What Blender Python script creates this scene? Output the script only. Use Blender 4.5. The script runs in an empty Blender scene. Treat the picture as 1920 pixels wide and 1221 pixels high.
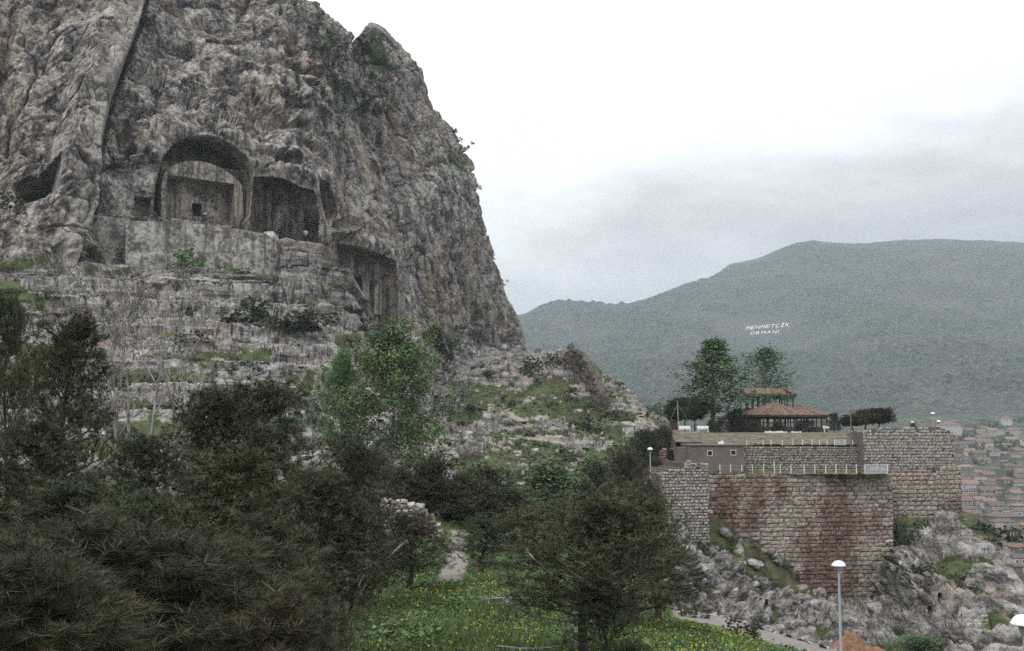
import bpy, bmesh, math, random
import numpy as np
from mathutils import Vector, Matrix

random.seed(11)
RNG = np.random.default_rng(11)
S = bpy.context.scene
COL = S.collection
R = math.radians

# ------------------------------------------------------------------ camera
F = 40.0 / 36.0 * 1920.0          # focal length in photo pixels
HORIZON = 800.0
PITCH = math.atan((HORIZON - 610.5) / F)
cam_d = bpy.data.cameras.new('camera')
cam_d.lens = 40.0
cam_d.sensor_width = 36.0
cam_d.sensor_fit = 'HORIZONTAL'
cam_d.clip_start = 0.3
cam_d.clip_end = 40000.0
cam = bpy.data.objects.new('camera', cam_d)
COL.objects.link(cam)
cam.location = (0, 0, 0)
cam.rotation_euler = (math.pi / 2 + PITCH, 0, 0)
S.camera = cam

# ------------------------------------------------------------------ sky
SUN_EL, SUN_AZ = 52.0, 215.0      # soft light from behind the camera's left shoulder
wld = bpy.data.worlds.new('World')
S.world = wld
wld.use_nodes = True
nt = wld.node_tree
nt.nodes.clear()
L = nt.links.new
def wn(t, **k):
    n = nt.nodes.new(t)
    for a, b in k.items():
        setattr(n, a, b)
    return n
sky = wn('ShaderNodeTexSky', sky_type='NISHITA', sun_disc=False,
         sun_elevation=R(SUN_EL), sun_rotation=R(SUN_AZ))
tc = wn('ShaderNodeTexCoord')
sep = wn('ShaderNodeSeparateXYZ')
L(tc.outputs['Generated'], sep.inputs[0])
# overcast: bright deck overhead, greyer towards the horizon, soft cloud banks
mp = wn('ShaderNodeMapping')
mp.inputs['Scale'].default_value = (1.6, 1.6, 4.2)
mp.inputs['Location'].default_value = (0.55, 0.15, 0.75)
L(tc.outputs['Generated'], mp.inputs[0])
nz = wn('ShaderNodeTexNoise')
nz.inputs['Scale'].default_value = 1.25
nz.inputs['Detail'].default_value = 7.0
nz.inputs['Roughness'].default_value = 0.58
L(mp.outputs[0], nz.inputs['Vector'])
ma = wn('ShaderNodeMath', operation='MULTIPLY_ADD')
ma.inputs[1].default_value = 0.56
ma.inputs[2].default_value = -0.27
L(nz.outputs['Fac'], ma.inputs[0])
ad = wn('ShaderNodeMath', operation='ADD')
L(sep.outputs['Z'], ad.inputs[0])
L(ma.outputs[0], ad.inputs[1])
cr = wn('ShaderNodeValToRGB')
e = cr.color_ramp.elements
e[0].position = 0.04
e[0].color = (2.55, 2.66, 2.74, 1)
e[1].position = 0.44
e[1].color = (11.8, 11.9, 12.0, 1)
x = e.new(0.17)
x.color = (4.6, 4.75, 4.86, 1)
x = e.new(0.29)
x.color = (8.3, 8.5, 8.7, 1)
L(ad.outputs[0], cr.inputs[0])
mx = wn('ShaderNodeMix', data_type='RGBA')
mx.inputs[0].default_value = 0.93
L(sky.outputs[0], mx.inputs[6])
L(cr.outputs[0], mx.inputs[7])
bg = wn('ShaderNodeBackground')
bg.inputs[1].default_value = 0.135
L(mx.outputs[2], bg.inputs[0])
wo = wn('ShaderNodeOutputWorld')
L(bg.outputs[0], wo.inputs[0])

# ------------------------------------------------------------------ sun
sun_d = bpy.data.lights.new('sun', 'SUN')
sun_d.energy = 1.5
sun_d.angle = R(14)
sun_d.color = (1.0, 0.97, 0.92)
sun = bpy.data.objects.new('sun', sun_d)
COL.objects.link(sun)
_d = Vector((math.sin(R(SUN_AZ)) * math.cos(R(SUN_EL)), math.cos(R(SUN_AZ)) * math.cos(R(SUN_EL)), math.sin(R(SUN_EL))))
sun.rotation_euler = _d.to_track_quat('Z', 'Y').to_euler()

S.view_settings.view_transform = 'Standard'
S.view_settings.look = 'None'
S.view_settings.exposure = 0.18
S.view_settings.gamma = 1.0
S.view_settings.use_curve_mapping = False
S.cycles.use_denoising = False
S.cycles.use_adaptive_sampling = False
S.cycles.filter_width = 1.6
S.cycles.denoiser = 'OPENIMAGEDENOISE'
S.cycles.denoising_input_passes = 'RGB_ALBEDO_NORMAL'
S.cycles.denoising_prefilter = 'ACCURATE'
S.cycles.max_bounces = 5
S.cycles.diffuse_bounces = 3
S.cycles.volume_bounces = 1
S.cycles.transparent_max_bounces = 4

# ------------------------------------------------------------------ helpers
_cp, _sp = math.cos(PITCH), math.sin(PITCH)
def P(px, py, Y):
    """world point on the sight line of photo pixel (px, py) at distance Y (works on arrays)"""
    px, py, Y = np.broadcast_arrays(np.asarray(px, float), np.asarray(py, float), np.asarray(Y, float))
    dx = (px - 960.0) / F
    dy = -(py - 610.5) / F
    vy = _cp - _sp * dy
    vz = _sp + _cp * dy
    k = Y / vy
    return np.stack([dx * k, Y, vz * k], -1)
def PV(px, py, Y):
    return Vector(P(px, py, Y).tolist())
def proj(p):
    p = np.asarray(p, float)
    d = p[..., 1] * _cp + p[..., 2] * _sp
    u = -p[..., 1] * _sp + p[..., 2] * _cp
    return 960 + F * p[..., 0] / d, 610.5 - F * u / d

def lerp(a, b, t):
    return a + (b - a) * t
def sstep(a, b, x):
    t = np.clip((x - a) / (b - a), 0, 1)
    return t * t * (3 - 2 * t)

_M = np.uint32(0xFFFFFFFF)
def _hash(ix, iy, iz, seed):
    h = (ix.astype(np.uint32) * np.uint32(374761393) + iy.astype(np.uint32) * np.uint32(668265263)
         + iz.astype(np.uint32) * np.uint32(2147483647) + np.uint32((seed * 1274126177) & 0xFFFFFFFF))
    h = (h ^ (h >> np.uint32(13))) * np.uint32(1274126177)
    h = (h ^ (h >> np.uint32(16))) * np.uint32(2246822519)
    h = h ^ (h >> np.uint32(15))
    return h
def _h01(h):
    return (h & np.uint32(0xFFFFFF)).astype(np.float32) / np.float32(0x1000000)
def gnoise(p, seed=0):
    """gradient noise, about -1..1"""
    p = np.asarray(p, np.float32)
    i = np.floor(p).astype(np.int32)
    f = p - i
    w = f * f * f * (f * (f * 6 - 15) + 10)
    out = 0
    for dx in (0, 1):
        wx = w[..., 0] if dx else 1 - w[..., 0]
        for dy in (0, 1):
            wy = w[..., 1] if dy else 1 - w[..., 1]
            for dz in (0, 1):
                wz = w[..., 2] if dz else 1 - w[..., 2]
                h = _hash(i[..., 0] + dx, i[..., 1] + dy, i[..., 2] + dz, seed)
                gx = ((h & np.uint32(1023)).astype(np.float32) / 511.5 - 1)
                gy = (((h >> np.uint32(10)) & np.uint32(1023)).astype(np.float32) / 511.5 - 1)
                gz = (((h >> np.uint32(20)) & np.uint32(1023)).astype(np.float32) / 511.5 - 1)
                out = out + wx * wy * wz * (gx * (f[..., 0] - dx) + gy * (f[..., 1] - dy) + gz * (f[..., 2] - dz))
    return out * 1.3
def fbm(p, oct=4, seed=0, gain=0.5, lac=2.03):
    p = np.asarray(p, np.float32)
    a, s, o = 1.0, 0.0, 0
    for k in range(oct):
        o = o + a * gnoise(p, seed + k * 17)
        s += a
        a *= gain
        p = p * lac + 3.17
    return o / s * 1.4
def ridged(p, oct=4, seed=0):
    p = np.asarray(p, np.float32)
    a, s, o = 1.0, 0.0, 0
    for k in range(oct):
        o = o + a * (1 - np.abs(gnoise(p, seed + k * 17)) * 2)
        s += a
        a *= 0.5
        p = p * 2.07 + 1.7
    return o / s
def worley(p, seed=0, facet=False):
    """F1, F2 and the hash value of the nearest cell"""
    p = np.asarray(p, np.float32)
    i = np.floor(p).astype(np.int32)
    f1 = np.full(p.shape[:-1], 9, np.float32)
    f2 = f1.copy()
    hid = np.zeros(p.shape[:-1], np.float32)
    fac = np.zeros(p.shape[:-1], np.float32)
    for dx in (-1, 0, 1):
        for dy in (-1, 0, 1):
            for dz in (-1, 0, 1):
                c = (i[..., 0] + dx, i[..., 1] + dy, i[..., 2] + dz)
                h = _hash(*c, seed)
                jx = c[0] + ((h & np.uint32(1023)).astype(np.float32) / 1023)
                jy = c[1] + (((h >> np.uint32(10)) & np.uint32(1023)).astype(np.float32) / 1023)
                jz = c[2] + (((h >> np.uint32(20)) & np.uint32(1023)).astype(np.float32) / 1023)
                d = np.sqrt((jx - p[..., 0]) ** 2 + (jy - p[..., 1]) ** 2 + (jz - p[..., 2]) ** 2)
                near = d < f1
                f2 = np.where(near, f1, np.minimum(f2, d))
                hv = _h01(h * np.uint32(2654435761) ^ (h >> np.uint32(7)))
                hid = np.where(near, hv, hid)
                if facet:
                    g = h * np.uint32(1597334677) ^ (h >> np.uint32(9))
                    tl = ((g & np.uint32(255)).astype(np.float32) / 127.5 - 1) * (p[..., 0] - jx) + (((g >> np.uint32(8)) & np.uint32(255)).astype(np.float32) / 127.5 - 1) * (p[..., 1] - jy) + (((g >> np.uint32(16)) & np.uint32(255)).astype(np.float32) / 127.5 - 1) * (p[..., 2] - jz)
                    fac = np.where(near, tl, fac)
                f1 = np.where(near, d, f1)
    if facet:
        return f1, f2, hid, fac
    return f1, f2, hid

class TPS:
    """smooth surface of log-distance through control points (px, py, Y)"""
    def __init__(self, pts, lam=0.0004):
        a = np.array(pts, float)
        self.c = a[:, :2] / 1000
        v = np.log(a[:, 2])
        n = len(a)
        K = self._k(self.c, self.c) + np.eye(n) * lam
        Pm = np.hstack([np.ones((n, 1)), self.c])
        A = np.block([[K, Pm], [Pm.T, np.zeros((3, 3))]])
        s = np.linalg.solve(A, np.concatenate([v, np.zeros(3)]))
        self.w, self.a = s[:n], s[n:]
    @staticmethod
    def _k(p, q):
        r2 = ((p[:, None, :] - q[None, :, :]) ** 2).sum(-1)
        return 0.5 * r2 * np.log(r2 + 1e-12)
    def __call__(self, px, py):
        px, py = np.broadcast_arrays(np.asarray(px, float), np.asarray(py, float))
        q = np.stack([px.ravel(), py.ravel()], 1) / 1000
        out = np.empty(len(q))
        for k in range(0, len(q), 60000):
            b = q[k:k + 60000]
            out[k:k + 60000] = self._k(b, self.c) @ self.w + self.a[0] + b @ self.a[1:]
        return np.exp(out).reshape(px.shape)

def inpoly(px, py, poly):
    c = np.zeros(np.shape(px), bool)
    n = len(poly)
    for k in range(n):
        x0, y0 = poly[k]
        x1, y1 = poly[(k + 1) % n]
        if y0 == y1:
            continue
        t = ((y0 > py) != (y1 > py)) & (px < (x1 - x0) * (py - y0) / (y1 - y0) + x0)
        c ^= t
    return c
def polydist(px, py, poly, closed=True):
    d = np.full(np.shape(px), 1e9)
    n = len(poly)
    for k in range(n if closed else n - 1):
        x0, y0 = poly[k]
        x1, y1 = poly[(k + 1) % n]
        ex, ey = x1 - x0, y1 - y0
        t = np.clip(((px - x0) * ex + (py - y0) * ey) / (ex * ex + ey * ey + 1e-9), 0, 1)
        d = np.minimum(d, np.hypot(px - x0 - t * ex, py - y0 - t * ey))
    return d
def bump2(px, py, cx, cy, rx, ry, rot=0.0):
    c, s = math.cos(R(rot)), math.sin(R(rot))
    u = ((px - cx) * c + (py - cy) * s) / rx
    v = (-(px - cx) * s + (py - cy) * c) / ry
    return np.exp(-(u * u + v * v))

def np_mesh(name, V, Fc, mat=None, smooth=False, attrs=None, mats=None, mat_idx=None):
    """mesh from numpy vertices and faces (n,k) or a list of such arrays"""
    me = bpy.data.meshes.new(name)
    V = np.ascontiguousarray(V, np.float32).reshape(-1, 3)
    if not isinstance(Fc, (list, tuple)):
        Fc = [Fc]
    Fc = [np.asarray(f, np.int32) for f in Fc if len(f)]
    me.vertices.add(len(V))
    me.vertices.foreach_set('co', V.ravel())
    li = np.concatenate([f.ravel() for f in Fc])
    tot = np.concatenate([np.full(len(f), f.shape[1], np.int32) for f in Fc])
    st = np.concatenate([[0], np.cumsum(tot)[:-1]]).astype(np.int32)
    me.loops.add(len(li))
    me.loops.foreach_set('vertex_index', li)
    me.polygons.add(len(tot))
    me.polygons.foreach_set('loop_start', st)
    me.polygons.foreach_set('loop_total', tot)
    me.polygons.foreach_set('use_smooth', np.full(len(tot), bool(smooth)))
    for m in (mats or ([mat] if mat else [])):
        me.materials.append(m)
    if mat_idx is not None:
        me.polygons.foreach_set('material_index', np.asarray(mat_idx, np.int32))
    for k, v in (attrs or {}).items():
        at = me.attributes.new(k, 'FLOAT', 'POINT')
        at.data.foreach_set('value', np.ascontiguousarray(v, np.float32).ravel())
    me.update(calc_edges=True)
    me.validate()
    return me

def link(name, me, parent=None, loc=None, rot=None, scale=None):
    o = bpy.data.objects.new(name, me)
    COL.objects.link(o)
    if parent is not None:
        o.parent = parent
    if loc is not None:
        o.location = loc
    if rot is not None:
        o.rotation_euler = rot
    if scale is not None:
        o.scale = scale
    return o
def tag(o, label=None, cat=None, group=None, kind=None):
    if label:
        o['label'] = label
    if cat:
        o['category'] = cat
    if group:
        o['group'] = group
    if kind:
        o['kind'] = kind
    return o
def thing(name, label, cat, loc=(0, 0, 0), rotz=0.0, group=None):
    o = bpy.data.objects.new(name, None)
    COL.objects.link(o)
    o.location = loc
    o.rotation_euler = (0, 0, rotz)
    o.empty_display_size = 0.2
    return tag(o, label, cat, group)

class MB:
    """collects simple shapes and links them as one mesh object"""
    def __init__(self):
        self.v, self.f = [], []
    def add(self, verts, faces):
        b = len(self.v)
        self.v += [tuple(map(float, q)) for q in verts]
        self.f += [tuple(b + k for k in q) for q in faces]
        return self
    def box(self, c, s, rz=0.0, taper=1.0):
        cx, cy, cz = c
        hx, hy, hz = s[0] / 2, s[1] / 2, s[2] / 2
        co, si = math.cos(rz), math.sin(rz)
        vs = []
        for z, t in ((-hz, 1.0), (hz, taper)):
            for x, y in ((-hx, -hy), (hx, -hy), (hx, hy), (-hx, hy)):
                x, y = x * t, y * t
                vs.append((cx + x * co - y * si, cy + x * si + y * co, cz + z))
        return self.add(vs, [(3, 2, 1, 0), (4, 5, 6, 7), (0, 1, 5, 4), (1, 2, 6, 5), (2, 3, 7, 6), (3, 0, 4, 7)])
    def tube(self, pts, rad, n=6, cap=True):
        pts = [Vector(p) for p in pts]
        if not isinstance(rad, (list, tuple)):
            rad = [rad] * len(pts)
        base = len(self.v)
        for k, p in enumerate(pts):
            d = (pts[min(k + 1, len(pts) - 1)] - pts[max(k - 1, 0)]).normalized()
            a = d.orthogonal().normalized() if abs(d.z) < 0.99 else Vector((1, 0, 0))
            if abs(d.z) < 0.99:
                a = d.cross(Vector((0, 0, 1))).normalized()
            b = d.cross(a)
            for j in range(n):
                t = 2 * math.pi * j / n
                q = p + (a * math.cos(t) + b * math.sin(t)) * rad[k]
                self.v.append((q.x, q.y, q.z))
        for k in range(len(pts) - 1):
            for j in range(n):
                j2 = (j + 1) % n
                self.f.append((base + k * n + j, base + k * n + j2, base + (k + 1) * n + j2, base + (k + 1) * n + j))
        if cap:
            self.f.append(tuple(base + j for j in reversed(range(n))))
            self.f.append(tuple(base + (len(pts) - 1) * n + j for j in range(n)))
        return self
    def lathe(self, prof, c=(0, 0, 0), n=16):
        base = len(self.v)
        for r, z in prof:
            for j in range(n):
                t = 2 * math.pi * j / n
                self.v.append((c[0] + r * math.cos(t), c[1] + r * math.sin(t), c[2] + z))
        for k in range(len(prof) - 1):
            for j in range(n):
                j2 = (j + 1) % n
                self.f.append((base + k * n + j, base + k * n + j2, base + (k + 1) * n + j2, base + (k + 1) * n + j))
        return self
    def mesh(self, name, mat, smooth=False, off=None):
        me = bpy.data.meshes.new(name)
        vs = self.v
        if off is not None:
            vs = [(a - off[0], b - off[1], c - off[2]) for a, b, c in vs]
        me.from_pydata(vs, [], self.f)
        me.materials.append(mat)
        if smooth:
            me.polygons.foreach_set('use_smooth', [True] * len(me.polygons))
        me.update()
        return me
    def build(self, name, mat, parent=None, smooth=False, off=None, **k):
        return link(name, self.mesh(name, mat, smooth, off), parent, **k)

# ------------------------------------------------------------------ materials
class Mat:
    def __init__(self, name, rough=0.9, spec=0.15):
        self.m = bpy.data.materials.new(name)
        self.m.use_nodes = True
        self.t = self.m.node_tree
        self.b = self.t.nodes['Principled BSDF']
        self.b.inputs['Roughness'].default_value = rough
        self.b.inputs['Specular IOR Level'].default_value = spec
        self._pos = None
    def n(self, typ, **k):
        q = self.t.nodes.new(typ)
        for a, b in k.items():
            setattr(q, a, b)
        return q
    def l(self, a, b):
        self.t.links.new(a, b)
    def pos(self, scale=(1, 1, 1), rot=(0, 0, 0), obj=False):
        if obj:
            src = self.n('ShaderNodeTexCoord').outputs['Object']
        else:
            src = self.n('ShaderNodeNewGeometry').outputs['Position']
        m = self.n('ShaderNodeMapping')
        m.inputs['Scale'].default_value = scale
        m.inputs['Rotation'].default_value = rot
        self.l(src, m.inputs[0])
        return m.outputs[0]
    def noise(self, vec, scale=1.0, detail=6.0, rough=0.55, dist=0.0):
        q = self.n('ShaderNodeTexNoise')
        q.inputs['Scale'].default_value = scale
        q.inputs['Detail'].default_value = detail
        q.inputs['Roughness'].default_value = rough
        q.inputs['Distortion'].default_value = dist
        self.l(vec, q.inputs['Vector'])
        return q.outputs['Fac']
    def voro(self, vec, scale=1.0, feature='F1'):
        q = self.n('ShaderNodeTexVoronoi', feature=feature)
        q.inputs['Scale'].default_value = scale
        self.l(vec, q.inputs['Vector'])
        return q.outputs[0]
    def ramp(self, fac, stops, interp='LINEAR'):
        q = self.n('ShaderNodeValToRGB')
        q.color_ramp.interpolation = interp
        e = q.color_ramp.elements
        while len(e) > 1:
            e.remove(e[-1])
        for k, (p, c) in enumerate(stops):
            if not isinstance(c, (tuple, list)):
                c = (c, c, c)
            x = e[0] if k == 0 else e.new(p)
            x.position = p
            x.color = (c[0], c[1], c[2], 1)
        self.l(fac, q.inputs[0])
        return q.outputs[0]
    def mix(self, fac, a, b, mode='MIX'):
        q = self.n('ShaderNodeMix', data_type='RGBA', blend_type=mode)
        for j, v in ((0, fac), (6, a), (7, b)):
            s = q.inputs[j]
            if isinstance(v, (int, float)):
                s.default_value = v if j == 0 else (v, v, v, 1)
            elif isinstance(v, (tuple, list)):
                s.default_value = (v[0], v[1], v[2], 1)
            else:
                self.l(v, s)
        return q.outputs[2]
    def math(self, op, a, b=0.0, clamp=False):
        q = self.n('ShaderNodeMath', operation=op)
        q.use_clamp = clamp
        for s, v in ((q.inputs[0], a), (q.inputs[1], b)):
            if isinstance(v, (int, float)):
                s.default_value = v
            else:
                self.l(v, s)
        return q.outputs[0]
    def attr(self, name):
        q = self.n('ShaderNodeAttribute')
        q.attribute_name = name
        return q.outputs['Fac']
    def island(self):
        return self.n('ShaderNodeNewGeometry').outputs['Random Per Island']
    def objrand(self):
        return self.n('ShaderNodeObjectInfo').outputs['Random']
    def color(self, c):
        if isinstance(c, (tuple, list)):
            self.b.inputs['Base Color'].default_value = (c[0], c[1], c[2], 1)
        else:
            self.l(c, self.b.inputs['Base Color'])
        return self
    def bump(self, h, strength=0.5, dist=0.1):
        q = self.n('ShaderNodeBump')
        q.inputs['Strength'].default_value = strength
        q.inputs['Distance'].default_value = dist
        self.l(h, q.inputs['Height'])
        self.l(q.outputs[0], self.b.inputs['Normal'])
        return self

def rock_material(name, dark, mid, light, ochre, ochre_amt=0.4, streak=0.5, veg=None, fine=1.0, bump=0.9, streak_sc=1.0):
    M = Mat(name)
    p = M.pos()
    big = M.noise(p, 0.045, 5, 0.6)
    med = M.noise(p, 0.33 * fine, 9, 0.68)
    fin = M.noise(p, 1.7 * fine, 5, 0.75)
    v = M.math('ADD', M.math('MULTIPLY', med, 0.5), M.math('MULTIPLY', fin, 0.5))
    col = M.ramp(v, [(0.38, tuple(q * 0.6 for q in dark)), (0.44, dark), (0.495, mid), (0.55, light), (0.63, tuple(min(1, q * 1.5) for q in light))])
    oc = M.ramp(M.noise(M.pos((1, 1, 0.6)), 0.085, 6, 0.6), [(0.50, 0), (0.64, 1)])
    col = M.mix(M.math('MULTIPLY', oc, ochre_amt), col, M.mix(M.ramp(v, [(0.38, 0), (0.6, 1)]), tuple(q * 0.6 for q in ochre), ochre))
    st = M.ramp(M.noise(M.pos((1, 1, 0.07)), 0.9 * streak_sc, 5, 0.62), [(0.50, 0), (0.62, 1)])
    pat = M.ramp(big, [(0.40, 0), (0.54, 1)]) if streak_sc == 1.0 else 1.0
    col = M.mix(M.math('MULTIPLY', M.math('MULTIPLY', st, pat), streak), col, tuple(q * 0.75 for q in dark))
    if veg:
        groove = M.noise(M.pos((1, 1, 0.05), (0, R(10), 0)), 1.6, 5, 0.6)
        col = M.mix(M.math('MULTIPLY', M.attr('slab'), 0.42), col, M.ramp(groove, [(0.36, mid), (0.5, light), (0.66, tuple(q * 1.15 for q in light))]))
        at = M.attr('veg')
        gcol = M.ramp(M.noise(p, 0.9, 7, 0.7), [(0.32, (0.018, 0.02, 0.012)), (0.5, veg), (0.66, tuple(q * 1.7 for q in veg))])
        gn = M.math('ADD', at, M.math('MULTIPLY', M.math('SUBTRACT', M.noise(p, 1.3, 6, 0.7), 0.5), 0.9))
        col = M.mix(M.ramp(gn, [(0.42, 0), (0.58, 1)]), col, gcol)
    M.color(col)
    h = M.math('ADD', M.math('MULTIPLY', med, 0.7), M.math('MULTIPLY', fin, 0.3))
    M.bump(h, bump, 0.6)
    return M.m

ROCK = rock_material('limestone_cliff', (0.050, 0.043, 0.045), (0.165, 0.150, 0.142), (0.31, 0.29, 0.262), (0.27, 0.19, 0.12), 0.42, 0.9, veg=(0.045, 0.06, 0.03))
ROCK_LIGHT = rock_material('weathered_limestone', (0.085, 0.08, 0.078), (0.23, 0.22, 0.205), (0.37, 0.36, 0.335), (0.28, 0.20, 0.13), 0.35, 0.4, veg=(0.05, 0.07, 0.028), fine=1.6)
DRESSED = rock_material('dressed_rock', (0.10, 0.092, 0.088), (0.24, 0.228, 0.21), (0.33, 0.315, 0.29), (0.29, 0.20, 0.13), 0.40, 0.85, fine=1.2, bump=0.3, streak_sc=1.3)
TOMB_ROCK = rock_material('carved_rock', (0.085, 0.075, 0.072), (0.22, 0.195, 0.175), (0.34, 0.305, 0.265), (0.29, 0.20, 0.13), 0.5, 0.85, fine=1.4, bump=0.4, streak_sc=1.2)
# ================================================================== LARGE STRUCTURE
def pl(pts, axis=1):
    """piecewise linear function through (key, value)"""
    a = np.array(sorted(pts), float)
    return lambda v: np.interp(v, a[:, 0], a[:, 1])

def grid_faces(r, c):
    i = np.arange(r * c).reshape(r, c)
    return np.stack([i[:-1, :-1], i[1:, :-1], i[1:, 1:], i[:-1, 1:]], -1).reshape(-1, 4)

def sheet_normals(p):
    du = np.gradient(p, axis=1)
    dv = np.gradient(p, axis=0)
    n = np.cross(du, dv)
    n /= np.linalg.norm(n, axis=-1, keepdims=True) + 1e-9
    flip = (n * p).sum(-1) > 0
    n[flip] *= -1
    return n
def smooth2(a, k=4):
    for _ in range(k):
        b = a.copy()
        b[1:-1] = (a[:-2] + 2 * a[1:-1] + a[2:]) / 4
        a = b.copy()
        a[:, 1:-1] = (b[:, :-2] + 2 * b[:, 1:-1] + b[:, 2:]) / 4
    return a

# ---- valley floor to the horizon
g = MB()
g.add([(-9000, -1500, -82), (9000, -1500, -82), (9000, 12000, -82), (-9000, 12000, -82)], [(0, 1, 2, 3)])
M = Mat('valley_ground')
M.color(M.ramp(M.noise(M.pos(), 0.02, 8, 0.6), [(0.35, (0.05, 0.06, 0.035)), (0.65, (0.13, 0.12, 0.08))]))
tag(g.build('valley_ground', M.m), kind='structure')

# ---- mountain ------------------------------------------------------
RIDGE = pl([(500, 640), (800, 605), (900, 600), (960, 598), (990, 592), (1010, 582), (1040, 574), (1075, 573), (1110, 577), (1140, 583),
            (1170, 579), (1200, 570), (1230, 561), (1280, 546), (1330, 526), (1370, 501), (1430, 485), (1480, 465), (1500, 459),
            (1525, 456), (1545, 459), (1600, 462), (1700, 455), (1800, 452), (1920, 458), (2200, 470), (2700, 480)])
MTN = TPS([(700, 600, 2500), (990, 595, 2500), (1110, 578, 2550), (1280, 546, 2600), (1525, 456, 2800), (1920, 458, 2700), (2600, 480, 2600),
           (700, 700, 1700), (1100, 700, 1750), (1500, 620, 2000), (1500, 700, 1600), (1920, 620, 1900), (1920, 700, 1450), (2600, 700, 1500),
           (700, 800, 1100), (1300, 800, 1100), (1600, 790, 1080), (1920, 770, 1120), (2600, 770, 1100), (1300, 840, 900), (1920, 830, 900), (2600, 840, 900), (700, 840, 900)])
px = np.linspace(700, 2400, 900)
t = np.linspace(0, 1, 240)[:, None]
top = RIDGE(px)[None, :]
PXm = np.repeat(px[None, :], 240, 0)
PYm = top + (806 - top) * t
p = P(PXm, PYm, MTN(PXm, PYm))
back = []
for k in range(6, 0, -1):
    b = p[0].copy()
    b[:, 1] += 90.0 * k
    b[:, 2] -= 26.0 * k + 3 * k * k
    back.append(b)
p = np.concatenate([np.array(back), p])
n = sheet_normals(smooth2(p, 3))
q = p.copy()
amp = sstep(0, 500, p[..., 1])
d = fbm(q / 420, 4, 5) * 42 * 0.6 + ridged(q / np.array([260, 260, 700]), 3, 9) * 30 + fbm(q / 40, 3, 21) * 5
f1, f2, hid = worley(q / 15.0, 3)
d += (0.75 - f1) * 9 * (0.6 + 0.8 * hid) * sstep(-0.35, 0.1, fbm(q / 160, 3, 8))
n[n[..., 2] < 0] *= -1
fade = np.concatenate([np.ones(6) * 0.3, (sstep(0, 0.08, t[:, 0]) * 0.7 + 0.3) * (1 - 0.8 * sstep(0.8, 0.95, t[:, 0]))])[:, None]
dd = np.maximum(fade, 0)
_full = np.concatenate([np.repeat(PXm[:1], 6, 0), PXm]), np.concatenate([np.repeat(PYm[:1], 6, 0), PYm])
dd = dd * (1 - 0.97 * sstep(1.0, 0.6, np.hypot((_full[0] - 1440) / 130, (_full[1] - 636) / 70)))
p = p + n * (d * dd)[..., None]
veg = 0.5 + 0.5 * fbm(q / 130, 4, 31)
M = Mat('wooded_mountain')
tr = M.noise(M.pos(), 0.16, 5, 0.7)
bigm = M.noise(M.pos((1, 1, 1.6)), 0.006, 6, 0.62)
c1 = M.ramp(tr, [(0.38, (0.008, 0.012, 0.010)), (0.5, (0.026, 0.036, 0.026)), (0.62, (0.060, 0.078, 0.050))])
c2 = M.ramp(tr, [(0.38, (0.026, 0.026, 0.022)), (0.62, (0.092, 0.088, 0.072))])
M.color(M.mix(M.ramp(bigm, [(0.50, 0), (0.64, 0.75)]), c1, c2))
tag(link('mountain', np_mesh('mountain', p, grid_faces(*p.shape[:2]), M.m, smooth=True)), kind='structure')
def mtn_pt(x, y, out=6.0):
    v = P(x, y, MTN(x, y))
    return v * (1 - out / np.linalg.norm(v, axis=-1, keepdims=True))

# ---- town slope ------------------------------------------------------
TOWN = pl([(740, 1250), (770, 1100), (785, 1010), (800, 950), (850, 760), (900, 640), (950, 560), (1000, 490), (1050, 430), (1100, 380), (1200, 300), (1300, 250)])
px = np.linspace(1000, 2600, 220)
py = np.concatenate([np.linspace(778, 830, 40), np.linspace(832, 1300, 100)])
PX, PY = np.meshgrid(px, py)
TP = P(PX, PY, TOWN(PY))
p = TP.copy()
p[..., 2] += fbm(p / 60, 3, 4) * 3.0
M = Mat('town_ground')
M.color(M.ramp(M.noise(M.pos(), 0.05, 8, 0.65), [(0.36, (0.018, 0.026, 0.014)), (0.5, (0.036, 0.045, 0.026)), (0.64, (0.09, 0.08, 0.066))]))
tag(link('town_slope', np_mesh('town_slope', p, grid_faces(*p.shape[:2]), M.m, smooth=True)), kind='structure')

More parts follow.
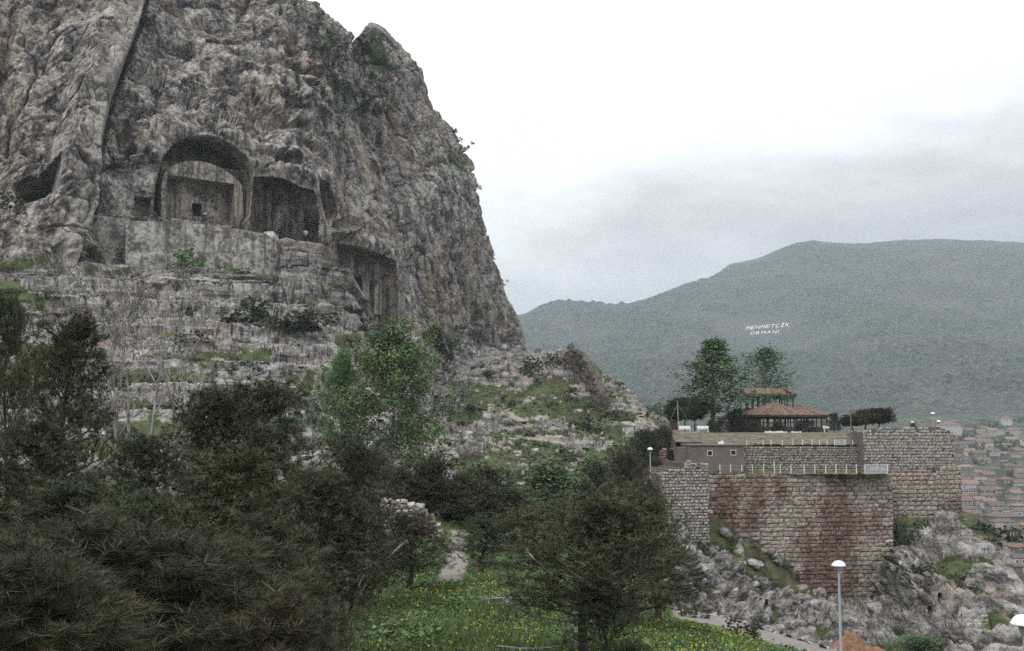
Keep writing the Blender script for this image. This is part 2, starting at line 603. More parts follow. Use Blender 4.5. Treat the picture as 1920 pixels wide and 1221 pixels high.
# ================================================================== ROCK
def rock_disp(p, blk=1.0, pit=1.0, aniso=(1, 1, 1), seed=0, big=1.0):
    """relief of broken limestone in metres, p in world metres"""
    a = np.array(aniso)
    w = np.stack([fbm(p / 6, 3, 40 + seed), fbm(p / 6, 3, 50 + seed), fbm(p / 6, 3, 60 + seed)], -1)
    q = (p + w * 1.5) * a
    d = fbm(p * a / 30, 3, 1 + seed) * 4.6 * big + fbm(p * a / 9, 3, 2 + seed) * 1.4 * big
    calm = sstep(-0.02, 0.30, fbm(p / np.array([13, 13, 20]), 3, 9 + seed))      # sound rock faces between the shattered parts
    blk = blk * lerp(0.26, 1.15, calm)
    d = d + fbm(p / np.array([1.5, 1.5, 14]), 3, 11 + seed) * 0.6 * (1 - calm)
    fis = np.abs(gnoise((p + w * 3.0) / np.array([7.5, 7.5, 34]), 12 + seed))
    d = d - 2.2 * np.exp(-fis / 0.045) * sstep(-0.2, 0.2, fbm(p / 18, 2, 13 + seed))
    fis = np.abs(gnoise((p + w * 2.0) / np.array([16, 16, 4.2]), 14 + seed))
    d = d - 1.1 * np.exp(-fis / 0.05) * sstep(-0.1, 0.3, fbm(p / 15, 2, 15 + seed))
    f1, f2, h, fc = worley(q / np.array([6.0, 6.0, 10.5]), 3 + seed, True)
    d = d + blk * ((h - 0.5) * 2.0 + fc * 1.9 - 1.3 * np.exp(-(f2 - f1) / 0.035))
    f1, f2, h, fc = worley(q / np.array([2.1, 2.1, 2.9]), 4 + seed, True)
    d = d + blk * ((h - 0.5) * 0.65 + fc * 0.8 - 0.5 * np.exp(-(f2 - f1) / 0.05))
    if pit:
        d = d - pit * 1.5 * sstep(0.12, 0.5, fbm(q / 3.4, 3, 7 + seed))
    d = d + fbm(q / 0.9, 3, 8 + seed, gain=0.6) * 0.32 * blk
    return d

# ---- tomb openings (photo outlines on the facade planes)
T1 = [(287, 415), (289, 362), (296, 326), (309, 286), (333, 263), (364, 254), (400, 255), (434, 269), (460, 291), (471, 312), (473, 345), (466, 436)]
T2 = [(476, 332), (505, 331), (532, 337), (560, 350), (586, 357), (590, 372), (593, 400), (594, 462), (468, 448), (470, 380)]
T3 = [(630, 456), (665, 461), (700, 473), (741, 489), (745, 520), (746, 612), (640, 590), (634, 500)]
T4 = [(594, 336), (610, 338), (622, 352), (628, 378), (634, 404), (618, 418), (606, 410), (599, 380)]
class Plane:
    def __init__(self, a, b):
        self.o = P(*a)
        self.u = P(*b) - self.o
        self.u[2] = 0
        self.u /= np.linalg.norm(self.u)
        self.n = np.array([-self.u[1], self.u[0], 0])       # into the rock
        if self.n[1] < 0:
            self.n = -self.n
    def hit(self, px, py, off=0.0):
        v = P(px, py, 1.0)
        o = self.o + self.n * off
        k = (o @ self.n) / (v @ self.n)
        return v * k[..., None]
PL1 = Plane((290, 408, 164.5), (470, 430, 172.5))
PL2 = Plane((470, 440, 174.0), (592, 460, 183.5))
PL3 = Plane((632, 570, 191.0), (745, 590, 213.0))
PL4 = Plane((594, 400, 184.5), (634, 410, 190.0))
def smooth_poly(poly, k=2):
    p = np.array(poly, float)
    for _ in range(k):
        q = np.roll(p, -1, 0)
        p = np.stack([p * 0.75 + q * 0.25, p * 0.25 + q * 0.75], 1).reshape(-1, 2)
    return p
TOMBS = [(smooth_poly(T1, 2), PL1), (T2, PL2), (T3, PL3), (smooth_poly(T4, 1), PL4)]

E1 = pl([(-200, -60), (-130, 280), (-90, 410), (-40, 505), (0, 553), (6, 580), (12, 592), (24, 608), (40, 628), (62, 664), (120, 664), (200, 662), (240, 680),
         (300, 702), (360, 724), (420, 747), (470, 768), (520, 778), (600, 792), (720, 806), (760, 810)])
D1 = TPS([(-260, 400, 143), (0, 400, 150), (180, 400, 158), (290, 400, 164), (380, 400, 168), (470, 410, 173), (590, 440, 184), (632, 455, 191), (745, 490, 214), (780, 500, 226),
          (-260, 0, 166), (0, 0, 173), (180, 0, 183), (380, 0, 197), (555, 0, 209), (640, 40, 219), (680, 100, 226), (668, 230, 219), (702, 350, 219),
          (290, 240, 168.5), (470, 280, 177), (560, 300, 184), (-260, -200, 182), (300, -120, 211), (290, 120, 181), (470, 140, 190), (560, 160, 195),
          (130, 490, 155), (0, 490, 148), (-260, 490, 142), (-260, 640, 142), (0, 640, 148), (380, 640, 167), (600, 640, 186), (760, 640, 218), (800, 740, 226), (0, 740, 148), (400, 740, 167)])
R1, C1 = 500, 660
py = np.linspace(-195, 740, R1)
s = np.linspace(0, 1, C1)
E = E1(py)[:, None]
PX = -260 + (E + 260) * s[None, :]
PY = np.repeat(py[:, None], C1, 1)
Y = D1(PX, PY)
w_flat = np.zeros_like(Y)
for poly, plane in TOMBS:
    dist = polydist(PX, PY, poly)
    dist[inpoly(PX, PY, poly)] = 0
    wgt = 1 - sstep(6, 46, dist)
    hy = plane.hit(PX, PY)[..., 1]
    Y = np.where(wgt > 0, np.exp(lerp(np.log(Y), np.log(np.clip(hy, 120, 260)), wgt)), Y)
    w_flat = np.maximum(w_flat, 1 - sstep(2, 30, dist))
tt = np.clip((PX - (E - 34)) / 34, 0, 1)
Y = Y + 14 * tt ** 3
# relief that follows the photograph's ridges and clefts
crack = pl([(-200, 330), (0, 268), (40, 262), (100, 240), (140, 226), (200, 206), (300, 182), (400, 172), (440, 152), (490, 132), (760, 90)])
left = pl([(-200, 250), (0, 185), (80, 160), (160, 135), (260, 105), (330, 100), (420, 60), (490, 40), (760, 0)])
cx, lx = crack(PY), left(PY)
rel = np.zeros_like(Y)
u = (PX - lx) / (cx - lx)
pillar = sstep(-0.25, 0.35, u) * (1 - sstep(0.93, 1.03, u))
rel += 4.6 * pillar
ck = np.exp(-((PX - cx - 2) / (3.0 + 2.2 * (1 + gnoise(np.stack([PY / 40, 0 * PY, 0 * PY], -1), 34)))) ** 2)
ckamt = np.interp(PY, [-50, 10, 40, 90, 150, 200, 240, 285, 310, 390, 420, 455, 475, 520], [.1, .35, .7, 1, 1, .55, .3, .35, 1, 1, .35, .3, .9, 1]) * (0.75 + 0.5 * gnoise(np.stack([PY / 23, PX / 60, 0 * PY], -1), 33))
rel -= 5.5 * ck * ckamt
rel -= 3.5 * (1 - sstep(0, 60, PX - 0)) * sstep(-30, 180, 400 - PY)            # recess on the far left
rel += 2.6 * bump2(PX, PY, 530, 326, 62, 22, 12)                                # hood above the second tomb
rel += 3.2 * bump2(PX, PY, 682, 452, 66, 22, 22)                                # hood above the third tomb
rel += 2.0 * bump2(PX, PY, 597, 400, 10, 60, -4)
rel -= 2.8 * bump2(PX, PY, 480, 235, 60, 22, 10)
rel -= 3.0 * bump2(PX, PY, 430, 150, 50, 8, 10)
rel -= 2.4 * bump2(PX, PY, 265, 158, 40, 12, 5)
rel -= 2.0 * bump2(PX, PY, 230, 290, 60, 40, 0)
for (a, b, c2, d2, rr, am) in [(300, 80, 40, 6, 3, 2.0), (350, 95, 30, 16, 0, 1.5), (400, 45, 50, 10, 8, 1.2), (540, 225, 26, 12, 25, 2.6), (505, 210, 12, 22, 0, 1.8),
                               (310, 225, 40, 10, 4, 2.0), (380, 190, 30, 30, 0, 1.4), (80, 120, 40, 90, 15, 3.0), (40, 60, 40, 60, 0, 2.5), (70, 270, 25, 40, 10, 2.2),
                               (660, 330, 20, 60, -20, 2.0), (560, 90, 14, 60, -12, 2.5)]:
    rel -= am * bump2(PX, PY, a, b, c2, d2, rr)
p0 = P(PX, PY, Y)
n = sheet_normals(smooth2(p0, 6))
# flank right of the tombs is slabbier, with clefts parallel to the skyline
sl = sstep(560, 700, PX + (PY - 300) * 0.1)
dA = rock_disp(p0, 1.0, 1.0, (1.0, 1.0, 0.85), 0)
rotc = np.stack([p0[..., 0] * 0.93 + p0[..., 2] * 0.37, p0[..., 1], -p0[..., 0] * 0.37 + p0[..., 2] * 0.93], -1)
dB = rock_disp(rotc, 0.85, 0.45, (1.25, 1.0, 0.42), 100)
led = p0[..., 2] + 1.6 * fbm(p0 / 8, 3, 77)
ledge = (np.abs((led / 4.4) % 1.0 - 0.5) * 2) ** 2
dA = dA + ledge * 1.2 * sstep(60, 130, PY) * (1 - sstep(280, 330, PY)) * sstep(200, 260, PX)
disp = lerp(dA, dB, sl)
dfac = np.clip(1 - 0.93 * w_flat, 0.05, 1)
slab = sstep(0.30, 0.62, u) * (1 - sstep(0.95, 1.02, u)) * sstep(-40, 60, PY) * (1 - 0.5 * sstep(0.1, 0.5, fbm(np.stack([PX / 60, PY / 60, 0 * PY], -1), 3, 35)))
dfac = dfac * lerp(1.0, 0.55, slab)   # smooth face beside the cleft
# dressed rock left of the big tomb
dress = inpoly(PX, PY, [(185, 318), (262, 300), (290, 300), (284, 408), (180, 405)])
dfac = np.where(dress, dfac * 0.3, dfac)
disp = disp * dfac + rel * np.clip(1 - w_flat * 0.7, 0, 1)
# caves cut into the face
for poly, dep in (([(24, 332), (70, 322), (108, 312), (106, 340), (99, 371), (40, 373), (30, 352)], 6.0),
                  ([(512, 304), (518, 288), (535, 280), (556, 284), (566, 298), (564, 318), (540, 311), (516, 309)], 6.0),
                  ([(612, 428), (630, 412), (660, 402), (680, 404), (676, 420), (640, 428)], 4.0),
                  ([(252, 366), (284, 372), (284, 405), (254, 404)], 1.6),
                  ([(174, 300), (186, 292), (184, 402), (171, 402)], 4.0)):
    m = inpoly(PX, PY, poly)
    Y = np.where(m, Y, Y)
    dd = polydist(PX, PY, poly)
    disp = np.where(m, -dep * 1.35 * sstep(0, 2.5, dd) + disp * 0.2, disp)
p = p0 + n * disp[..., None]
vegA = 0.55 * sstep(0.18, 0.5, fbm(p0 / 14, 4, 91)) * (sstep(0.0, 0.6, (E - PX < 130).astype(float)) * (PY < 330) * 0.9 + 0.25)
vegA += 0.55 * bump2(PX, PY, 615, 80, 40, 50) + 0.5 * bump2(PX, PY, 650, 160, 22, 55)
backs = []
for k in range(1, 9):
    b = P(PX[:, -1] - 5.0 * k, PY[:, -1] + 0.5 * k, Y[:, -1] + 9.0 * k)
    backs.append(b)
p = np.concatenate([p, np.stack(backs, 1)], 1)
vegA = np.concatenate([vegA, np.repeat(vegA[:, -1:], 8, 1)], 1)
slabA = np.concatenate([slab, np.zeros((R1, 8))], 1)
fc = grid_faces(R1, C1 + 8)
# open the tombs
cxs = np.concatenate([PX, np.repeat(PX[:, -1:], 8, 1)], 1).ravel()
cys = np.repeat(py[:, None], C1 + 8, 1).ravel()
fx, fy = cxs[fc].mean(1), cys[fc].mean(1)
keep = np.ones(len(fc), bool)
colk = (fc % (C1 + 8)).max(1) < C1
for poly, _ in TOMBS:
    keep &= ~(inpoly(fx, fy, poly) & colk)
tag(link('cliff', np_mesh('cliff', p, fc[keep], ROCK, attrs={'veg': vegA, 'slab': slabA})), kind='structure')
CL1 = (PX, PY, p[:, :C1])

# ---- right buttress of the cliff
E2 = pl([(42, 706), (46, 718), (55, 732), (85, 762), (130, 790), (180, 802), (230, 832), (280, 862), (320, 882), (360, 895), (420, 917), (480, 936),
         (520, 951), (560, 967), (590, 985), (620, 996), (655, 1001), (740, 1006)])
_e2 = E2
E2 = lambda v: _e2(v) - 9
S2 = pl([(42, 692), (46, 688), (52, 683), (62, 675), (90, 650), (120, 600), (240, 600), (400, 660), (470, 690), (740, 700)])
D2 = TPS([(600, 60, 244), (705, 45, 250), (800, 250, 262), (690, 300, 238), (760, 400, 241), (850, 400, 258), (780, 520, 240), (900, 520, 266), (800, 640, 238),
          (900, 650, 262), (990, 640, 284), (600, 300, 240), (700, 150, 247), (740, 660, 236), (930, 740, 262), (740, 740, 236), (1000, 740, 284)], 0.0008)
R2, C2 = 420, 330
py = np.concatenate([np.linspace(42, 60, 20), np.linspace(61, 740, R2 - 20)])
E = E2(py)[:, None]
St = S2(py)[:, None]
s = np.linspace(0, 1, C2)
PX = St + (E - St) * s[None, :]
PY = np.repeat(py[:, None], C2, 1)
Y = D2(PX, PY)
tt = np.clip((PX - (E - 60)) / 60, 0, 1)
Y = Y + 14 * tt ** 2.5
Y = Y + 6 * np.clip(1 - (PY - 42) / 26, 0, 1) ** 2
p0 = P(PX, PY, Y)
n = sheet_normals(smooth2(p0, 6))
rotc = np.stack([p0[..., 0] * 0.90 + p0[..., 2] * 0.43, p0[..., 1], -p0[..., 0] * 0.43 + p0[..., 2] * 0.90], -1)
disp = rock_disp(rotc, 1.0, 0.5, (1.2, 1.0, 0.42), 200, 1.0)
for (a, b, c2, d2, rr, am) in [(770, 330, 10, 90, -22, 2.5), (850, 450, 8, 120, -20, 2.6), (800, 560, 14, 80, -10, 2.2), (900, 580, 16, 40, -15, 2.0), (735, 120, 40, 4, 8, 1.6),
                               (850, 300, 14, 30, -20, 2.0), (880, 630, 60, 12, 10, 1.4), (915, 645, 14, 20, 0, 2.6), (690, 200, 20, 60, 0, 3.0), (720, 260, 30, 16, 0, 2.0)]:
    disp -= am * bump2(PX, PY, a, b, c2, d2, rr)
p = p0 + n * (disp * 0.95 * (0.12 + 0.88 * sstep(42, 80, PY)))[..., None]
vegA = 0.45 * sstep(0.15, 0.5, fbm(p0 / 13, 4, 95)) + 0.7 * bump2(PX, PY, 700, 90, 30, 30) + 0.6 * bump2(PX, PY, 740, 125, 40, 12) + 0.5 * bump2(PX, PY, 690, 190, 30, 30) + 0.5 * bump2(PX, PY, 850, 290, 20, 30)
_sh = np.clip((E - St)[:, 0] / 110, 0.02, 1)
backs = [P(PX[:, -1] - 6.0 * k * _sh, PY[:, -1] + 1.0 * k, Y[:, -1] + 9.0 * k * (0.2 + 0.8 * _sh)) for k in range(1, 9)]
p = np.concatenate([p, np.stack(backs, 1)], 1)
vegA = np.concatenate([vegA, np.repeat(vegA[:, -1:], 8, 1)], 1)
tag(link('cliff', np_mesh('cliff_buttress', p, grid_faces(R2, C2 + 8), ROCK, attrs={'veg': vegA})), kind='structure')
CL2 = (PX, PY, p[:, :C2])

# ---- hillside: ledges below the tombs, the slope, the crag below the castle
TOP = pl([(-300, 482), (0, 488), (130, 486), (165, 480), (300, 492), (420, 503), (512, 512), (524, 452), (540, 447), (570, 453), (600, 461), (632, 478), (645, 490), (662, 522),
          (684, 562), (690, 600), (705, 604), (760, 606), (812, 616), (822, 632), (828, 664), (850, 656), (930, 655), (1000, 661), (1062, 662), (1110, 684), (1150, 716),
          (1185, 745), (1215, 776), (1250, 802), (1300, 842), (1330, 862), (1660, 895), (1672, 900), (1790, 930), (1803, 958), (1845, 968), (1866, 990), (1882, 1030), (1900, 1068), (1920, 1100), (2000, 1180), (2100, 1240)])
HILL = TPS([(-300, 482, 146), (0, 488, 150), (130, 488, 152), (300, 497, 154), (420, 508, 156), (512, 515, 157),
            (530, 455, 160), (600, 461, 162), (640, 490, 164), (682, 562, 167), (690, 602, 168), (760, 606, 170), (812, 616, 172), (815, 670, 172),
            (-300, 650, 126), (0, 650, 127), (200, 650, 129), (400, 640, 136), (550, 640, 144), (680, 660, 150), (770, 680, 160),
            (-300, 760, 100), (0, 760, 100), (200, 760, 102), (400, 750, 108), (550, 740, 118), (700, 740, 138), (800, 730, 158),
            (-300, 860, 70), (0, 860, 70), (200, 860, 72), (400, 860, 78), (600, 860, 92), (800, 860, 115),
            (-300, 1000, 42), (0, 1000, 43), (300, 1000, 47), (600, 1000, 58), (800, 1000, 68),
            (0, 1221, 26), (300, 1221, 28), (600, 1221, 34), (800, 1221, 38), (-300, 1221, 25),
            (850, 657, 248), (930, 655, 262), (1000, 661, 276), (1062, 662, 268), (1110, 684, 250), (1185, 745, 215), (1250, 802, 180),
            (900, 700, 232), (1000, 700, 238), (1080, 720, 222), (900, 750, 205), (1000, 750, 205), (1100, 760, 200), (1180, 790, 188),
            (860, 800, 168), (950, 800, 172), (1050, 800, 175), (1150, 820, 166), (1230, 850, 146), (850, 690, 225),
            (900, 860, 132), (1000, 860, 140), (1100, 870, 138), (1200, 890, 126),
            (900, 940, 90), (1000, 940, 97), (1100, 940, 104), (1200, 960, 106),
            (850, 1040, 66), (1000, 1040, 72), (1150, 1050, 84), (1270, 1080, 92),
            (1000, 1221, 55), (1200, 1221, 75),
            (1330, 962, 116), (1400, 1002, 117), (1480, 1062, 118), (1560, 1117, 118.4), (1620, 1117, 118.6), (1672, 1062, 118.8), (1672, 970, 121), (1740, 965, 122), (1800, 960, 124.5),
            (1330, 900, 124), (1500, 960, 127), (1600, 1000, 128), (1672, 920, 127), (1790, 935, 130),
            (1300, 1000, 110), (1350, 1050, 106), (1300, 1100, 98), (1400, 1150, 100), (1500, 1180, 102), (1600, 1221, 100), (1700, 1221, 97), (1800, 1221, 93), (1920, 1221, 90), (2100, 1260, 90),
            (1750, 1100, 108), (1850, 1050, 112), (1900, 1050, 116), (1920, 1100, 108), (1800, 1000, 119), (1865, 962, 126), (2050, 1200, 104),
            (1500, 1400, 80), (1900, 1400, 76), (1200, 1400, 50), (800, 1400, 30), (0, 1400, 20), (-300, 1400, 20), (2100, 1400, 76)], 0.0002)
C3, R3 = 1150, 400
px = np.linspace(-290, 2095, C3)
t = np.linspace(0, 1, R3)[:, None]
PX = np.repeat(px[None, :], R3, 0)
top = TOP(px)[None, :]
_k = np.exp(-np.linspace(-2.5, 2.5, 121) ** 2)
tsm = np.convolve(np.pad(TOP(px), 60, 'edge'), _k / _k.sum(), 'valid')[None, :]
PY = tsm + (1400 - tsm) * t ** 1.06 + (top - tsm) * (1 - t) ** 7
Y = HILL(PX, PY)
p0 = P(PX, PY, Y)
# how rocky each place is
RK = np.array([(-200, 520, .75), (100, 520, .9), (300, 520, 1), (450, 560, .85), (600, 520, 1), (650, 620, .9), (400, 620, .75), (200, 640, .62), (550, 680, .66), (700, 620, 1), (790, 650, 1),
               (60, 600, .6), (30, 560, .5), (110, 640, .55), (40, 680, .5), (300, 720, .52), (550, 760, .45), (600, 850, .55), (850, 730, .75), (870, 690, .85), (950, 670, .85), (1040, 680, .8), (950, 700, .75), (900, 740, .35), (1050, 740, .2), (980, 780, .45),
               (1050, 790, .6), (920, 810, .5), (1150, 790, .5), (1190, 750, .8), (1230, 790, .6), (850, 830, .5), (830, 870, .55), (950, 860, .35), (1080, 850, .4), (1180, 880, .3), (1000, 930, .2),
               (1280, 1000, .5), (1300, 970, .6), (1370, 1000, .08), (1420, 1040, .08), (1340, 985, .15), (1455, 1065, .12), (1390, 1030, .3), (1340, 1060, .75), (1400, 1100, .85), (1300, 1110, .6), (1480, 1130, .7), (1560, 1150, .5), (1620, 1160, .6), (1700, 1100, .8), (1740, 1010, .8),
               (1700, 1010, .35), (1800, 980, .7), (1850, 1000, .3), (1760, 1080, .4), (1860, 1080, .75), (1700, 1200, .6), (1800, 1180, .9), (1900, 1150, .9), (1850, 1200, .8), (2000, 1200, .8), (1780, 1140, .8),
               (600, 1100, .2), (100, 1100, .2), (1000, 1100, .2), (0, 900, .3), (400, 850, .45)], float)
dd = (PX[..., None] - RK[:, 0]) ** 2 + (1.6 * (PY[..., None] - RK[:, 1])) ** 2
wg = 1 / (dd + 300.0) ** 1.6
rock = (wg * RK[:, 2]).sum(-1) / wg.sum(-1)
rock = rock - 0.17 * sstep(840, 880, PX) * sstep(1260, 1220, PX) * sstep(700, 725, PY)
del dd, wg
fine_s = np.clip(Y / 150, 0.45, 1.6)[..., None]
nz1 = 0.5 + 0.70 * fbm(p0 / (7.5 * np.array([1, 1, .45])), 4, 120) + 0.22 * fbm(p0 / 1.6, 3, 121)
rk = sstep(-0.12, 0.12, rock - nz1 + 0.02)
n = sheet_normals(smooth2(p0, 10))
pw = p0 + np.stack([fbm(p0 / 5, 3, 130), fbm(p0 / 5, 3, 131), fbm(p0 / 5, 3, 132)], -1) * 1.3
# bedded rock left of px 830, dipping gently to the right
bed = sstep(900, 780, PX)
zb = pw[..., 2] + 0.05 * p0[..., 0]
strata = lambda h, sd: (((zb / h + 0.35 * fbm(p0 / 20, 2, sd)) % 1.0) ** 1.7)
def groove(h, sd, w):
    q_ = (zb / h + 0.35 * fbm(p0 / 20, 2, sd)) % 1.0
    return np.exp(-np.minimum(q_, 1 - q_) * h / w)
gm = sstep(-0.3, 0.2, fbm(p0 / 7, 3, 143))
ds = strata(3.6, 140) * 2.5 + strata(1.3, 141) * 1.0 - 1.5 - groove(3.6, 140, 0.28) * 2.0 * gm - groove(1.3, 141, 0.14) * 0.9 * gm
f1, f2, h1, t1 = worley(pw / np.array([4.6, 4.6, 2.0]), 150, True)
f1b, f2b, h2, t2 = worley(pw / np.array([1.6, 1.6, 0.9]), 151, True)
blocks = (h1 - 0.45) * 1.3 + t1 * 1.8 - 0.8 * np.exp(-(f2 - f1) / 0.05) + (h2 - 0.5) * 0.55 + t2 * 0.8 - 0.4 * np.exp(-(f2b - f1b) / 0.07)
h1v, jw = h1, f2 - f1
ca, sa = math.cos(R(35)), math.sin(R(35))
pt = np.stack([pw[..., 0] * ca - pw[..., 2] * sa, pw[..., 1], pw[..., 0] * sa + pw[..., 2] * ca], -1)
f1, f2, h1, t1 = worley(pt / np.array([4.4, 4.4, 1.7]), 152, True)
zt2 = pt[..., 2] + 0.7 * fbm(p0 / 6, 2, 153)
saw = ((zt2 / 2.1) % 1.0) ** 1.5 * 1.3 + ((zt2 / 0.75) % 1.0) * 0.4 - 0.9
crag = saw + (h1 - 0.45) * 1.3 + t1 * 0.9 - 0.7 * np.exp(-(f2 - f1) / 0.05) + (h2 - 0.5) * 0.3 + t2 * 0.3 - 0.25 * np.exp(-(f2b - f1b) / 0.06) + fbm(p0 / 9, 3, 154) * 1.6
right = sstep(1260, 1330, PX) * sstep(900, 960, PY)
dr = lerp(lerp(blocks * 0.9, ds * 1.2 + blocks * 0.26, bed), crag * 0.95, right)
smoothout = bump2(PX, PY, 605, 505, 75, 55)
dr = dr * (1 - 0.45 * smoothout) + fbm(p0 / 7, 3, 160) * 0.7
near = np.clip(Y / 90, 0.12, 1)
disp = (rk * (dr + 0.45) + (1 - rk) * (fbm(p0 / 2.2, 4, 161) * 0.42 - 0.25)) * near + fbm(p0 / 18, 3, 162) * 1.3 * near
# low dry-stone steps across the grassy slope
slope = sstep(850, 900, PX) * sstep(1270, 1200, PX) * sstep(680, 700, PY) * sstep(880, 840, PY)
stp = ((p0[..., 2] + 0.8 * fbm(p0 / 9, 2, 170)) / 2.6) % 1.0
disp += slope * (stp ** 3) * 1.1
tread = ((p0[..., 2] + 0.93 * fbm(p0 / np.array([14, 14, 30]), 3, 144)) / 3.1) % 1.0
rk = rk * (1 - 0.8 * bed * sstep(0.42, 0.62, tread) * (1 - sstep(0.70, 0.86, tread)) * sstep(-0.2, 0.25, fbm(p0 / 6, 3, 149)))
rk = np.clip(rk + slope * sstep(0.80, 0.93, stp) * sstep(-0.1, 0.25, fbm(p0 / 12, 2, 171)), 0, 1)
for poly, wd in (([(800, 830), (905, 790), (965, 745), (1000, 752)], 4), ([(965, 772), (1000, 770), (1050, 785), (1080, 800)], 4), ([(1190, 770), (1215, 800), (1250, 815)], 9), ([(1075, 726), (1110, 738)], 6)):
    pass
path = np.zeros_like(Y)
for poly, wd in (([(885, 800), (940, 778), (968, 762), (1000, 748)], 3.5), ([(952, 776), (985, 788), (1010, 800)], 3.5), ([(1190, 765), (1205, 790), (1230, 808), (1262, 815)], 8), ([(1070, 724), (1108, 736)], 4)):
    path = np.maximum(path, 1 - sstep(wd * 0.6, wd * 1.3, polydist(PX, PY, poly, False)))
disp = disp * (1 - 0.8 * path)
disp = disp * (1 - 0.9 * bump2(PX, PY, 892, 668, 44, 20))
disp = np.where((PX < 520) & (PX > 120), np.minimum(disp, lerp(-0.3, 3.0, sstep(4, 40, PY - top))), disp)
disp = np.where(PX > 1800, disp * (0.15 + 0.85 * sstep(5, 110, PY - top)), disp)
crev = sstep(-0.15, -0.75, dr) * sstep(-0.25, 0.25, fbm(p0 / 5, 3, 190))
rk = rk * (1 - crev * (0.35 + 0.6 * right))
def terrace(z, h, a0, sd):
    q_ = (z + 0.30 * h * fbm(p0 / np.array([14, 14, 30]), 3, sd)) / h
    fl = np.floor(q_)
    return (fl + sstep(a0, 1.0, q_ - fl) - q_) * h + 0.30 * h
zt_ = p0[..., 2]
d1 = terrace(zt_, 3.1, 0.66, 144)
d2 = terrace(zt_ + d1, 1.0, 0.60, 145)
wl = bed * (0.25 + 0.75 * rk) * sstep(4, 34, PY - top) * sstep(70, 100, Y)
ws = slope * 0.55 * (0.4 + 0.6 * rk)
dz = (d1 + 0.7 * d2) * wl + terrace(zt_, 2.4, 0.6, 146) * ws
joint = (h1v - 0.5) * 1.1 - 0.8 * np.exp(-jw / 0.05) + (h2 - 0.5) * 0.45 - 0.35 * np.exp(-(f2b - f1b) / 0.06) + fbm(p0 / 4, 3, 147) * 0.9 + fbm(p0 / 0.8, 3, 148) * 0.22
fwd = np.stack([0.25 + 0 * dz, -0.95 + 0 * dz, 0.12 + 0 * dz], -1)
disp = disp * (1 - 0.85 * wl)
p = p0 + n * disp[..., None]
p[..., 2] += dz
p = p + fwd * (joint * wl * rk)[..., None]
back = []
for k in range(8, 0, -1):
    b = p[0].copy()
    b[:, 1] += np.where(px < 830, 2.4 * k, 5.0 * k)
    b[:, 2] -= np.where(px < 830, 0.25 * k, 0.7 * k + 0.25 * k * k)
    back.append(b)
p = np.concatenate([np.array(back), p])
ext = lambda a: np.concatenate([np.repeat(a[:1], 8, 0), a])
M = Mat('hillside_rock_and_grass')
pos = M.pos()
med = M.noise(pos, 0.55, 9, 0.68)
fin = M.noise(pos, 3.2, 5, 0.7)
bedn = M.noise(M.pos((0.16, 0.16, 1.5), (R(2), R(-3), 0)), 1.0, 6, 0.65, 0.4)
v = M.math('ADD', M.math('MULTIPLY', med, 0.28), M.math('ADD', M.math('MULTIPLY', fin, 0.36), M.math('MULTIPLY', bedn, 0.36)))
rc = M.ramp(v, [(0.40, (0.035, 0.031, 0.032)), (0.455, (0.10, 0.092, 0.088)), (0.505, (0.20, 0.188, 0.176)), (0.555, (0.32, 0.305, 0.29)), (0.63, (0.46, 0.45, 0.435))])
oc = M.ramp(M.noise(pos, 0.13, 6, 0.6), [(0.55, 0), (0.68, 0.5)])
rc = M.mix(oc, rc, (0.27, 0.19, 0.13))
gg = M.noise(pos, 0.7, 8, 0.7)
gc = M.ramp(gg, [(0.30, (0.020, 0.019, 0.013)), (0.45, (0.046, 0.060, 0.024)), (0.58, (0.078, 0.108, 0.038)), (0.72, (0.12, 0.125, 0.06))])
gc = M.mix(M.ramp(M.noise(pos, 0.10, 5, 0.6), [(0.45, 0), (0.62, 0.8)]), gc, M.ramp(gg, [(0.3, (0.03, 0.024, 0.018)), (0.65, (0.11, 0.088, 0.06))]))
c = M.mix(M.ramp(M.math('ADD', M.attr('rock'), M.math('MULTIPLY', M.math('SUBTRACT', fin, 0.5), 0.8)), [(0.38, 0), (0.55, 1)]), gc, rc)
c = M.mix(M.attr('path'), c, M.ramp(fin, [(0.3, (0.22, 0.19, 0.16)), (0.7, (0.36, 0.32, 0.27))]))
M.color(c)
M.bump(v, 0.9, 0.5)
HILL_M = M.m
tag(link('hillside', np_mesh('hillside', p, grid_faces(*p.shape[:2]), M.m, attrs={'rock': ext(rk), 'path': ext(path)})), kind='structure')
HG = (PX, PY, p[8:])
HROCK = rk

# ---- foreground: meadow and path
TE = pl([(-300, 985), (0, 985), (300, 988), (600, 995), (800, 1000), (850, 990), (900, 992), (1000, 1005), (1100, 1035), (1200, 1080), (1255, 1132), (1270, 1137), (1350, 1149), (1420, 1171),
         (1500, 1194), (1560, 1212), (1650, 1238), (1750, 1264), (2000, 1290), (2200, 1300)])
FORE = TPS([(-300, 985, 40), (0, 985, 41), (300, 988, 45), (600, 995, 56), (800, 1000, 66), (850, 990, 68), (900, 992, 68), (1000, 1005, 66), (1100, 1035, 60), (1200, 1080, 54), (1270, 1137, 47),
            (1350, 1149, 46), (1420, 1171, 44.5), (1500, 1194, 43), (1560, 1212, 42), (1650, 1238, 40), (1750, 1264, 39), (2000, 1290, 37), (2200, 1300, 37),
            (850, 1090, 42), (700, 1110, 40), (1000, 1100, 40), (1150, 1130, 38), (1300, 1180, 38), (640, 1130, 37),
            (0, 1221, 14), (300, 1221, 18), (600, 1221, 25), (800, 1221, 27), (1000, 1221, 28), (1200, 1221, 30), (1400, 1221, 34), (-300, 1221, 13), (0, 1100, 25), (300, 1100, 29),
            (0, 1500, 6), (600, 1500, 10), (1000, 1500, 12), (1400, 1500, 15), (2000, 1500, 20), (-300, 1500, 6)], 0.0002)
C4, R4 = 620, 220
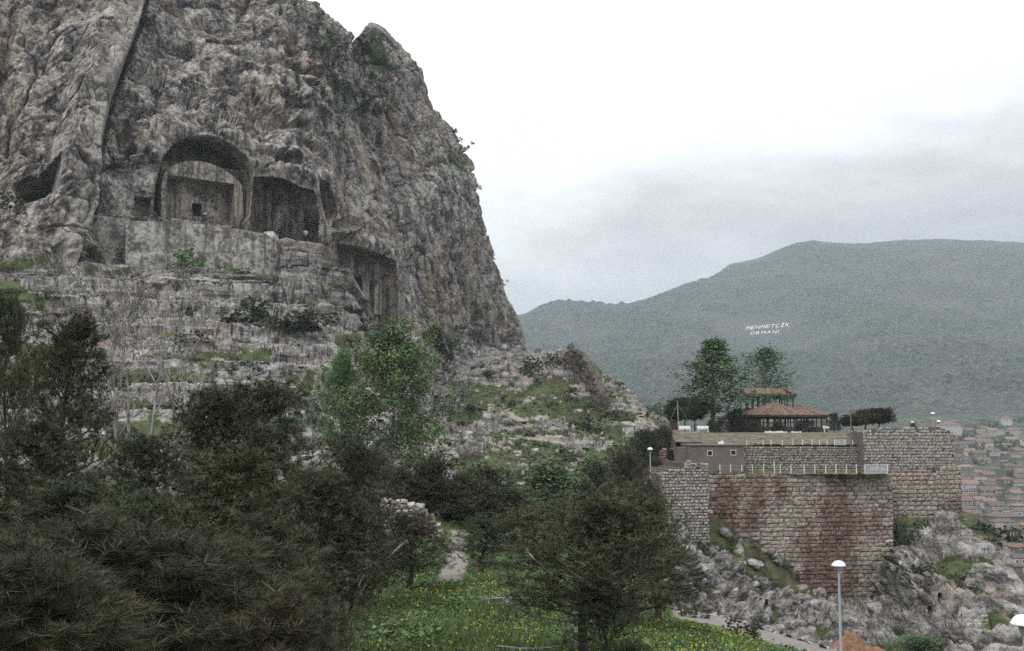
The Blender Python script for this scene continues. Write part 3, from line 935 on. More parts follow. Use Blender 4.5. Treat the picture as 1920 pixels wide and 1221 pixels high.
px = np.linspace(-290, 2150, C4)
t = np.linspace(0, 1, R4)[:, None]
PX = np.repeat(px[None, :], R4, 0)
top = TE(px)[None, :]
PY = top + (1500 - top) * t ** 1.3
Y = FORE(PX, PY)
p = P(PX, PY, Y)
path = np.zeros_like(Y)
PATH1 = [(846, 985), (884, 988), (878, 1030), (882, 1062), (868, 1100), (806, 1104), (826, 1060), (838, 1025)]
PATH3 = [(590, 1190), (640, 1130), (720, 1098), (790, 1092), (760, 1108), (690, 1128), (640, 1168)]
_wx = PX + 14 * fbm(p / 1.6, 3, 185)
_wy = PY + 6 * fbm(p / 1.4, 3, 186)
path = np.maximum(path, inpoly(_wx, _wy, PATH1) * 1.0)
path = np.maximum(path, inpoly(_wx, _wy, PATH3) * 1.0)
dtop = PY - TE(PX)
path = np.maximum(path, ((dtop < 22) & (PX > 1262) & (PX < 1640)) * 1.0)
hump = fbm(p / 3.0, 3, 180) * 0.22 + fbm(p / 0.7, 3, 181) * 0.10
p[..., 2] += hump * (1 - path) * np.clip(dtop / 12, 0.15, 1)
p[..., 2] -= 0.12 * path
back = []
for k in range(8, 0, -1):
    b = p[0].copy()
    b[:, 1] += 0.9 * k
    b[:, 2] -= 0.12 * k * k * np.where(px > 1230, 2.4, 0.6) + 0.1 * k
    back.append(b)
p = np.concatenate([np.array(back), p])
ext = lambda a: np.concatenate([np.repeat(a[:1], 8, 0) * 0, a])
M = Mat('meadow_soil')
pos = M.pos()
gg = M.noise(pos, 1.6, 8, 0.7)
c = M.ramp(gg, [(0.32, (0.016, 0.02, 0.008)), (0.5, (0.06, 0.092, 0.026)), (0.68, (0.12, 0.17, 0.055))])
c = M.mix(M.attr('path'), c, M.ramp(M.noise(pos, 4.0, 7, 0.7), [(0.3, (0.15, 0.135, 0.125)), (0.7, (0.25, 0.23, 0.215))]))
M.color(c)
M.bump(gg, 0.5, 0.1)
tag(link('meadow', np_mesh('meadow', p, grid_faces(*p.shape[:2]), M.m, attrs={'path': ext(path)})), kind='structure')
FG = (PX, PY, p[8:])

def _look(gridset, px, Y):
    PX, PY, p = gridset
    c = int(np.clip(np.searchsorted(PX[0], px), 0, PX.shape[1] - 1))
    col = p[:, c]
    k = int(np.argmin(np.abs(col[:, 1] - Y)))
    return col[k]
def ground(px, Y):
    """ground point in the picture column px at distance Y"""
    a = _look(FG, px, Y)
    b = _look(HG, px, Y)
    q = a if abs(a[1] - Y) < 1.2 or abs(a[1] - Y) < abs(b[1] - Y) else b
    x = (px - 960.0) / F * (q[1] * _cp + q[2] * _sp)
    return Vector((x, q[1], q[2]))
def hit_ground(px, py, which=None):
    """where the sight line of a photo pixel meets the displaced ground"""
    PX, PY, p = which or HG
    c = int(np.clip(np.searchsorted(PX[0], px), 0, PX.shape[1] - 1))
    r = int(np.clip(np.searchsorted(PY[:, c], py), 0, PX.shape[0] - 1))
    return Vector(p[r, c].tolist())
# ================================================================== ROCK-CUT TOMBS
def fill_face(outer, holes=()):
    """triangles of a planar outline (3-D points) with holes"""
    bm = bmesh.new()
    ed = []
    for ring in [outer] + list(holes):
        vs = [bm.verts.new(tuple(map(float, q))) for q in ring]
        ed += [bm.edges.new((vs[k], vs[(k + 1) % len(vs)])) for k in range(len(vs))]
    bmesh.ops.triangle_fill(bm, edges=ed, use_beauty=True)
    bm.verts.index_update()
    v = [tuple(q.co) for q in bm.verts]
    f = [tuple(q.index for q in t.verts) for t in bm.faces]
    bm.free()
    return v, f
def densify(poly, step=5.0):
    out = []
    for k in range(len(poly)):
        a, b = np.array(poly[k], float), np.array(poly[(k + 1) % len(poly)], float)
        m = max(1, int(np.hypot(*(b - a)) / step))
        for j in range(m):
            out.append(a + (b - a) * j / m)
    return np.array(out)
def outset(p, d):
    c = p.mean(0)
    v = p - c
    return c + v * (1 + d / np.linalg.norm(v, axis=1, keepdims=True))
def ring_tunnel(mb, ra, rb, inward=True):
    n = len(ra)
    f = []
    for k in range(n):
        j = (k + 1) % n
        f.append((k, j, n + j, n + k) if inward else (k, n + k, n + j, j))
    mb.add(list(ra) + list(rb), f)
def roughen(ob_mesh, amp=0.12, sc=1.3, seed=0, cuts=0):
    if cuts:
        bm = bmesh.new()
        bm.from_mesh(ob_mesh)
        bmesh.ops.remove_doubles(bm, verts=bm.verts, dist=0.002)
        for _ in range(cuts):
            bmesh.ops.subdivide_edges(bm, edges=[e for e in bm.edges if e.calc_length() > 0.7], cuts=1, use_grid_fill=True)
        bm.to_mesh(ob_mesh)
        bm.free()
    v = np.empty(len(ob_mesh.vertices) * 3, np.float32)
    ob_mesh.vertices.foreach_get('co', v)
    v = v.reshape(-1, 3)
    d = np.stack([fbm(v / sc, 3, seed), fbm(v / sc, 3, seed + 7), fbm(v / sc, 3, seed + 13)], -1)
    ob_mesh.vertices.foreach_set('co', (v + d * amp).astype(np.float32).ravel())
    ob_mesh.update()

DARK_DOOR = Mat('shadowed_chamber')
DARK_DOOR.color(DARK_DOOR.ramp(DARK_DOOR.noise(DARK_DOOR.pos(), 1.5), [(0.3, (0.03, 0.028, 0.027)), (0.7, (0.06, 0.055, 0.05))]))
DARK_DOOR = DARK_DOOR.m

def wall_grid(plane, pxa, pxb, pya, pyb, off, flutes=0.0, seed=0, door=None, nu=90, nv=46):
    """upright wall of dressed rock between two picture columns, with weathered vertical flutes and a doorway left open"""
    A, B = plane.hit(pxa, pyb, off), plane.hit(pxb, pyb, off)
    zt = max(plane.hit(pxa, pya, off)[2], plane.hit(pxb, pya, off)[2])
    zb = min(A[2], B[2]) - 0.5
    u = np.linspace(0, 1, nu)[None, :]
    w = np.linspace(0, 1, nv)[:, None]
    g = A[None, None, :] + (B - A)[None, None, :] * u[..., None] * np.ones((nv, 1, 1))
    g[..., 2] = zt + (zb - zt) * w
    Lw = np.linalg.norm((B - A)[:2])
    uu = np.stack([u * Lw * np.ones((nv, 1)), np.full((nv, nu), seed * 3.3), g[..., 2] * 0.12], -1)
    d = fbm(uu * 1.1, 3, 210 + seed) * flutes * 1.4 + fbm(g / 1.5, 3, 220 + seed) * 0.10
    if flutes:
        rib = np.abs(np.sin(uu[..., 0] * 3.1 + 1.4 * fbm(uu * 0.5, 2, 5)))
        d += (rib ** 4) * flutes * 0.8
    g = g - plane.n * d[..., None]
    return g
def mesh_grid(name, g, mat, hole=None):
    fc = grid_faces(*g.shape[:2])
    if hole is not None:
        gx, gy = proj(g.reshape(-1, 3))
        fx, fy = gx[fc].mean(1), gy[fc].mean(1)
        fc = fc[~((fx > hole[0]) & (fx < hole[2]) & (fy > hole[1]) & (fy < hole[3]))]
    return np_mesh(name, g, fc, mat)
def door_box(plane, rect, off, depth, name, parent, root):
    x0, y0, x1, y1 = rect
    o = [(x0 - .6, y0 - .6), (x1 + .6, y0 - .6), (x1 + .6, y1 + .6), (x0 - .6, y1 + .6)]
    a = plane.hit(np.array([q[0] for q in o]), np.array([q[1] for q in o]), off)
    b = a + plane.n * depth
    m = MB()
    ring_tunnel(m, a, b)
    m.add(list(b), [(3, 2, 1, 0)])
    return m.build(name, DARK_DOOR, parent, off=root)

# --- large arched tomb: a free-standing block in a vaulted niche
root = Vector(PL1.hit(np.array([380.]), np.array([425.]))[0].tolist())
t1 = thing('rock_tomb', 'largest rock-cut tomb with a tall arched niche around a square open chamber', 'tomb', root, 0, 'rock-cut tombs in the cliff')
op = outset(smooth_poly(T1, 2), 1.5)
fr = PL1.hit(op[:, 0], op[:, 1], -0.1)
bk = fr + PL1.n * 8.5
m = MB()
ring_tunnel(m, fr, bk)
v, f = fill_face(bk)
m.add(v, f)
me = m.mesh('vaulted_niche', TOMB_ROCK, off=root)
roughen(me, 0.15, 1.4, 3, 2)
link('vaulted_niche', me, t1)
blk = smooth_poly([(301, 425), (302, 400), (302, 340), (312, 318), (335, 305), (366, 300), (400, 308), (430, 324), (450, 341), (456, 356), (456, 440)], 2)
OFF = 1.6
b0 = PL1.hit(blk[:, 0], blk[:, 1], OFF)
niche = [(314, 327), (375, 336), (440, 345), (440, 424), (375, 416), (314, 408)]
nr = np.array(niche, float)
h0 = PL1.hit(nr[:, 0], nr[:, 1], OFF)
m = MB()
v, f = fill_face(b0, [h0])
m.add(v, f)
ring_tunnel(m, b0, b0 + PL1.n * 6.7, False)
me = m.mesh('tomb_block', TOMB_ROCK, off=root)
roughen(me, 0.08, 0.9, 9, 2)
link('tomb_block', me, t1)
m = MB()
ring_tunnel(m, h0, h0 + PL1.n * 3.4)
me = m.mesh('chamber_sides', TOMB_ROCK, off=root)
roughen(me, 0.05, 0.9, 19, 2)
link('chamber_sides', me, t1)
DOOR1 = (361, 382, 378, 405)
g = wall_grid(PL1, 300, 456, 320, 428, OFF + 3.3, 0.0, 1)
ob = link('chamber_wall', mesh_grid('chamber_wall', g - np.array(root), TOMB_ROCK), t1)
gx, gy = proj(g.reshape(-1, 3))
fc = grid_faces(*g.shape[:2])
fx, fy = gx[fc].mean(1), gy[fc].mean(1)
ob.data = np_mesh('chamber_wall', g - np.array(root), fc[~((fx > DOOR1[0]) & (fx < DOOR1[2]) & (fy > DOOR1[1]) & (fy < DOOR1[3]))], TOMB_ROCK)
door_box(PL1, DOOR1, OFF + 3.25, 2.2, 'doorway', t1, root)
q = PL1.hit(np.array([384.]), np.array([401.5]), OFF + 2.9)[0]
WHITE = Mat('pale_stone')
WHITE.color(WHITE.ramp(WHITE.noise(WHITE.pos(), 5.0), [(0.3, (0.45, 0.44, 0.42)), (0.7, (0.7, 0.69, 0.66))]))
WHITE = WHITE.m
def boulder_mesh(name, seed, mat, n=2):
    bm = bmesh.new()
    bmesh.ops.create_icosphere(bm, subdivisions=n, radius=1.0)
    rr = random.Random(seed)
    for v in bm.verts:
        c = v.co
        for a in range(5):
            d = Vector((math.sin(a * 2.4 + seed), math.cos(a * 1.7 + seed * 2), math.sin(a * 3.1 + seed * 3))).normalized()
            k = c.dot(d)
            if k > 0.62:
                c -= d * (k - 0.62)
        v.co = c * (1 + 0.12 * (rr.random() - 0.5))
    me = bpy.data.meshes.new(name)
    bm.to_mesh(me)
    bm.free()
    me.materials.append(mat)
    return me
o = link('loose_stone', boulder_mesh('loose_stone', 3, WHITE, 1), None, Vector(q.tolist()) + Vector((0, 0, 0.05)), None, (0.42, 0.3, 0.2))
tag(o, 'small white stone lying beside the doorway inside the largest tomb', 'stone')

# --- second tomb
root = Vector(PL2.hit(np.array([530.]), np.array([445.]))[0].tolist())
t2 = thing('rock_tomb', 'middle rock-cut tomb with a flat roof and fluted back wall under a small dark cave', 'tomb', root, 0, 'rock-cut tombs in the cliff')
op = outset(densify(T2, 8), 1.5)
fr = PL2.hit(op[:, 0], op[:, 1], -0.1)
m = MB()
ring_tunnel(m, fr, fr + PL2.n * 4.6)
v, f = fill_face(fr + PL2.n * 4.6)
m.add(v, f)
me = m.mesh('niche', TOMB_ROCK, off=root)
roughen(me, 0.14, 1.2, 23, 2)
link('niche', me, t2)
DOOR2 = (512, 398, 526, 436)
g = wall_grid(PL2, 462, 606, 322, 470, 4.1, 0.55, 2, nu=130)
link('fluted_wall', mesh_grid('fluted_wall', g - np.array(root), TOMB_ROCK), t2)
gx, gy = proj(g.reshape(-1, 3))
fc = grid_faces(*g.shape[:2])
fx, fy = gx[fc].mean(1), gy[fc].mean(1)
t2.children[-1].data = np_mesh('fluted_wall', g - np.array(root), fc[~((fx > DOOR2[0]) & (fx < DOOR2[2]) & (fy > DOOR2[1]) & (fy < DOOR2[3]))], TOMB_ROCK)
door_box(PL2, DOOR2, 3.9, 3.0, 'doorway', t2, root)
q = PL2.hit(np.array([573.]), np.array([437.]), 2.2)[0]
o = link('stone_block', boulder_mesh('stone_block', 8, WHITE, 1), None, Vector(q.tolist()), None, (0.5, 0.4, 0.55))
tag(o, 'upright white stone at the right foot of the middle tomb', 'stone')

# --- narrow niche to its right
root = Vector(PL4.hit(np.array([612.]), np.array([415.]))[0].tolist())
t4 = thing('rock_niche', 'narrow tall niche cut in the rock between the middle tomb and the lowest tomb', 'niche', root, 0, 'rock-cut tombs in the cliff')
op = outset(smooth_poly(T4, 1), 1.5)
fr = PL4.hit(op[:, 0], op[:, 1], -0.1)
m = MB()
ring_tunnel(m, fr, fr + PL4.n * 3.2)
v, f = fill_face(fr + PL4.n * 3.2)
m.add(v, f)
me = m.mesh('niche_sides', TOMB_ROCK, off=root)
roughen(me, 0.2, 1.2, 33, 2)
link('niche_sides', me, t4)
g = wall_grid(PL4, 584, 646, 328, 424, 2.7, 0.4, 4)
link('fluted_wall', mesh_grid('fluted_wall', g - np.array(root), TOMB_ROCK), t4)

# --- third tomb
root = Vector(PL3.hit(np.array([690.]), np.array([590.]))[0].tolist())
t3 = thing('rock_tomb', 'lowest rock-cut tomb at the right with a slanting roof edge and fluted walls', 'tomb', root, 0, 'rock-cut tombs in the cliff')
op = outset(densify(T3, 8), 1.5)
fr = PL3.hit(op[:, 0], op[:, 1], -0.1)
m = MB()
ring_tunnel(m, fr, fr + PL3.n * 6.0)
v, f = fill_face(fr + PL3.n * 6.0)
m.add(v, f)
me = m.mesh('niche', TOMB_ROCK, off=root)
roughen(me, 0.14, 1.2, 43, 2)
link('niche', me, t3)
DOOR3 = (665, 518, 678, 552)
g = wall_grid(PL3, 616, 756, 440, 625, 4.2, 0.6, 6, nu=150)
gx, gy = proj(g.reshape(-1, 3))
fc = grid_faces(*g.shape[:2])
fx, fy = gx[fc].mean(1), gy[fc].mean(1)
link('fluted_wall', np_mesh('fluted_wall', g - np.array(root), fc[~((fx > DOOR3[0]) & (fx < DOOR3[2]) & (fy > DOOR3[1]) & (fy < DOOR3[3]))], TOMB_ROCK), t3)
door_box(PL3, DOOR3, 4.0, 2.5, 'doorway', t3, root)
# engaged pillar that divides the back wall
g0 = PL3.hit(np.array([702., 716., 716., 702.]), np.array([590., 590., 462., 462.]), 3.0)
m = MB()
a = [Vector(q.tolist()) for q in g0]
n3 = Vector(PL3.n.tolist())
vs = a + [q + n3 * 1.6 for q in a]
m.add(vs, [(0, 1, 2, 3), (0, 3, 7, 4), (1, 5, 6, 2), (3, 2, 6, 7)])
me = m.mesh('pillar', TOMB_ROCK, off=root)
roughen(me, 0.14, 0.8, 53, 3)
link('pillar', me, t3)

# --- dressed terrace wall in front of the large tomb
def facade(name, top, bot, Ya, Yb, xa, xb, nu, nv, streak, back, mat, seed):
    """vertical dressed rock face with a ledge on top"""
    px = np.linspace(xa, xb, nu)
    Y = np.exp(np.interp(px, [xa, xb], np.log([Ya, Yb])))
    a = P(px, np.interp(px, *zip(*top)), Y)
    b = P(px, np.interp(px, *zip(*bot)), Y)
    g = a[None] + (b - a)[None] * np.linspace(0, 1, nv)[:, None, None]
    nn = np.array([-(a[-1] - a[0])[1], (a[-1] - a[0])[0], 0])
    nn /= np.linalg.norm(nn)
    q = g * np.array([1, 1, 0.10])
    d = fbm(q / 1.1, 4, seed) * streak + fbm(g / 3, 3, seed + 3) * 0.25 + np.linspace(0.0, -0.8, nv)[::-1][:, None] * 0.6
    g = g - nn * d[..., None]
    led = [g[0] + nn * k * back / 7 + np.array([0, 0, 0.04 * k]) + np.array([0, 0, 1]) * (fbm(g[0] / 2 + k, 2, seed + 9) * 0.25)[:, None] for k in range(8, 0, -1)]
    g = np.concatenate([np.array(led), g])
    g[:, 0] = g[:, 0] + nn * 5.0
    g = np.concatenate([g[:, :1] + nn * 3, g, g[:, -1:] + nn * 4], 1)
    return np_mesh(name, g, grid_faces(*g.shape[:2]), mat)
me = facade('terrace_wall', [(232, 408), (248, 413), (300, 415), (380, 420), (420, 425), (470, 432), (500, 438), (520, 452)], [(232, 505), (380, 520), (520, 535)], 155.5, 161.5, 234, 520, 230, 70, 0.22, 9, DRESSED, 301)
tag(link('terrace_wall', me), 'long dressed rock wall with dark vertical streaks below the arched tomb', 'rock wall')
me = facade('terrace_wall', [(150, 402), (180, 403), (215, 406), (245, 409)], [(150, 505), (245, 510)], 156.8, 159.5, 152, 246, 90, 60, 0.2, 6, DRESSED, 311)
tag(link('terrace_wall', me), 'short set-back rock wall between the dark cleft and the long streaked wall', 'rock wall')
q = PV(508, 446, 163)
o = link('boulder', boulder_mesh('boulder', 5, ROCK_LIGHT), None, q, (0.2, 0.3, 0.4), (1.5, 1.2, 1.1))
tag(o, 'pale angular boulder perched at the right end of the terrace wall', 'boulder')
# ================================================================== CASTLE TERRACE
def zpx(py, Y):
    return float(P(960, py, Y)[2])
def xpx(px, Y, py=820):
    return float(P(px, py, Y)[0])

M = Mat('dry_earth')
gg = M.noise(M.pos(), 1.1, 8, 0.72)
M.color(M.ramp(gg, [(0.32, (0.05, 0.042, 0.032)), (0.5, (0.115, 0.095, 0.07)), (0.66, (0.19, 0.165, 0.125))]))
M.bump(gg, 0.6, 0.2)
EARTH = M.m
xs = np.linspace(18.2, 47.6, 150)
ys = np.concatenate([np.linspace(126.9, 134, 40), np.linspace(134.5, 196, 60), [199, 204, 215]])
XX, YY = np.meshgrid(xs, ys)
ZZ = np.interp(YY, [124, 126.3, 133, 196, 205, 215], [-2.5, -2.1, -0.80, -0.80, -6, -14])
ZZ = ZZ + fbm(np.stack([XX, YY, XX * 0], -1) / 2.5, 3, 400) * 0.18 * (YY < 134) + fbm(np.stack([XX, YY, XX * 0], -1) / 6, 3, 401) * 0.10
ZZ = ZZ + 0.35 * sstep(26, 18, XX) * (YY < 140)
G = np.stack([XX, YY, ZZ], -1)
left_skirt = G[:, :1] + np.array([-0.6, 0.5, -9.0])
G = np.concatenate([left_skirt, G, G[:, -1:] + np.array([0.1, 0.5, -4])], 1)
tag(link('terrace_ground', np_mesh('terrace_ground', G, grid_faces(*G.shape[:2]), EARTH)), kind='structure')
xs = np.linspace(19.0, 39.0, 100)
ys = np.linspace(117.2, 127.2, 40)
XX, YY = np.meshgrid(xs, ys)
ZZ = -4.85 + fbm(np.stack([XX, YY, XX * 0], -1) / 1.5, 3, 402) * 0.12 + sstep(118.5, 117.2, YY) * 0.0
M = Mat('walkway_grass')
gg = M.noise(M.pos(), 1.7, 8, 0.7)
M.color(M.ramp(gg, [(0.34, (0.03, 0.035, 0.016)), (0.5, (0.07, 0.078, 0.036)), (0.64, (0.15, 0.13, 0.09))]))
G = np.stack([XX, YY, ZZ], -1)
tag(link('walkway', np_mesh('walkway', G, grid_faces(*G.shape[:2]), M.m)), kind='structure')

# ---- masonry
def stone_material(name, cols, stain=None, stain_amt=0.0, seed=0.0):
    M = Mat(name)
    p = M.pos()
    isl = M.island()
    c = M.ramp(isl, [(k / (len(cols) - 1), q) for k, q in enumerate(cols)])
    fin = M.noise(p, 3.4, 6, 0.72)
    c = M.mix(0.9, c, M.ramp(fin, [(0.36, 0.35), (0.64, 1.55)]), 'MULTIPLY')
    if stain:
        st = M.noise(M.pos((1, 1, 0.62), (0, 0, 0)), 0.155, 5, 0.62)
        st2 = M.noise(M.pos((1, 1, 0.2)), 0.5, 4, 0.6)
        a = M.ramp(M.math('ADD', M.math('MULTIPLY', st, 0.75), M.math('MULTIPLY', st2, 0.25)), [(0.49, 0), (0.57, 1)])
        c = M.mix(M.math('MULTIPLY', a, stain_amt), c, M.mix(1.0, c, stain, 'MULTIPLY'))
    M.color(c)
    M.bump(fin, 0.8, 0.12)
    return M.m
ASHLAR = stone_material('brown_ashlar', [(0.145, 0.116, 0.094), (0.245, 0.203, 0.168), (0.355, 0.305, 0.258), (0.19, 0.153, 0.127), (0.50, 0.45, 0.39)], (0.46, 0.36, 0.315), 0.9)
RUBBLE = stone_material('grey_rubble', [(0.12, 0.105, 0.095), (0.27, 0.25, 0.225), (0.38, 0.36, 0.33), (0.19, 0.165, 0.145), (0.47, 0.45, 0.42)])
RUBBLE_BROWN = stone_material('brown_rubble', [(0.13, 0.11, 0.095), (0.22, 0.19, 0.165), (0.30, 0.265, 0.235), (0.17, 0.145, 0.125)], (0.6, 0.5, 0.45), 0.6)
MORTAR = stone_material('dark_mortar', [(0.12, 0.095, 0.08), (0.14, 0.115, 0.098)])
MORTAR_PALE = stone_material('pale_mortar', [(0.12, 0.105, 0.092), (0.16, 0.14, 0.125)])

def stone_meshes(mat, n, seed, rough=0.16):
    out = []
    rr = random.Random(seed)
    for k in range(n):
        j = lambda a: (rr.random() - 0.5) * 2 * a
        # unit block: x -.5..5, y 0 (front) .. 1 (back), z -.5...5, front edges worn away
        b = [(-.5 + j(rough * .4), 0.34 + j(.1), -.5 + j(rough * .4)), (.5 + j(rough * .4), 0.34 + j(.1), -.5 + j(rough * .4)), (.5 + j(rough * .4), 0.34 + j(.1), .5 + j(rough * .4)), (-.5 + j(rough * .4), 0.34 + j(.1), .5 + j(rough * .4))]
        e = 0.34
        f = [(-e + j(rough * .6), j(.12), -e * .9 + j(rough * .6)), (e + j(rough * .6), j(.12), -e * .9 + j(rough * .6)), (e + j(rough * .6), j(.12), e * .9 + j(rough * .6)), (-e + j(rough * .6), j(.12), e * .9 + j(rough * .6))]
        r = [(x, 1.0, z) for x, y, z in b]
        m = MB()
        m.add(f + b + r + [(j(.1), -0.06, j(.1))], [(0, 1, 12), (1, 2, 12), (2, 3, 12), (3, 0, 12), (0, 4, 5, 1), (1, 5, 6, 2), (2, 6, 7, 3), (3, 7, 4, 0), (4, 8, 9, 5), (5, 9, 10, 6), (6, 10, 11, 7), (7, 11, 8, 4)])
        out.append(m.mesh('stone', mat))
    return out

def stone_wall(name, label, a, b, ztop, zbot, course, lrange, mat, core_mat, thick=1.6, seed=0, n_obj=300, visible=None, group=None, cat='wall', proud=0.08, jit=0.3, core_top=None, root=None, lean=0.0):
    """masonry wall face from plan point a to b (left to right as seen); ztop may depend on the distance along the wall"""
    rr = random.Random(seed)
    ax, ay = a
    bx, by = b
    Lw = math.hypot(bx - ax, by - ay)
    ux, uy = (bx - ax) / Lw, (by - ay) / Lw
    nx, ny = uy, -ux                     # outward, towards the viewer
    zt = ztop if callable(ztop) else (lambda s: ztop)
    if root is None:
        root = thing(name, label, cat, (ax, ay, zbot), math.atan2(uy, ux), group)
    rz = 0.0
    # core, stepped along the top
    m = MB()
    K = max(6, int(Lw / 0.5))
    for k in range(K):
        s0, s1 = Lw * k / K, Lw * (k + 1) / K
        h = min(zt(s0 + 1e-3), zt((s0 + s1) / 2), zt(s1 - 1e-3)) - zbot - 0.04 - course * 0.7 * rr.random()
        vs = [(s0, 0.10, 0), (s1, 0.10, 0), (s1, thick, 0), (s0, thick, 0), (s0, 0.10, h), (s1, 0.10, h), (s1, thick, h), (s0, thick, h)]
        fs = [(4, 5, 6, 7), (0, 1, 5, 4), (2, 3, 7, 6)]
        if k == 0:
            fs.append((3, 0, 4, 7))
        if k == K - 1:
            fs.append((1, 2, 6, 5))
        fs += [(1, 2, 6, 5), (3, 0, 4, 7)] if 0 < k < K - 1 else []
        m.add(vs, fs)
    me = m.mesh('wall_core', core_mat)
    link('wall_core', me, root)
    sm = stone_meshes(mat, 8, seed + 5)
    items = []
    z = zbot
    while z < max(zt(s) for s in np.linspace(0.01, Lw - 0.01, 40)) - 0.1:
        ch = course * (1 + (rr.random() - .5) * jit * 1.2)
        s = -rr.random() * lrange[0] * 0.6
        while s < Lw:
            ln = rr.uniform(*lrange)
            s0, s1 = max(s, 0), min(s + ln, Lw)
            s += ln
            if s1 - s0 < 0.1:
                continue
            mid = (s0 + s1) / 2
            if z + ch * 0.55 > zt(mid):
                continue
            x, y = ax + ux * mid, ay + uy * mid
            zc = z + ch / 2 + (rr.random() - .5) * jit * 0.3 * ch
            if z + ch > zt(mid) - 0.05 and rr.random() < 0.22:
                continue
            qx, qy = proj(np.array([x, y, zc]))
            vis = visible is None or visible(float(qx), float(qy))
            if not vis:
                continue
            items.append((mid, -proud * rr.random() - 0.02 + 0.0, zc - zbot, s1 - s0 - 0.025, ch - 0.022 + (rr.random() - .5) * jit * 0.25 * ch, rr.randrange(8), rr.random()))
        z += ch
    # a stone back row hides nothing; the picked stones are the largest
    order = sorted(range(len(items)), key=lambda k: -items[k][3] * items[k][4])
    single = set(order[:n_obj])
    V, Fq, Ft, base = [], [], [], 0
    for k, (mid, pr, zc, ln, ch, var, _r) in enumerate(items):
        flip = -1 if _r < 0.5 else 1
        if k in single:
            o = link('stone', sm[var], root, (mid, pr, zc), (0, (_r - .5) * 0.05, 0), (ln, 0.32, ch))
        else:
            me = sm[var]
            v = np.empty(len(me.vertices) * 3, np.float32)
            me.vertices.foreach_get('co', v)
            V.append(v.reshape(-1, 3) * np.array([ln, 0.32, ch]) + np.array([mid, pr, zc]))
            for pg in me.polygons:
                (Ft if len(pg.vertices) == 3 else Fq).append([base + q for q in pg.vertices])
            base += len(me.vertices)
    if V:
        o = link('small_stones', np_mesh('small_stones', np.concatenate(V), [np.array(Fq), np.array(Ft)], mat), root)
        o['kind'] = 'stuff'
    return root

def pxw(px, Y, py=900):
    v = P(px, py, Y)
    return float(v[0]), float(v[1])
def step_top(pts, a, b, Y):
    """wall top by picture column (px, py) pairs, stepwise"""
    xs = [xpx(q[0], Y, q[1]) - a[0] for q in pts]
    sc = math.hypot(b[0] - a[0], b[1] - a[1]) / max(1e-6, b[0] - a[0])
    zs = [zpx(q[1], Y) for q in pts]
    def f(s):
        k = 0
        for j in range(len(xs)):
            if xs[j] * sc <= s + 1e-6:
                k = j
        return zs[k]
    return f

base_line = [(1326, 950), (1400, 995), (1480, 1056), (1556, 1122), (1622, 1122), (1676, 1060), (1676, 1000)]
def vis_main(px, py):
    yb = np.interp(px, [q[0] for q in base_line], [q[1] for q in base_line])
    return py < yb + 14
a, b = pxw(1329, 116.2), pxw(1673, 119.0)
stone_wall('curtain_wall', 'tall brown stone curtain wall with dark reddish stains standing on the crag', a, b, -4.80, zpx(1135, 118), 0.43, (0.4, 1.5), ASHLAR, MORTAR, 2.2, 21, 300, vis_main, 'castle walls')
# right return of the curtain wall
def vis_any(px, py):
    return True
# left bastion
a, b = pxw(1241, 108.0), pxw(1329, 108.8)
tp = step_top([(1230, 887), (1248, 883), (1256, 880), (1268, 877), (1284, 865), (1296, 867), (1309, 879), (1313, 866), (1322, 869), (1327, 873)], a, b, 108.4)
stone_wall('rubble_bastion', 'grey rubble bastion with broken merlons on top at the left end of the curtain wall', a, b, tp, zpx(1030, 108), 0.285, (0.2, 0.5), RUBBLE, MORTAR, 8.0, 22, 260, None, 'castle walls')
bast = S.collection.objects[-1]
a, b = pxw(1207, 118.0), pxw(1240.5, 108.1)
stone_wall('bastion_side_wall', 'shaded side wall of grey rubble running back from the corner of the broken bastion', a, b, zpx(884, 109), zpx(1000, 110), 0.36, (0.3, 0.6), RUBBLE_BROWN, MORTAR, 1.0, 23, 120, None, 'castle walls')
# tower at the right: brown below, grey rubble above
def vis_tow(px, py):
    return py < 985
a, b = pxw(1671, 121.0), pxw(1757, 121.4)
stone_wall('tower_wall', 'brown coursed stone tower base between the curtain wall and the recessed corner', a, b, zpx(884, 121.2), zpx(1000, 121.2), 0.44, (0.5, 1.1), ASHLAR, MORTAR, 6.0, 24, 200, vis_tow, 'castle walls')
a, b = pxw(1756, 124.2), pxw(1803, 124.6)
stone_wall('tower_wall', 'narrow recessed brown stone wall at the far right corner of the tower', a, b, zpx(874, 124.4), zpx(1000, 124.4), 0.44, (0.5, 1.0), ASHLAR, MORTAR, 5.0, 25, 120, vis_tow, 'castle walls')
a, b = pxw(1621, 124.9), pxw(1791, 125.4)
tp = step_top([(1600, 808), (1636, 814), (1646, 803), (1668, 806), (1690, 801), (1712, 807), (1722, 802), (1744, 810), (1752, 806), (1762, 800), (1776, 804), (1784, 809)], a, b, 125.2)
stone_wall('tower_parapet', 'pale grey rubble upper wall of the tower with an uneven top', a, b, tp, zpx(890, 125), 0.31, (0.25, 0.55), RUBBLE, MORTAR_PALE, 4.0, 26, 300, None, 'castle walls')
a, b = pxw(1597, 131.0), pxw(1640, 131.4)
tp = step_top([(1590, 810), (1604, 806), (1622, 809), (1634, 806)], a, b, 131.2)
stone_wall('low_rubble_wall', 'short grey rubble wall on the terrace between the pole and the tower', a, b, tp, zpx(838, 131), 0.31, (0.3, 0.55), RUBBLE, MORTAR_PALE, 1.0, 27, 60, None, 'castle walls')
# retaining wall in the middle
a, b = pxw(1394, 126.6), pxw(1624, 126.9)
stone_wall('retaining_wall', 'low brownish rubble retaining wall behind the fence on top of the curtain wall', a, b, zpx(836, 126.6), -5.1, 0.26, (0.22, 0.5), RUBBLE_BROWN, MORTAR_PALE, 0.8, 28, 300, None, 'castle walls')
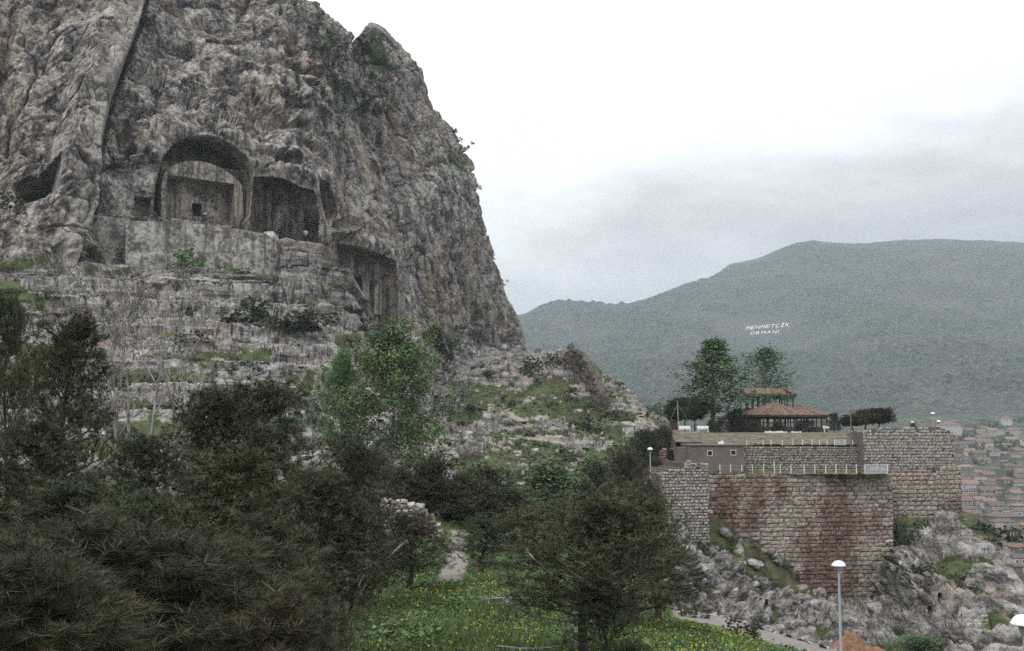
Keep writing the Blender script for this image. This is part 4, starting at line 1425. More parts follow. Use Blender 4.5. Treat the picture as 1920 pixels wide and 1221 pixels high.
# strip of ruined wall beside the small building
a, b = pxw(1236, 128.0), pxw(1284, 126.0)
stone_wall('low_rubble_wall', 'low rubble wall left of the small pink building below the umbrella pines', a, b, zpx(842, 127), zpx(880, 127), 0.3, (0.3, 0.6), RUBBLE_BROWN, MORTAR_PALE, 0.8, 29, 60, None, 'castle walls')

# ---- small building
M = Mat('mauve_blockwork')
bk = M.n('ShaderNodeTexBrick')
bk.inputs['Scale'].default_value = 2.2
bk.inputs['Color1'].default_value = (0.150, 0.115, 0.112, 1)
bk.inputs['Color2'].default_value = (0.19, 0.15, 0.142, 1)
bk.inputs['Mortar'].default_value = (0.10, 0.08, 0.08, 1)
bk.inputs['Mortar Size'].default_value = 0.025
tcn = M.pos((1, 1, 1), (R(90), 0, 0))
M.l(tcn, bk.inputs[0])
M.color(M.mix(0.35, bk.outputs[0], M.ramp(M.noise(M.pos(), 1.2, 6), [(0.3, 0.5), (0.7, 1.2)]), 'MULTIPLY'))
MAUVE = M.m
def flat(name, c, rough=0.8, var=0.25, sc=3.0, spec=0.2):
    M = Mat(name, rough, spec)
    M.color(M.ramp(M.noise(M.pos(), sc, 6, 0.65), [(0.3, tuple(q * (1 - var) for q in c)), (0.7, tuple(min(1, q * (1 + var)) for q in c))]))
    return M.m
DARK = flat('dark_opening', (0.02, 0.019, 0.02), 0.5)
PALE = flat('pale_plaster', (0.55, 0.53, 0.50))
WHITE_PAINT = flat('white_paint', (0.74, 0.74, 0.73), 0.5, 0.08)
GREY_METAL = flat('galvanised_steel', (0.30, 0.33, 0.36), 0.45, 0.15)
DARK_WOOD = flat('dark_brown_timber', (0.055, 0.034, 0.027), 0.7)
x0, x1 = xpx(1290, 121, 850), xpx(1395, 121, 850)
zt, zb = zpx(835.5, 121), -5.2
t = thing('small_building', 'small flat-roofed mauve brick building with two square windows below the terrace', 'building', ((x0 + x1) / 2, 121, zb))
hw = (x1 - x0) / 2
wins = [(xpx(1331, 121, 850) - (x0 + x1) / 2, zpx(850, 121) - zb), (xpx(1375, 121, 850) - (x0 + x1) / 2, zpx(849, 121) - zb)]
hh = zt - zb
ho = [[(wx - .23, 0, wz - .23), (wx + .23, 0, wz - .23), (wx + .23, 0, wz + .23), (wx - .23, 0, wz + .23)] for wx, wz in wins]
v, f = fill_face([(-hw, 0, 0), (hw, 0, 0), (hw, 0, hh), (-hw, 0, hh)], ho)
m = MB()
m.add(v, f)
for h in ho:
    ring_tunnel(m, [np.array(q) for q in h], [np.array(q) + np.array([0, .2, 0]) for q in h])
m.add([(-hw, 0, 0), (-hw, 5, 0), (-hw, 5, hh), (-hw, 0, hh), (hw, 0, 0), (hw, 5, 0), (hw, 5, hh), (hw, 0, hh)], [(0, 3, 2, 1), (4, 5, 6, 7), (1, 2, 6, 5)])
m.build('wall', MAUVE, t)
MB().box((0, 2.4, hh + 0.07), (2 * hw + 0.16, 5.1, 0.12)).build('roof_slab', flat('roof_concrete', (0.17, 0.14, 0.13)), t)
for wx, wz in wins:
    w = MB().box((wx, 0.17, wz), (0.48, 0.03, 0.48)).build('window', DARK, t)
    m = MB()
    for dx, dz, sx, sz in ((0, .26, .58, .06), (0, -.26, .58, .06), (.26, 0, .06, .46), (-.26, 0, .06, .46)):
        m.box((wx + dx, -0.02, wz + dz), (sx, .06, sz))
    m.build('frame', PALE, w)
o = MB().box((0, 0, 0.12), (0.5, 0.35, 0.24), 0.2).box((0.12, 0, 0.30), (0.2, 0.2, 0.14)).build('roof_vent', WHITE_PAINT, None, loc=(xpx(1352, 121.5), 121.6, zt + 0.14))
tag(o, 'little white vent box on the roof edge of the small mauve building', 'vent')
MB().box((-hw - 0.55, 1.6, hh / 2 - 0.1), (1.1, 2.6, hh - 0.2)).build('side_wing', flat('mauve_plaster', (0.13, 0.10, 0.105)), t)

# ---- fences
WIRE = flat('fence_wire', (0.34, 0.34, 0.34), 0.5)
MESH_PANEL = flat('pale_mesh_panel', (0.45, 0.47, 0.50), 0.6)
POSTM = flat('white_fence_post', (0.62, 0.62, 0.60), 0.6, 0.1)
def fence(name, label, posts, Y, zb, h, panel=None, cat='fence'):
    xs = [xpx(q, Y, 885) for q in posts]
    t = thing(name, label, cat, (xs[0], Y, zb))
    pm = MB().box((0, 0, h / 2), (0.075, 0.075, h), 0, 0.9).mesh('post', POSTM)
    rr = random.Random(len(posts))
    for k, x in enumerate(xs):
        hh = 1.0 if k != 5 or h < 0.9 else 1.25
        link('post', pm, t, (x - xs[0], 0, 0), ((rr.random() - .5) * .06, (rr.random() - .5) * .08, 0), (1, 1, hh * (0.92 + 0.16 * rr.random())))
    for hgt in (0.45, 0.85):
        m = MB()
        m.tube([(x - xs[0], 0.0, h * hgt) for x in xs], 0.009, 4)
        m.build('wire', WIRE, t)
    if panel:
        pa, pb = xpx(panel[0], Y, 885) - xs[0], xpx(panel[1], Y, 885) - xs[0]
        m = MB()
        n = int((pb - pa) / 0.09)
        for k in range(n + 1):
            m.box((pa + (pb - pa) * k / n, 0, h * 0.5), (0.035, 0.03, h))
        for z in (0.06, 0.5, 0.94):
            m.box(((pa + pb) / 2, 0.02, h * z), (pb - pa, 0.03, 0.05))
        m.build('gate_panel', MESH_PANEL, t)
    return t
fence('wire_fence', 'lower fence of white posts and wire along the top of the stained curtain wall', [1350, 1370, 1391, 1411, 1432, 1452, 1463, 1483, 1508, 1528, 1548, 1567, 1587, 1606, 1622, 1664], 117.7, -4.82, 0.98, (1625, 1663))
fence('wire_fence', 'upper fence of thin posts on the bare bank above the retaining wall', [1401, 1432, 1447, 1468, 1488, 1506, 1524, 1538, 1552, 1566, 1586, 1600, 1615], 126.75, -2.05, 0.62, (1566, 1586))

# ---- utility pole and guyed mast
GREYWOOD = flat('weathered_wood', (0.14, 0.11, 0.10), 0.9)
Y = 125.6
t = thing('utility_pole', 'thin dark wooden pole standing between the kiosk and the tower', 'pole', (xpx(1596, Y, 830), Y, zpx(842, Y)))
MB().tube([(0, 0, 0), (0.02, 0, zpx(760, Y) - zpx(842, Y))], [0.085, 0.055], 8).build('shaft', GREYWOOD, t)
MB().box((0, -0.07, 4.1), (0.7, 0.07, 0.07)).build('crossarm', GREYWOOD, t)
Y = 141
t = thing('guyed_pole', 'thin pale pole with slanting stay wires in front of the umbrella pines', 'pole', (xpx(1273, Y, 815), Y, -0.85))
MB().tube([(0, 0, 0), (-0.15, 0, zpx(752, Y) + 0.85)], [0.05, 0.03], 6).build('shaft', flat('pale_pole', (0.4, 0.37, 0.34)), t)
for dx in (-1.6, 2.2):
    MB().tube([(-0.14, 0, 3.7), (dx, 0.4 * abs(dx), 0.1)], 0.014, 4).build('stay_wire', WIRE, t)

# ---- street lamps
def lamp_post(px, py, Y, hb, label, s=1.0, group='street lamps with white caps'):
    z = zpx(py, Y)
    x = xpx(px, Y, py)
    t = thing('street_lamp', label, 'street lamp', (x, Y, z - hb), 0, group)
    m = MB()
    m.lathe([(0.085, 0), (0.085, 0.5), (0.055, 0.6), (0.045, hb - 0.16)], n=10)
    m.build('pole', GREY_METAL, t, True)
    MB().lathe([(0.047, hb - 0.2), (0.075, hb - 0.18), (0.12 * s, hb - 0.06), (0.10 * s, hb - 0.005)], n=12).build('collar', GREY_METAL, t, True)
    MB().lathe([(0.0, hb - 0.008), (0.23 * s, hb - 0.008), (0.262 * s, hb - 0.0), (0.268 * s, hb + 0.02), (0.255 * s, hb + 0.035), (0.235 * s, hb + 0.06), (0.205 * s, hb + 0.115), (0.14 * s, hb + 0.165), (0.07 * s, hb + 0.187), (0, hb + 0.193)], n=20).build('lamp_cap', WHITE_PAINT, t, True)
    return t
lamp_post(1572.5, 1061, 43, 4.0, 'nearest full-length street lamp with white domed cap on a grey pole by the path')
lamp_post(1921, 1171, 22.5, 3.2, 'white street lamp cap cut off by the right edge of the picture')
lamp_post(1219, 843, 106, 2.6, 'street lamp on the grassy bank behind the broken bastion')
lamp_post(1749, 776, 138, 3.0, 'taller of the two far lamps behind the tower parapet', 1.1)
lamp_post(1760, 791, 141, 2.2, 'shorter of the two far lamps behind the tower parapet', 1.0)
lamp_post(1711, 793, 140, 2.2, 'small far lamp beside a green sapling behind the tower parapet', 0.8)

# ---- kiosk
TILE = stone_material('clay_roof_tile', [(0.15, 0.098, 0.078), (0.225, 0.16, 0.128), (0.125, 0.084, 0.068), (0.31, 0.245, 0.20)])
BACKDROP_PALE = Mat('pale_backdrop_gloss', 0.08, 0.6)  # glossy light grey put in for the bright haze behind the kiosk
BACKDROP_PALE.color((0.30, 0.33, 0.35))
BACKDROP_PALE = BACKDROP_PALE.m
Z0 = -0.80
def hip_roof(n, Rr, ze, za, cx, cy, root, name='roof', phase=0.0, flat_top=0.0, sy=1.0):
    """tiled polygonal roof with overhang, fascia board and half-round tile rows"""
    c = [(cx + Rr * math.cos(phase + 2 * math.pi * k / n), cy + sy * Rr * math.sin(phase + 2 * math.pi * k / n)) for k in range(n)]
    t0 = [(cx + (q[0] - cx) * flat_top, cy + (q[1] - cy) * flat_top) for q in c]
    m = MB()
    m.add([(x, y, ze) for x, y in c] + [(x, y, za) for x, y in t0] + [(x, y, ze - 0.16) for x, y in c], [(k, (k + 1) % n, n + (k + 1) % n, n + k) for k in range(n)] + [tuple(range(n, 2 * n))] + [tuple(reversed(range(2 * n, 3 * n)))])
    rf = m.build(name, TILE, root)
    f = MB()
    for k in range(n):
        a, b = Vector((*c[k], ze - 0.10)), Vector((*c[(k + 1) % n], ze - 0.10))
        d = (b - a)
        mid = (a + b) / 2
        f.box(mid, (d.length, 0.09, 0.26), math.atan2(d.y, d.x))
    f.build('fascia_board', DARK_WOOD, rf)
    V, Fq = [], []
    for k in range(n):
        a, b = Vector((*c[k], ze + 0.02)), Vector((*c[(k + 1) % n], ze + 0.02))
        a2, b2 = Vector((*t0[k], za + 0.02)), Vector((*t0[(k + 1) % n], za + 0.02))
        w = (b - a).length
        cnt = max(3, int(w / 0.26))
        nrm = (b - a).cross(a2 - a).normalized()
        if nrm.z < 0:
            nrm = -nrm
        uu = (b - a).normalized()
        for j in range(cnt):
            s = (j + 0.5) / cnt
            e0 = a + (b - a) * s
            # run up the slope until the hip line
            top_s = 1.0 if flat_top > 0.5 else min(1.0, (1 - abs(2 * s - 1)) / (1 - flat_top + 1e-6))
            mid_line = a2 + (b2 - a2) * s
            e1 = e0 + ((a2 + b2) / 2 - (a + b) / 2) * min(1.0, top_s)
            for dx, hgt in ((-0.085, 0.0), (0, 0.075), (0.085, 0.0)):
                for e in (e0, e1):
                    q = e + uu * dx + nrm * hgt
                    V.append((q.x, q.y, q.z))
            bI = len(V) - 6
            Fq += [(bI, bI + 1, bI + 3, bI + 2), (bI + 2, bI + 3, bI + 5, bI + 4)]
    o = link('roof_tiles', np_mesh('roof_tiles', np.array(V), np.array(Fq), TILE), rf)
    o['kind'] = 'stuff'
    for k in range(n):
        MB().tube([(*c[k], ze + 0.06), (*t0[k], za + 0.06)], 0.09, 5).build('hip_ridge', TILE, rf)
    return rf
def pavilion(root, cx, cy, Rr, ze, za, n=8, phase=0.0, glass=True):
    hip_roof(n, Rr, ze, za, cx, cy, root, 'roof', phase)
    hip = [(cx + Rr * 0.86 * math.cos(phase + 2 * math.pi * k / n), cy + Rr * 0.86 * math.sin(phase + 2 * math.pi * k / n)) for k in range(n)]
    cm = MB().box((0, 0, (ze - Z0) / 2), (0.2, 0.2, ze - Z0)).mesh('column', DARK_WOOD)
    rm = None
    for k in range(n):
        x, y = hip[k]
        link('column', cm, root, (x, y, Z0))
        x2, y2 = hip[(k + 1) % n]
        d = math.hypot(x2 - x, y2 - y)
        an = math.atan2(y2 - y, x2 - x)
        mx_, my_ = (x + x2) / 2, (y + y2) / 2
        link('mid_post', cm, root, (mx_, my_, Z0), (0, 0, an), (0.6, 0.6, 1))
        MB().box((mx_, my_, Z0 + 0.38), (d - 0.2, 0.14, 0.76), an).build('parapet', DARK_WOOD, root)
        MB().box((mx_, my_, Z0 + 1.36), (d - 0.2, 0.07, 0.09), an).build('rail', DARK_WOOD, root)
        MB().box((mx_, my_, ze - 0.34), (d - 0.2, 0.1, 0.34), an).build('lintel_board', DARK_WOOD, root)
ke = -Z0
kx, ky = xpx(1450, 165, 790), 165.0
t = thing('kiosk', 'dark timber two-storey kiosk with red tiled roofs and open sides on the terrace', 'kiosk', (kx, ky, Z0))
lz = lambda z: z
zE, zA = zpx(779, 163), zpx(755, 165)
Z0_keep = Z0
# children use local coordinates of the kiosk
Z0 = 0.0
pavilion(t, 0.0, -0.6, 5.5, zE + ke, zA + ke - 0.05, 8, R(22.5))
pavilion(t, xpx(1505, 166, 790) - kx, 2.2, 4.3, zE + ke + 0.05, zA + ke - 0.4, 8, R(22.5))
cx2, cy2 = xpx(1440, 172, 750) - kx, 8.0
zU0, zU1, zU2 = zpx(766, 171) + ke, zpx(742, 171) + ke, zpx(729, 172) + ke
MB().box((cx2 - 2.2, cy2, zU0 / 2), (2.0, 3.2, zU0)).build('stair_core', DARK_WOOD, t)
MB().box((cx2, cy2, zU0 - 0.14), (7.1, 5.4, 0.28)).build('upper_floor', DARK_WOOD, t)
lc = MB().box((0, 0, zU0 / 2), (0.2, 0.2, zU0)).mesh('lower_column', DARK_WOOD)
for k in range(5):
    link('lower_column', lc, t, (cx2 - 3.3 + 6.6 * k / 4, cy2 + 2.4, 0))
cm = MB().box((0, 0, (zU1 - zU0) / 2), (0.16, 0.16, zU1 - zU0)).mesh('upper_column', DARK_WOOD)
for k in range(9):
    link('upper_column', cm, t, (cx2 - 3.4 + 6.8 * k / 8, cy2 - 2.5, zU0))
    link('upper_column', cm, t, (cx2 - 3.4 + 6.8 * k / 8, cy2 + 2.5, zU0))
MB().box((cx2, cy2 - 2.55, zU0 + 0.45), (6.9, 0.08, 0.10)).build('upper_rail', DARK_WOOD, t)
hip_roof(4, 5.3, zU1, zU2, cx2, cy2, t, 'upper_roof', R(45), 0.55, 0.8)
# low wing to the left
lx0 = xpx(1374, 168, 790) - kx
hip_roof(4, 2.6, zpx(784, 168) + ke, zpx(775, 168) + ke, lx0, 3.0, t, 'wing_roof', R(45), 0.3)
MB().box((lx0 + 0.6, 3.2, 0.75), (2.4, 2.6, 1.5)).build('wing_wall', DARK_WOOD, t)
for k, (px_, w_) in enumerate([(1520, 2.4)]):
    MB().box((xpx(px_, 166, 790) - kx, 3.6 if k != 1 else 4.6, 1.25), (w_, 0.06, 0.9)).build('pale_backdrop_panel', PALE if k == 9 else BACKDROP_PALE, t)  # added panel, its pale colour stands in for haze behind the open side
Z0 = Z0_keep

# white kerb stones in front of the kiosk and pale benches
for (pa, pb, Y, lab) in ((1436, 1478, 150, 'row of whitewashed kerb stones in front of the kiosk steps'), (1486, 1505, 150, 'short row of whitewashed kerb stones right of the long one')):
    t = thing('white_kerb', lab, 'kerb', (xpx(pa, Y, 812), Y, Z0), 0, 'whitewashed kerbs by the kiosk')
    n = int((pb - pa) / 4)
    km = MB().box((0, 0, 0.09), (0.24, 0.22, 0.2), 0, 0.85).mesh('kerb_stone', WHITE_PAINT)
    rr = random.Random(pa)
    for k in range(n):
        link('kerb_stone', km, t, ((pb - pa) * k / n / F * Y, rr.uniform(-.1, .1), 0), (0, 0, rr.uniform(-.3, .3)), (1, 1, rr.uniform(.7, 1.3)))
def bench(px, Y, label):
    t = thing('bench', label, 'bench', (xpx(px, Y, 805), Y, Z0), 0, 'white benches on the terrace')
    MB().box((0, 0, 0.44), (1.5, 0.42, 0.06)).build('seat', WHITE_PAINT, t)
    MB().box((0, 0.2, 0.72), (1.5, 0.05, 0.34)).build('backrest', WHITE_PAINT, t)
    lm = MB().box((0, 0, 0.2), (0.08, 0.4, 0.41)).mesh('leg', WHITE_PAINT)
    for dx in (-.62, .62):
        link('leg', lm, t, (dx, 0, 0))
bench(1318, 150, 'white bench between the umbrella pines and the tall poplar')
bench(1554, 160, 'white bench at the right corner of the kiosk')
bench(1284, 149, 'white bench under the umbrella pines')
o = MB().box((0, 0, 0.75), (1.0, 0.9, 1.5)).box((0, 0, 1.58), (1.3, 1.2, 0.14)).build('kiosk_hut', DARK_WOOD, None, loc=(xpx(1263, 150, 805), 150, Z0))
tag(o, 'small dark timber hut left of the umbrella pines', 'hut')

# ---- ruined wall on the ridge
prof = [(1061, 668, 684, 246), (1064, 662, 690, 244), (1070, 657, 700, 241), (1076, 655, 712, 238), (1086, 659, 730, 230), (1096, 667, 748, 222), (1106, 681, 766, 213),
        (1113, 693, 786, 206), (1119, 710, 800, 201), (1125, 727, 806, 197.5), (1130, 738, 806, 195), (1134, 748, 806, 194)]
pp = np.array(prof, float)
s = np.linspace(0, len(pp) - 1, 90)
ip = lambda c: np.interp(s, np.arange(len(pp)), pp[:, c])
tp = P(ip(0), ip(1), ip(3))
bt = P(ip(0), ip(2), ip(3))
bt[:, :2] = tp[:, :2]
ww = np.linspace(0, 1, 60)[:, None, None]
g = tp[None] + (bt - tp)[None] * ww
dr_ = np.gradient(tp, axis=0)
nn = np.stack([-dr_[:, 1], dr_[:, 0], 0 * dr_[:, 0]], -1)
nn /= np.linalg.norm(nn, axis=1, keepdims=True)
nn[(nn * tp).sum(1) > 0] *= -1
f1, f2, h = worley(g / 0.75, 500)
d = fbm(g / 2.2, 3, 501) * 0.7 + (h - .5) * 0.45 - 0.35 * np.exp(-(f2 - f1) / 0.12)
front = g + nn[None] * (0.6 + d)[..., None]
f1, f2, h = worley(g / 0.75 + 9, 505)
rear = g - nn[None] * (0.6 + fbm(g / 2.2, 3, 506) * 0.4)[..., None]
mid = (front[:1] + rear[:1]) / 2 + np.array([0, 0, 0.35]) + (fbm(tp / 0.9, 2, 507) * 0.5)[None, :, None] * np.array([0, 0, 1])
G = np.concatenate([rear[::-1], mid, front], 0)
endA = G.mean(0, keepdims=True)
G2 = np.concatenate([np.repeat(((front[:, :1] + rear[:, :1]) / 2).mean(0, keepdims=True), G.shape[0], 0), G], 1)
cen = np.concatenate([(front[:, -1:] + rear[:, -1:])[::-1] / 2, (front[:1, -1:] + rear[:1, -1:]) / 2, (front[:, -1:] + rear[:, -1:]) / 2], 0)
G2 = np.concatenate([G2, cen], 1)
RUIN = stone_material('ruin_masonry', [(0.105, 0.090, 0.078), (0.118, 0.102, 0.088)], (0.5, 0.42, 0.4), 0.9)
tag(link('ruined_wall', np_mesh('ruined_wall', G2, grid_faces(*G2.shape[:2]), RUIN)), 'tall brown ruined wall running down the ridge from the foot of the cliff', 'wall', 'castle walls')
# ================================================================== VEGETATION
def leaf_mat(name, cols, sc=0.8, rough=0.75, isl=0.6, spec=0.25):
    M = Mat(name, rough, spec)
    a = M.ramp(M.island(), [(k / (len(cols) - 1), q) for k, q in enumerate(cols)])
    nz_ = M.ramp(M.noise(M.pos(), sc, 3, 0.6), [(0.35, 0.55), (0.65, 1.35)])
    c_ = M.mix(0.8, a, nz_, 'MULTIPLY')
    tone = M.ramp(M.objrand(), [(0.0, (1.0, 0.93, 0.85)), (0.35, (0.80, 0.95, 0.80)), (0.7, (0.88, 1.15, 0.9)), (1.0, (1.2, 1.28, 1.0))])
    M.color(M.mix(1.0, c_, tone, 'MULTIPLY'))
    M.b.inputs['Transmission Weight'].default_value = 0.0
    return M.m
PINE = leaf_mat('pine_needles', [(0.018, 0.018, 0.011), (0.040, 0.043, 0.023), (0.064, 0.063, 0.036), (0.060, 0.045, 0.033), (0.095, 0.102, 0.055)])
PINE_NEAR = leaf_mat('pine_needles_near', [(0.016, 0.017, 0.011), (0.036, 0.038, 0.022), (0.060, 0.064, 0.036), (0.050, 0.038, 0.028), (0.12, 0.13, 0.08)], 1.6)
CANDLE = leaf_mat('new_pine_shoots', [(0.13, 0.065, 0.04), (0.20, 0.105, 0.065), (0.10, 0.07, 0.04)], 2.0)
PINE_FAR = leaf_mat('dark_pine_foliage', [(0.022, 0.019, 0.013), (0.048, 0.045, 0.027), (0.066, 0.055, 0.036), (0.054, 0.062, 0.032)], 0.3)
SCRUB = leaf_mat('dark_scrub_leaves', [(0.018, 0.019, 0.012), (0.036, 0.042, 0.021), (0.048, 0.046, 0.028), (0.05, 0.06, 0.03)], 0.25)
GREEN = leaf_mat('fresh_green_leaves', [(0.050, 0.084, 0.036), (0.085, 0.140, 0.058), (0.125, 0.19, 0.085), (0.066, 0.108, 0.046)], 0.3)
GREY_GREEN = leaf_mat('grey_green_leaves', [(0.045, 0.072, 0.034), (0.075, 0.112, 0.055), (0.10, 0.14, 0.075), (0.06, 0.085, 0.045)], 0.3)
POPLAR = leaf_mat('poplar_leaves', [(0.036, 0.060, 0.034), (0.070, 0.112, 0.062), (0.10, 0.155, 0.086), (0.048, 0.080, 0.044)], 0.25)
BROWN_LEAF = leaf_mat('young_brown_leaves', [(0.10, 0.065, 0.03), (0.15, 0.10, 0.045), (0.09, 0.085, 0.035)], 0.5)
def bark(name, c1, c2, sc=6):
    M = Mat(name, 0.9, 0.1)
    nz_ = M.noise(M.pos((1, 1, 0.35)), sc, 6, 0.7)
    M.color(M.ramp(nz_, [(0.35, c1), (0.62, c2)]))
    M.bump(nz_, 0.6, 0.03)
    return M.m
BARK = bark('dark_pine_bark', (0.028, 0.02, 0.018), (0.085, 0.062, 0.052))
BARK_PALE = bark('pale_dead_wood', (0.14, 0.125, 0.125), (0.42, 0.40, 0.42))
BARK_SILVER = bark('silver_bark', (0.06, 0.052, 0.05), (0.38, 0.36, 0.36), 3)
BARK_GREY = bark('grey_bark', (0.07, 0.062, 0.058), (0.24, 0.22, 0.21))

def tubes_mesh(name, segs, mat, n=5):
    """segs: list of polylines [(point, radius), ...]"""
    V, Fq, b = [], [], 0
    for line in segs:
        k = n if line[0][1] > 0.03 else 3
        pts = [np.array(q[0], float) for q in line]
        for j, (p, r) in enumerate(line):
            d = pts[min(j + 1, len(pts) - 1)] - pts[max(j - 1, 0)]
            d /= np.linalg.norm(d) + 1e-9
            a = np.cross(d, (0.3, 0.2, 1.0) if abs(d[2]) < 0.9 else (1, 0.1, 0))
            a /= np.linalg.norm(a)
            c = np.cross(d, a)
            t = np.arange(k) * 2 * math.pi / k
            V.append(pts[j] + (np.cos(t)[:, None] * a + np.sin(t)[:, None] * c) * r)
        for j in range(len(pts) - 1):
            for i in range(k):
                i2 = (i + 1) % k
                Fq.append((b + j * k + i, b + j * k + i2, b + (j + 1) * k + i2, b + (j + 1) * k + i))
        b += k * len(pts)
    return np_mesh(name, np.concatenate(V), np.array(Fq), mat, smooth=True)
def rnd_dirs(n, rng):
    d = rng.normal(size=(n, 3))
    return d / np.linalg.norm(d, axis=1, keepdims=True)
def needles(pos, dirs, per, length, width, rng, spread=0.75, along=0.15, up=0.25):
    n = len(pos)
    P0 = np.repeat(pos, per, 0)
    D = np.repeat(dirs, per, 0)
    P0 = P0 + D * (rng.random((n * per, 1)) * along)
    d = D * 0.8 + rnd_dirs(n * per, rng) * spread + np.array([0, 0, up])
    d /= np.linalg.norm(d, axis=1, keepdims=True)
    L_ = length * (0.65 + 0.6 * rng.random((n * per, 1)))
    s = np.cross(d, rnd_dirs(n * per, rng))
    s /= np.linalg.norm(s, axis=1, keepdims=True) + 1e-9
    tip = P0 + d * L_
    V = np.stack([P0 - s * width / 2, P0 + s * width / 2, tip + s * width * 0.12, tip - s * width * 0.12], 1).reshape(-1, 3)
    Fc = np.arange(n * per * 4).reshape(-1, 4)
    return V, Fc
def leaves(pos, size, rng, flat_=0.5):
    n = len(pos)
    a = rnd_dirs(n, rng)
    a[:, 2] *= flat_
    a /= np.linalg.norm(a, axis=1, keepdims=True)
    b = np.cross(a, rnd_dirs(n, rng))
    b /= np.linalg.norm(b, axis=1, keepdims=True) + 1e-9
    sz = size * (0.6 + 0.8 * rng.random((n, 1)))
    V = np.stack([pos - a * sz * .5, pos + b * sz * .32, pos + a * sz * .5, pos - b * sz * .32], 1).reshape(-1, 3)
    return V, np.arange(n * 4).reshape(-1, 4)

def skeleton(seed, H, Rm, f0=0.25, nbr=40, elev=(10, 45), prof=None, bend=0.06, sub=5, r0=0.09, lean=(0, 0), wob=0.10):
    """trunk and branch polylines, leaf tips with directions, bare lower twigs"""
    rr = random.Random(seed)
    prof = prof or (lambda f: math.sin(math.pi * min(1, 0.15 + f * 0.85)) ** 0.7)
    tr = []
    for k in range(9):
        f = k / 8
        tr.append((np.array([lean[0] * f * H + bend * H * math.sin(f * 3.1 + seed) * f, lean[1] * f * H + bend * H * math.cos(f * 2.7 + seed * 2) * f, f * H]), r0 * (1 - 0.85 * f)))
    def on(f):
        x = f * 8
        k = min(7, int(x))
        return tr[k][0] + (tr[k + 1][0] - tr[k][0]) * (x - k)
    segs, tips, tdir, dead = [tr], [], [], []
    for i in range(nbr):
        g = (i + rr.random()) / nbr
        f = f0 + (1 - f0) * g
        az = i * 2.399963 + rr.uniform(-.4, .4)
        Lb = Rm * prof(g) * rr.uniform(0.6, 1.12)
        el = R(lerp(elev[0], elev[1], g) + rr.uniform(-12, 12))
        p = on(min(f, 0.995))
        d = np.array([math.cos(az) * math.cos(el), math.sin(az) * math.cos(el), math.sin(el)])
        line = []
        n = 5
        for k in range(n + 1):
            t = k / n
            q = p + d * Lb * t + np.array([rr.uniform(-1, 1), rr.uniform(-1, 1), rr.uniform(-1, 1)]) * wob * Lb * t + np.array([0, 0, 0.22 * Lb * t * t])
            line.append((q, max(0.006, r0 * 0.36 * (1 - t * 0.85) * (0.5 + 0.5 * (1 - g)))))
        segs.append(line)
        for k in range(sub):
            t = lerp(0.35, 1.0, (k + rr.random() * 0.6) / sub)
            x = min(n - 1e-3, t * n)
            j = int(x)
            q = line[j][0] + (line[j + 1][0] - line[j][0]) * (x - j)
            sd = d * 0.5 + np.array([rr.uniform(-1, 1), rr.uniform(-1, 1), rr.uniform(-.35, .7)])
            sd /= np.linalg.norm(sd)
            l2 = Lb * rr.uniform(0.14, 0.36)
            e = q + sd * l2 + np.array([0, 0, 0.1 * l2])
            segs.append([(q, line[j][1] * 0.6), ((q + e) / 2 + np.array([0, 0, -.03 * l2]), line[j][1] * 0.45), (e, 0.005)])
            tips += [e, (q + e) / 2]
            tdir += [sd, sd]
        tips.append(line[-1][0])
        tdir.append(d)
    tips.append(tr[-1][0])
    tdir.append(np.array([0, 0, 1.0]))
    for i in range(7):
        f = rr.uniform(0.12, f0 + 0.35)
        az = rr.uniform(0, 6.28)
        p = on(f)
        line = [(p, 0.022)]
        d = np.array([math.cos(az), math.sin(az), rr.uniform(-.1, .6)])
        for k in range(1, 5):
            d = d + np.array([rr.uniform(-.35, .35), rr.uniform(-.35, .35), rr.uniform(-.2, .35)])
            d = d / np.linalg.norm(d)
            p = p + d * Rm * 0.24
            line.append((p, 0.022 * (1 - k * 0.2)))
            if k in (2, 3):
                e = p + (d + np.array([rr.uniform(-.9, .9), rr.uniform(-.9, .9), rr.uniform(-.2, .8)])) * Rm * 0.16
                dead.append([(p, 0.012), (e, 0.006)])
        dead.append(line)
    return segs, np.array(tips), np.array(tdir), dead

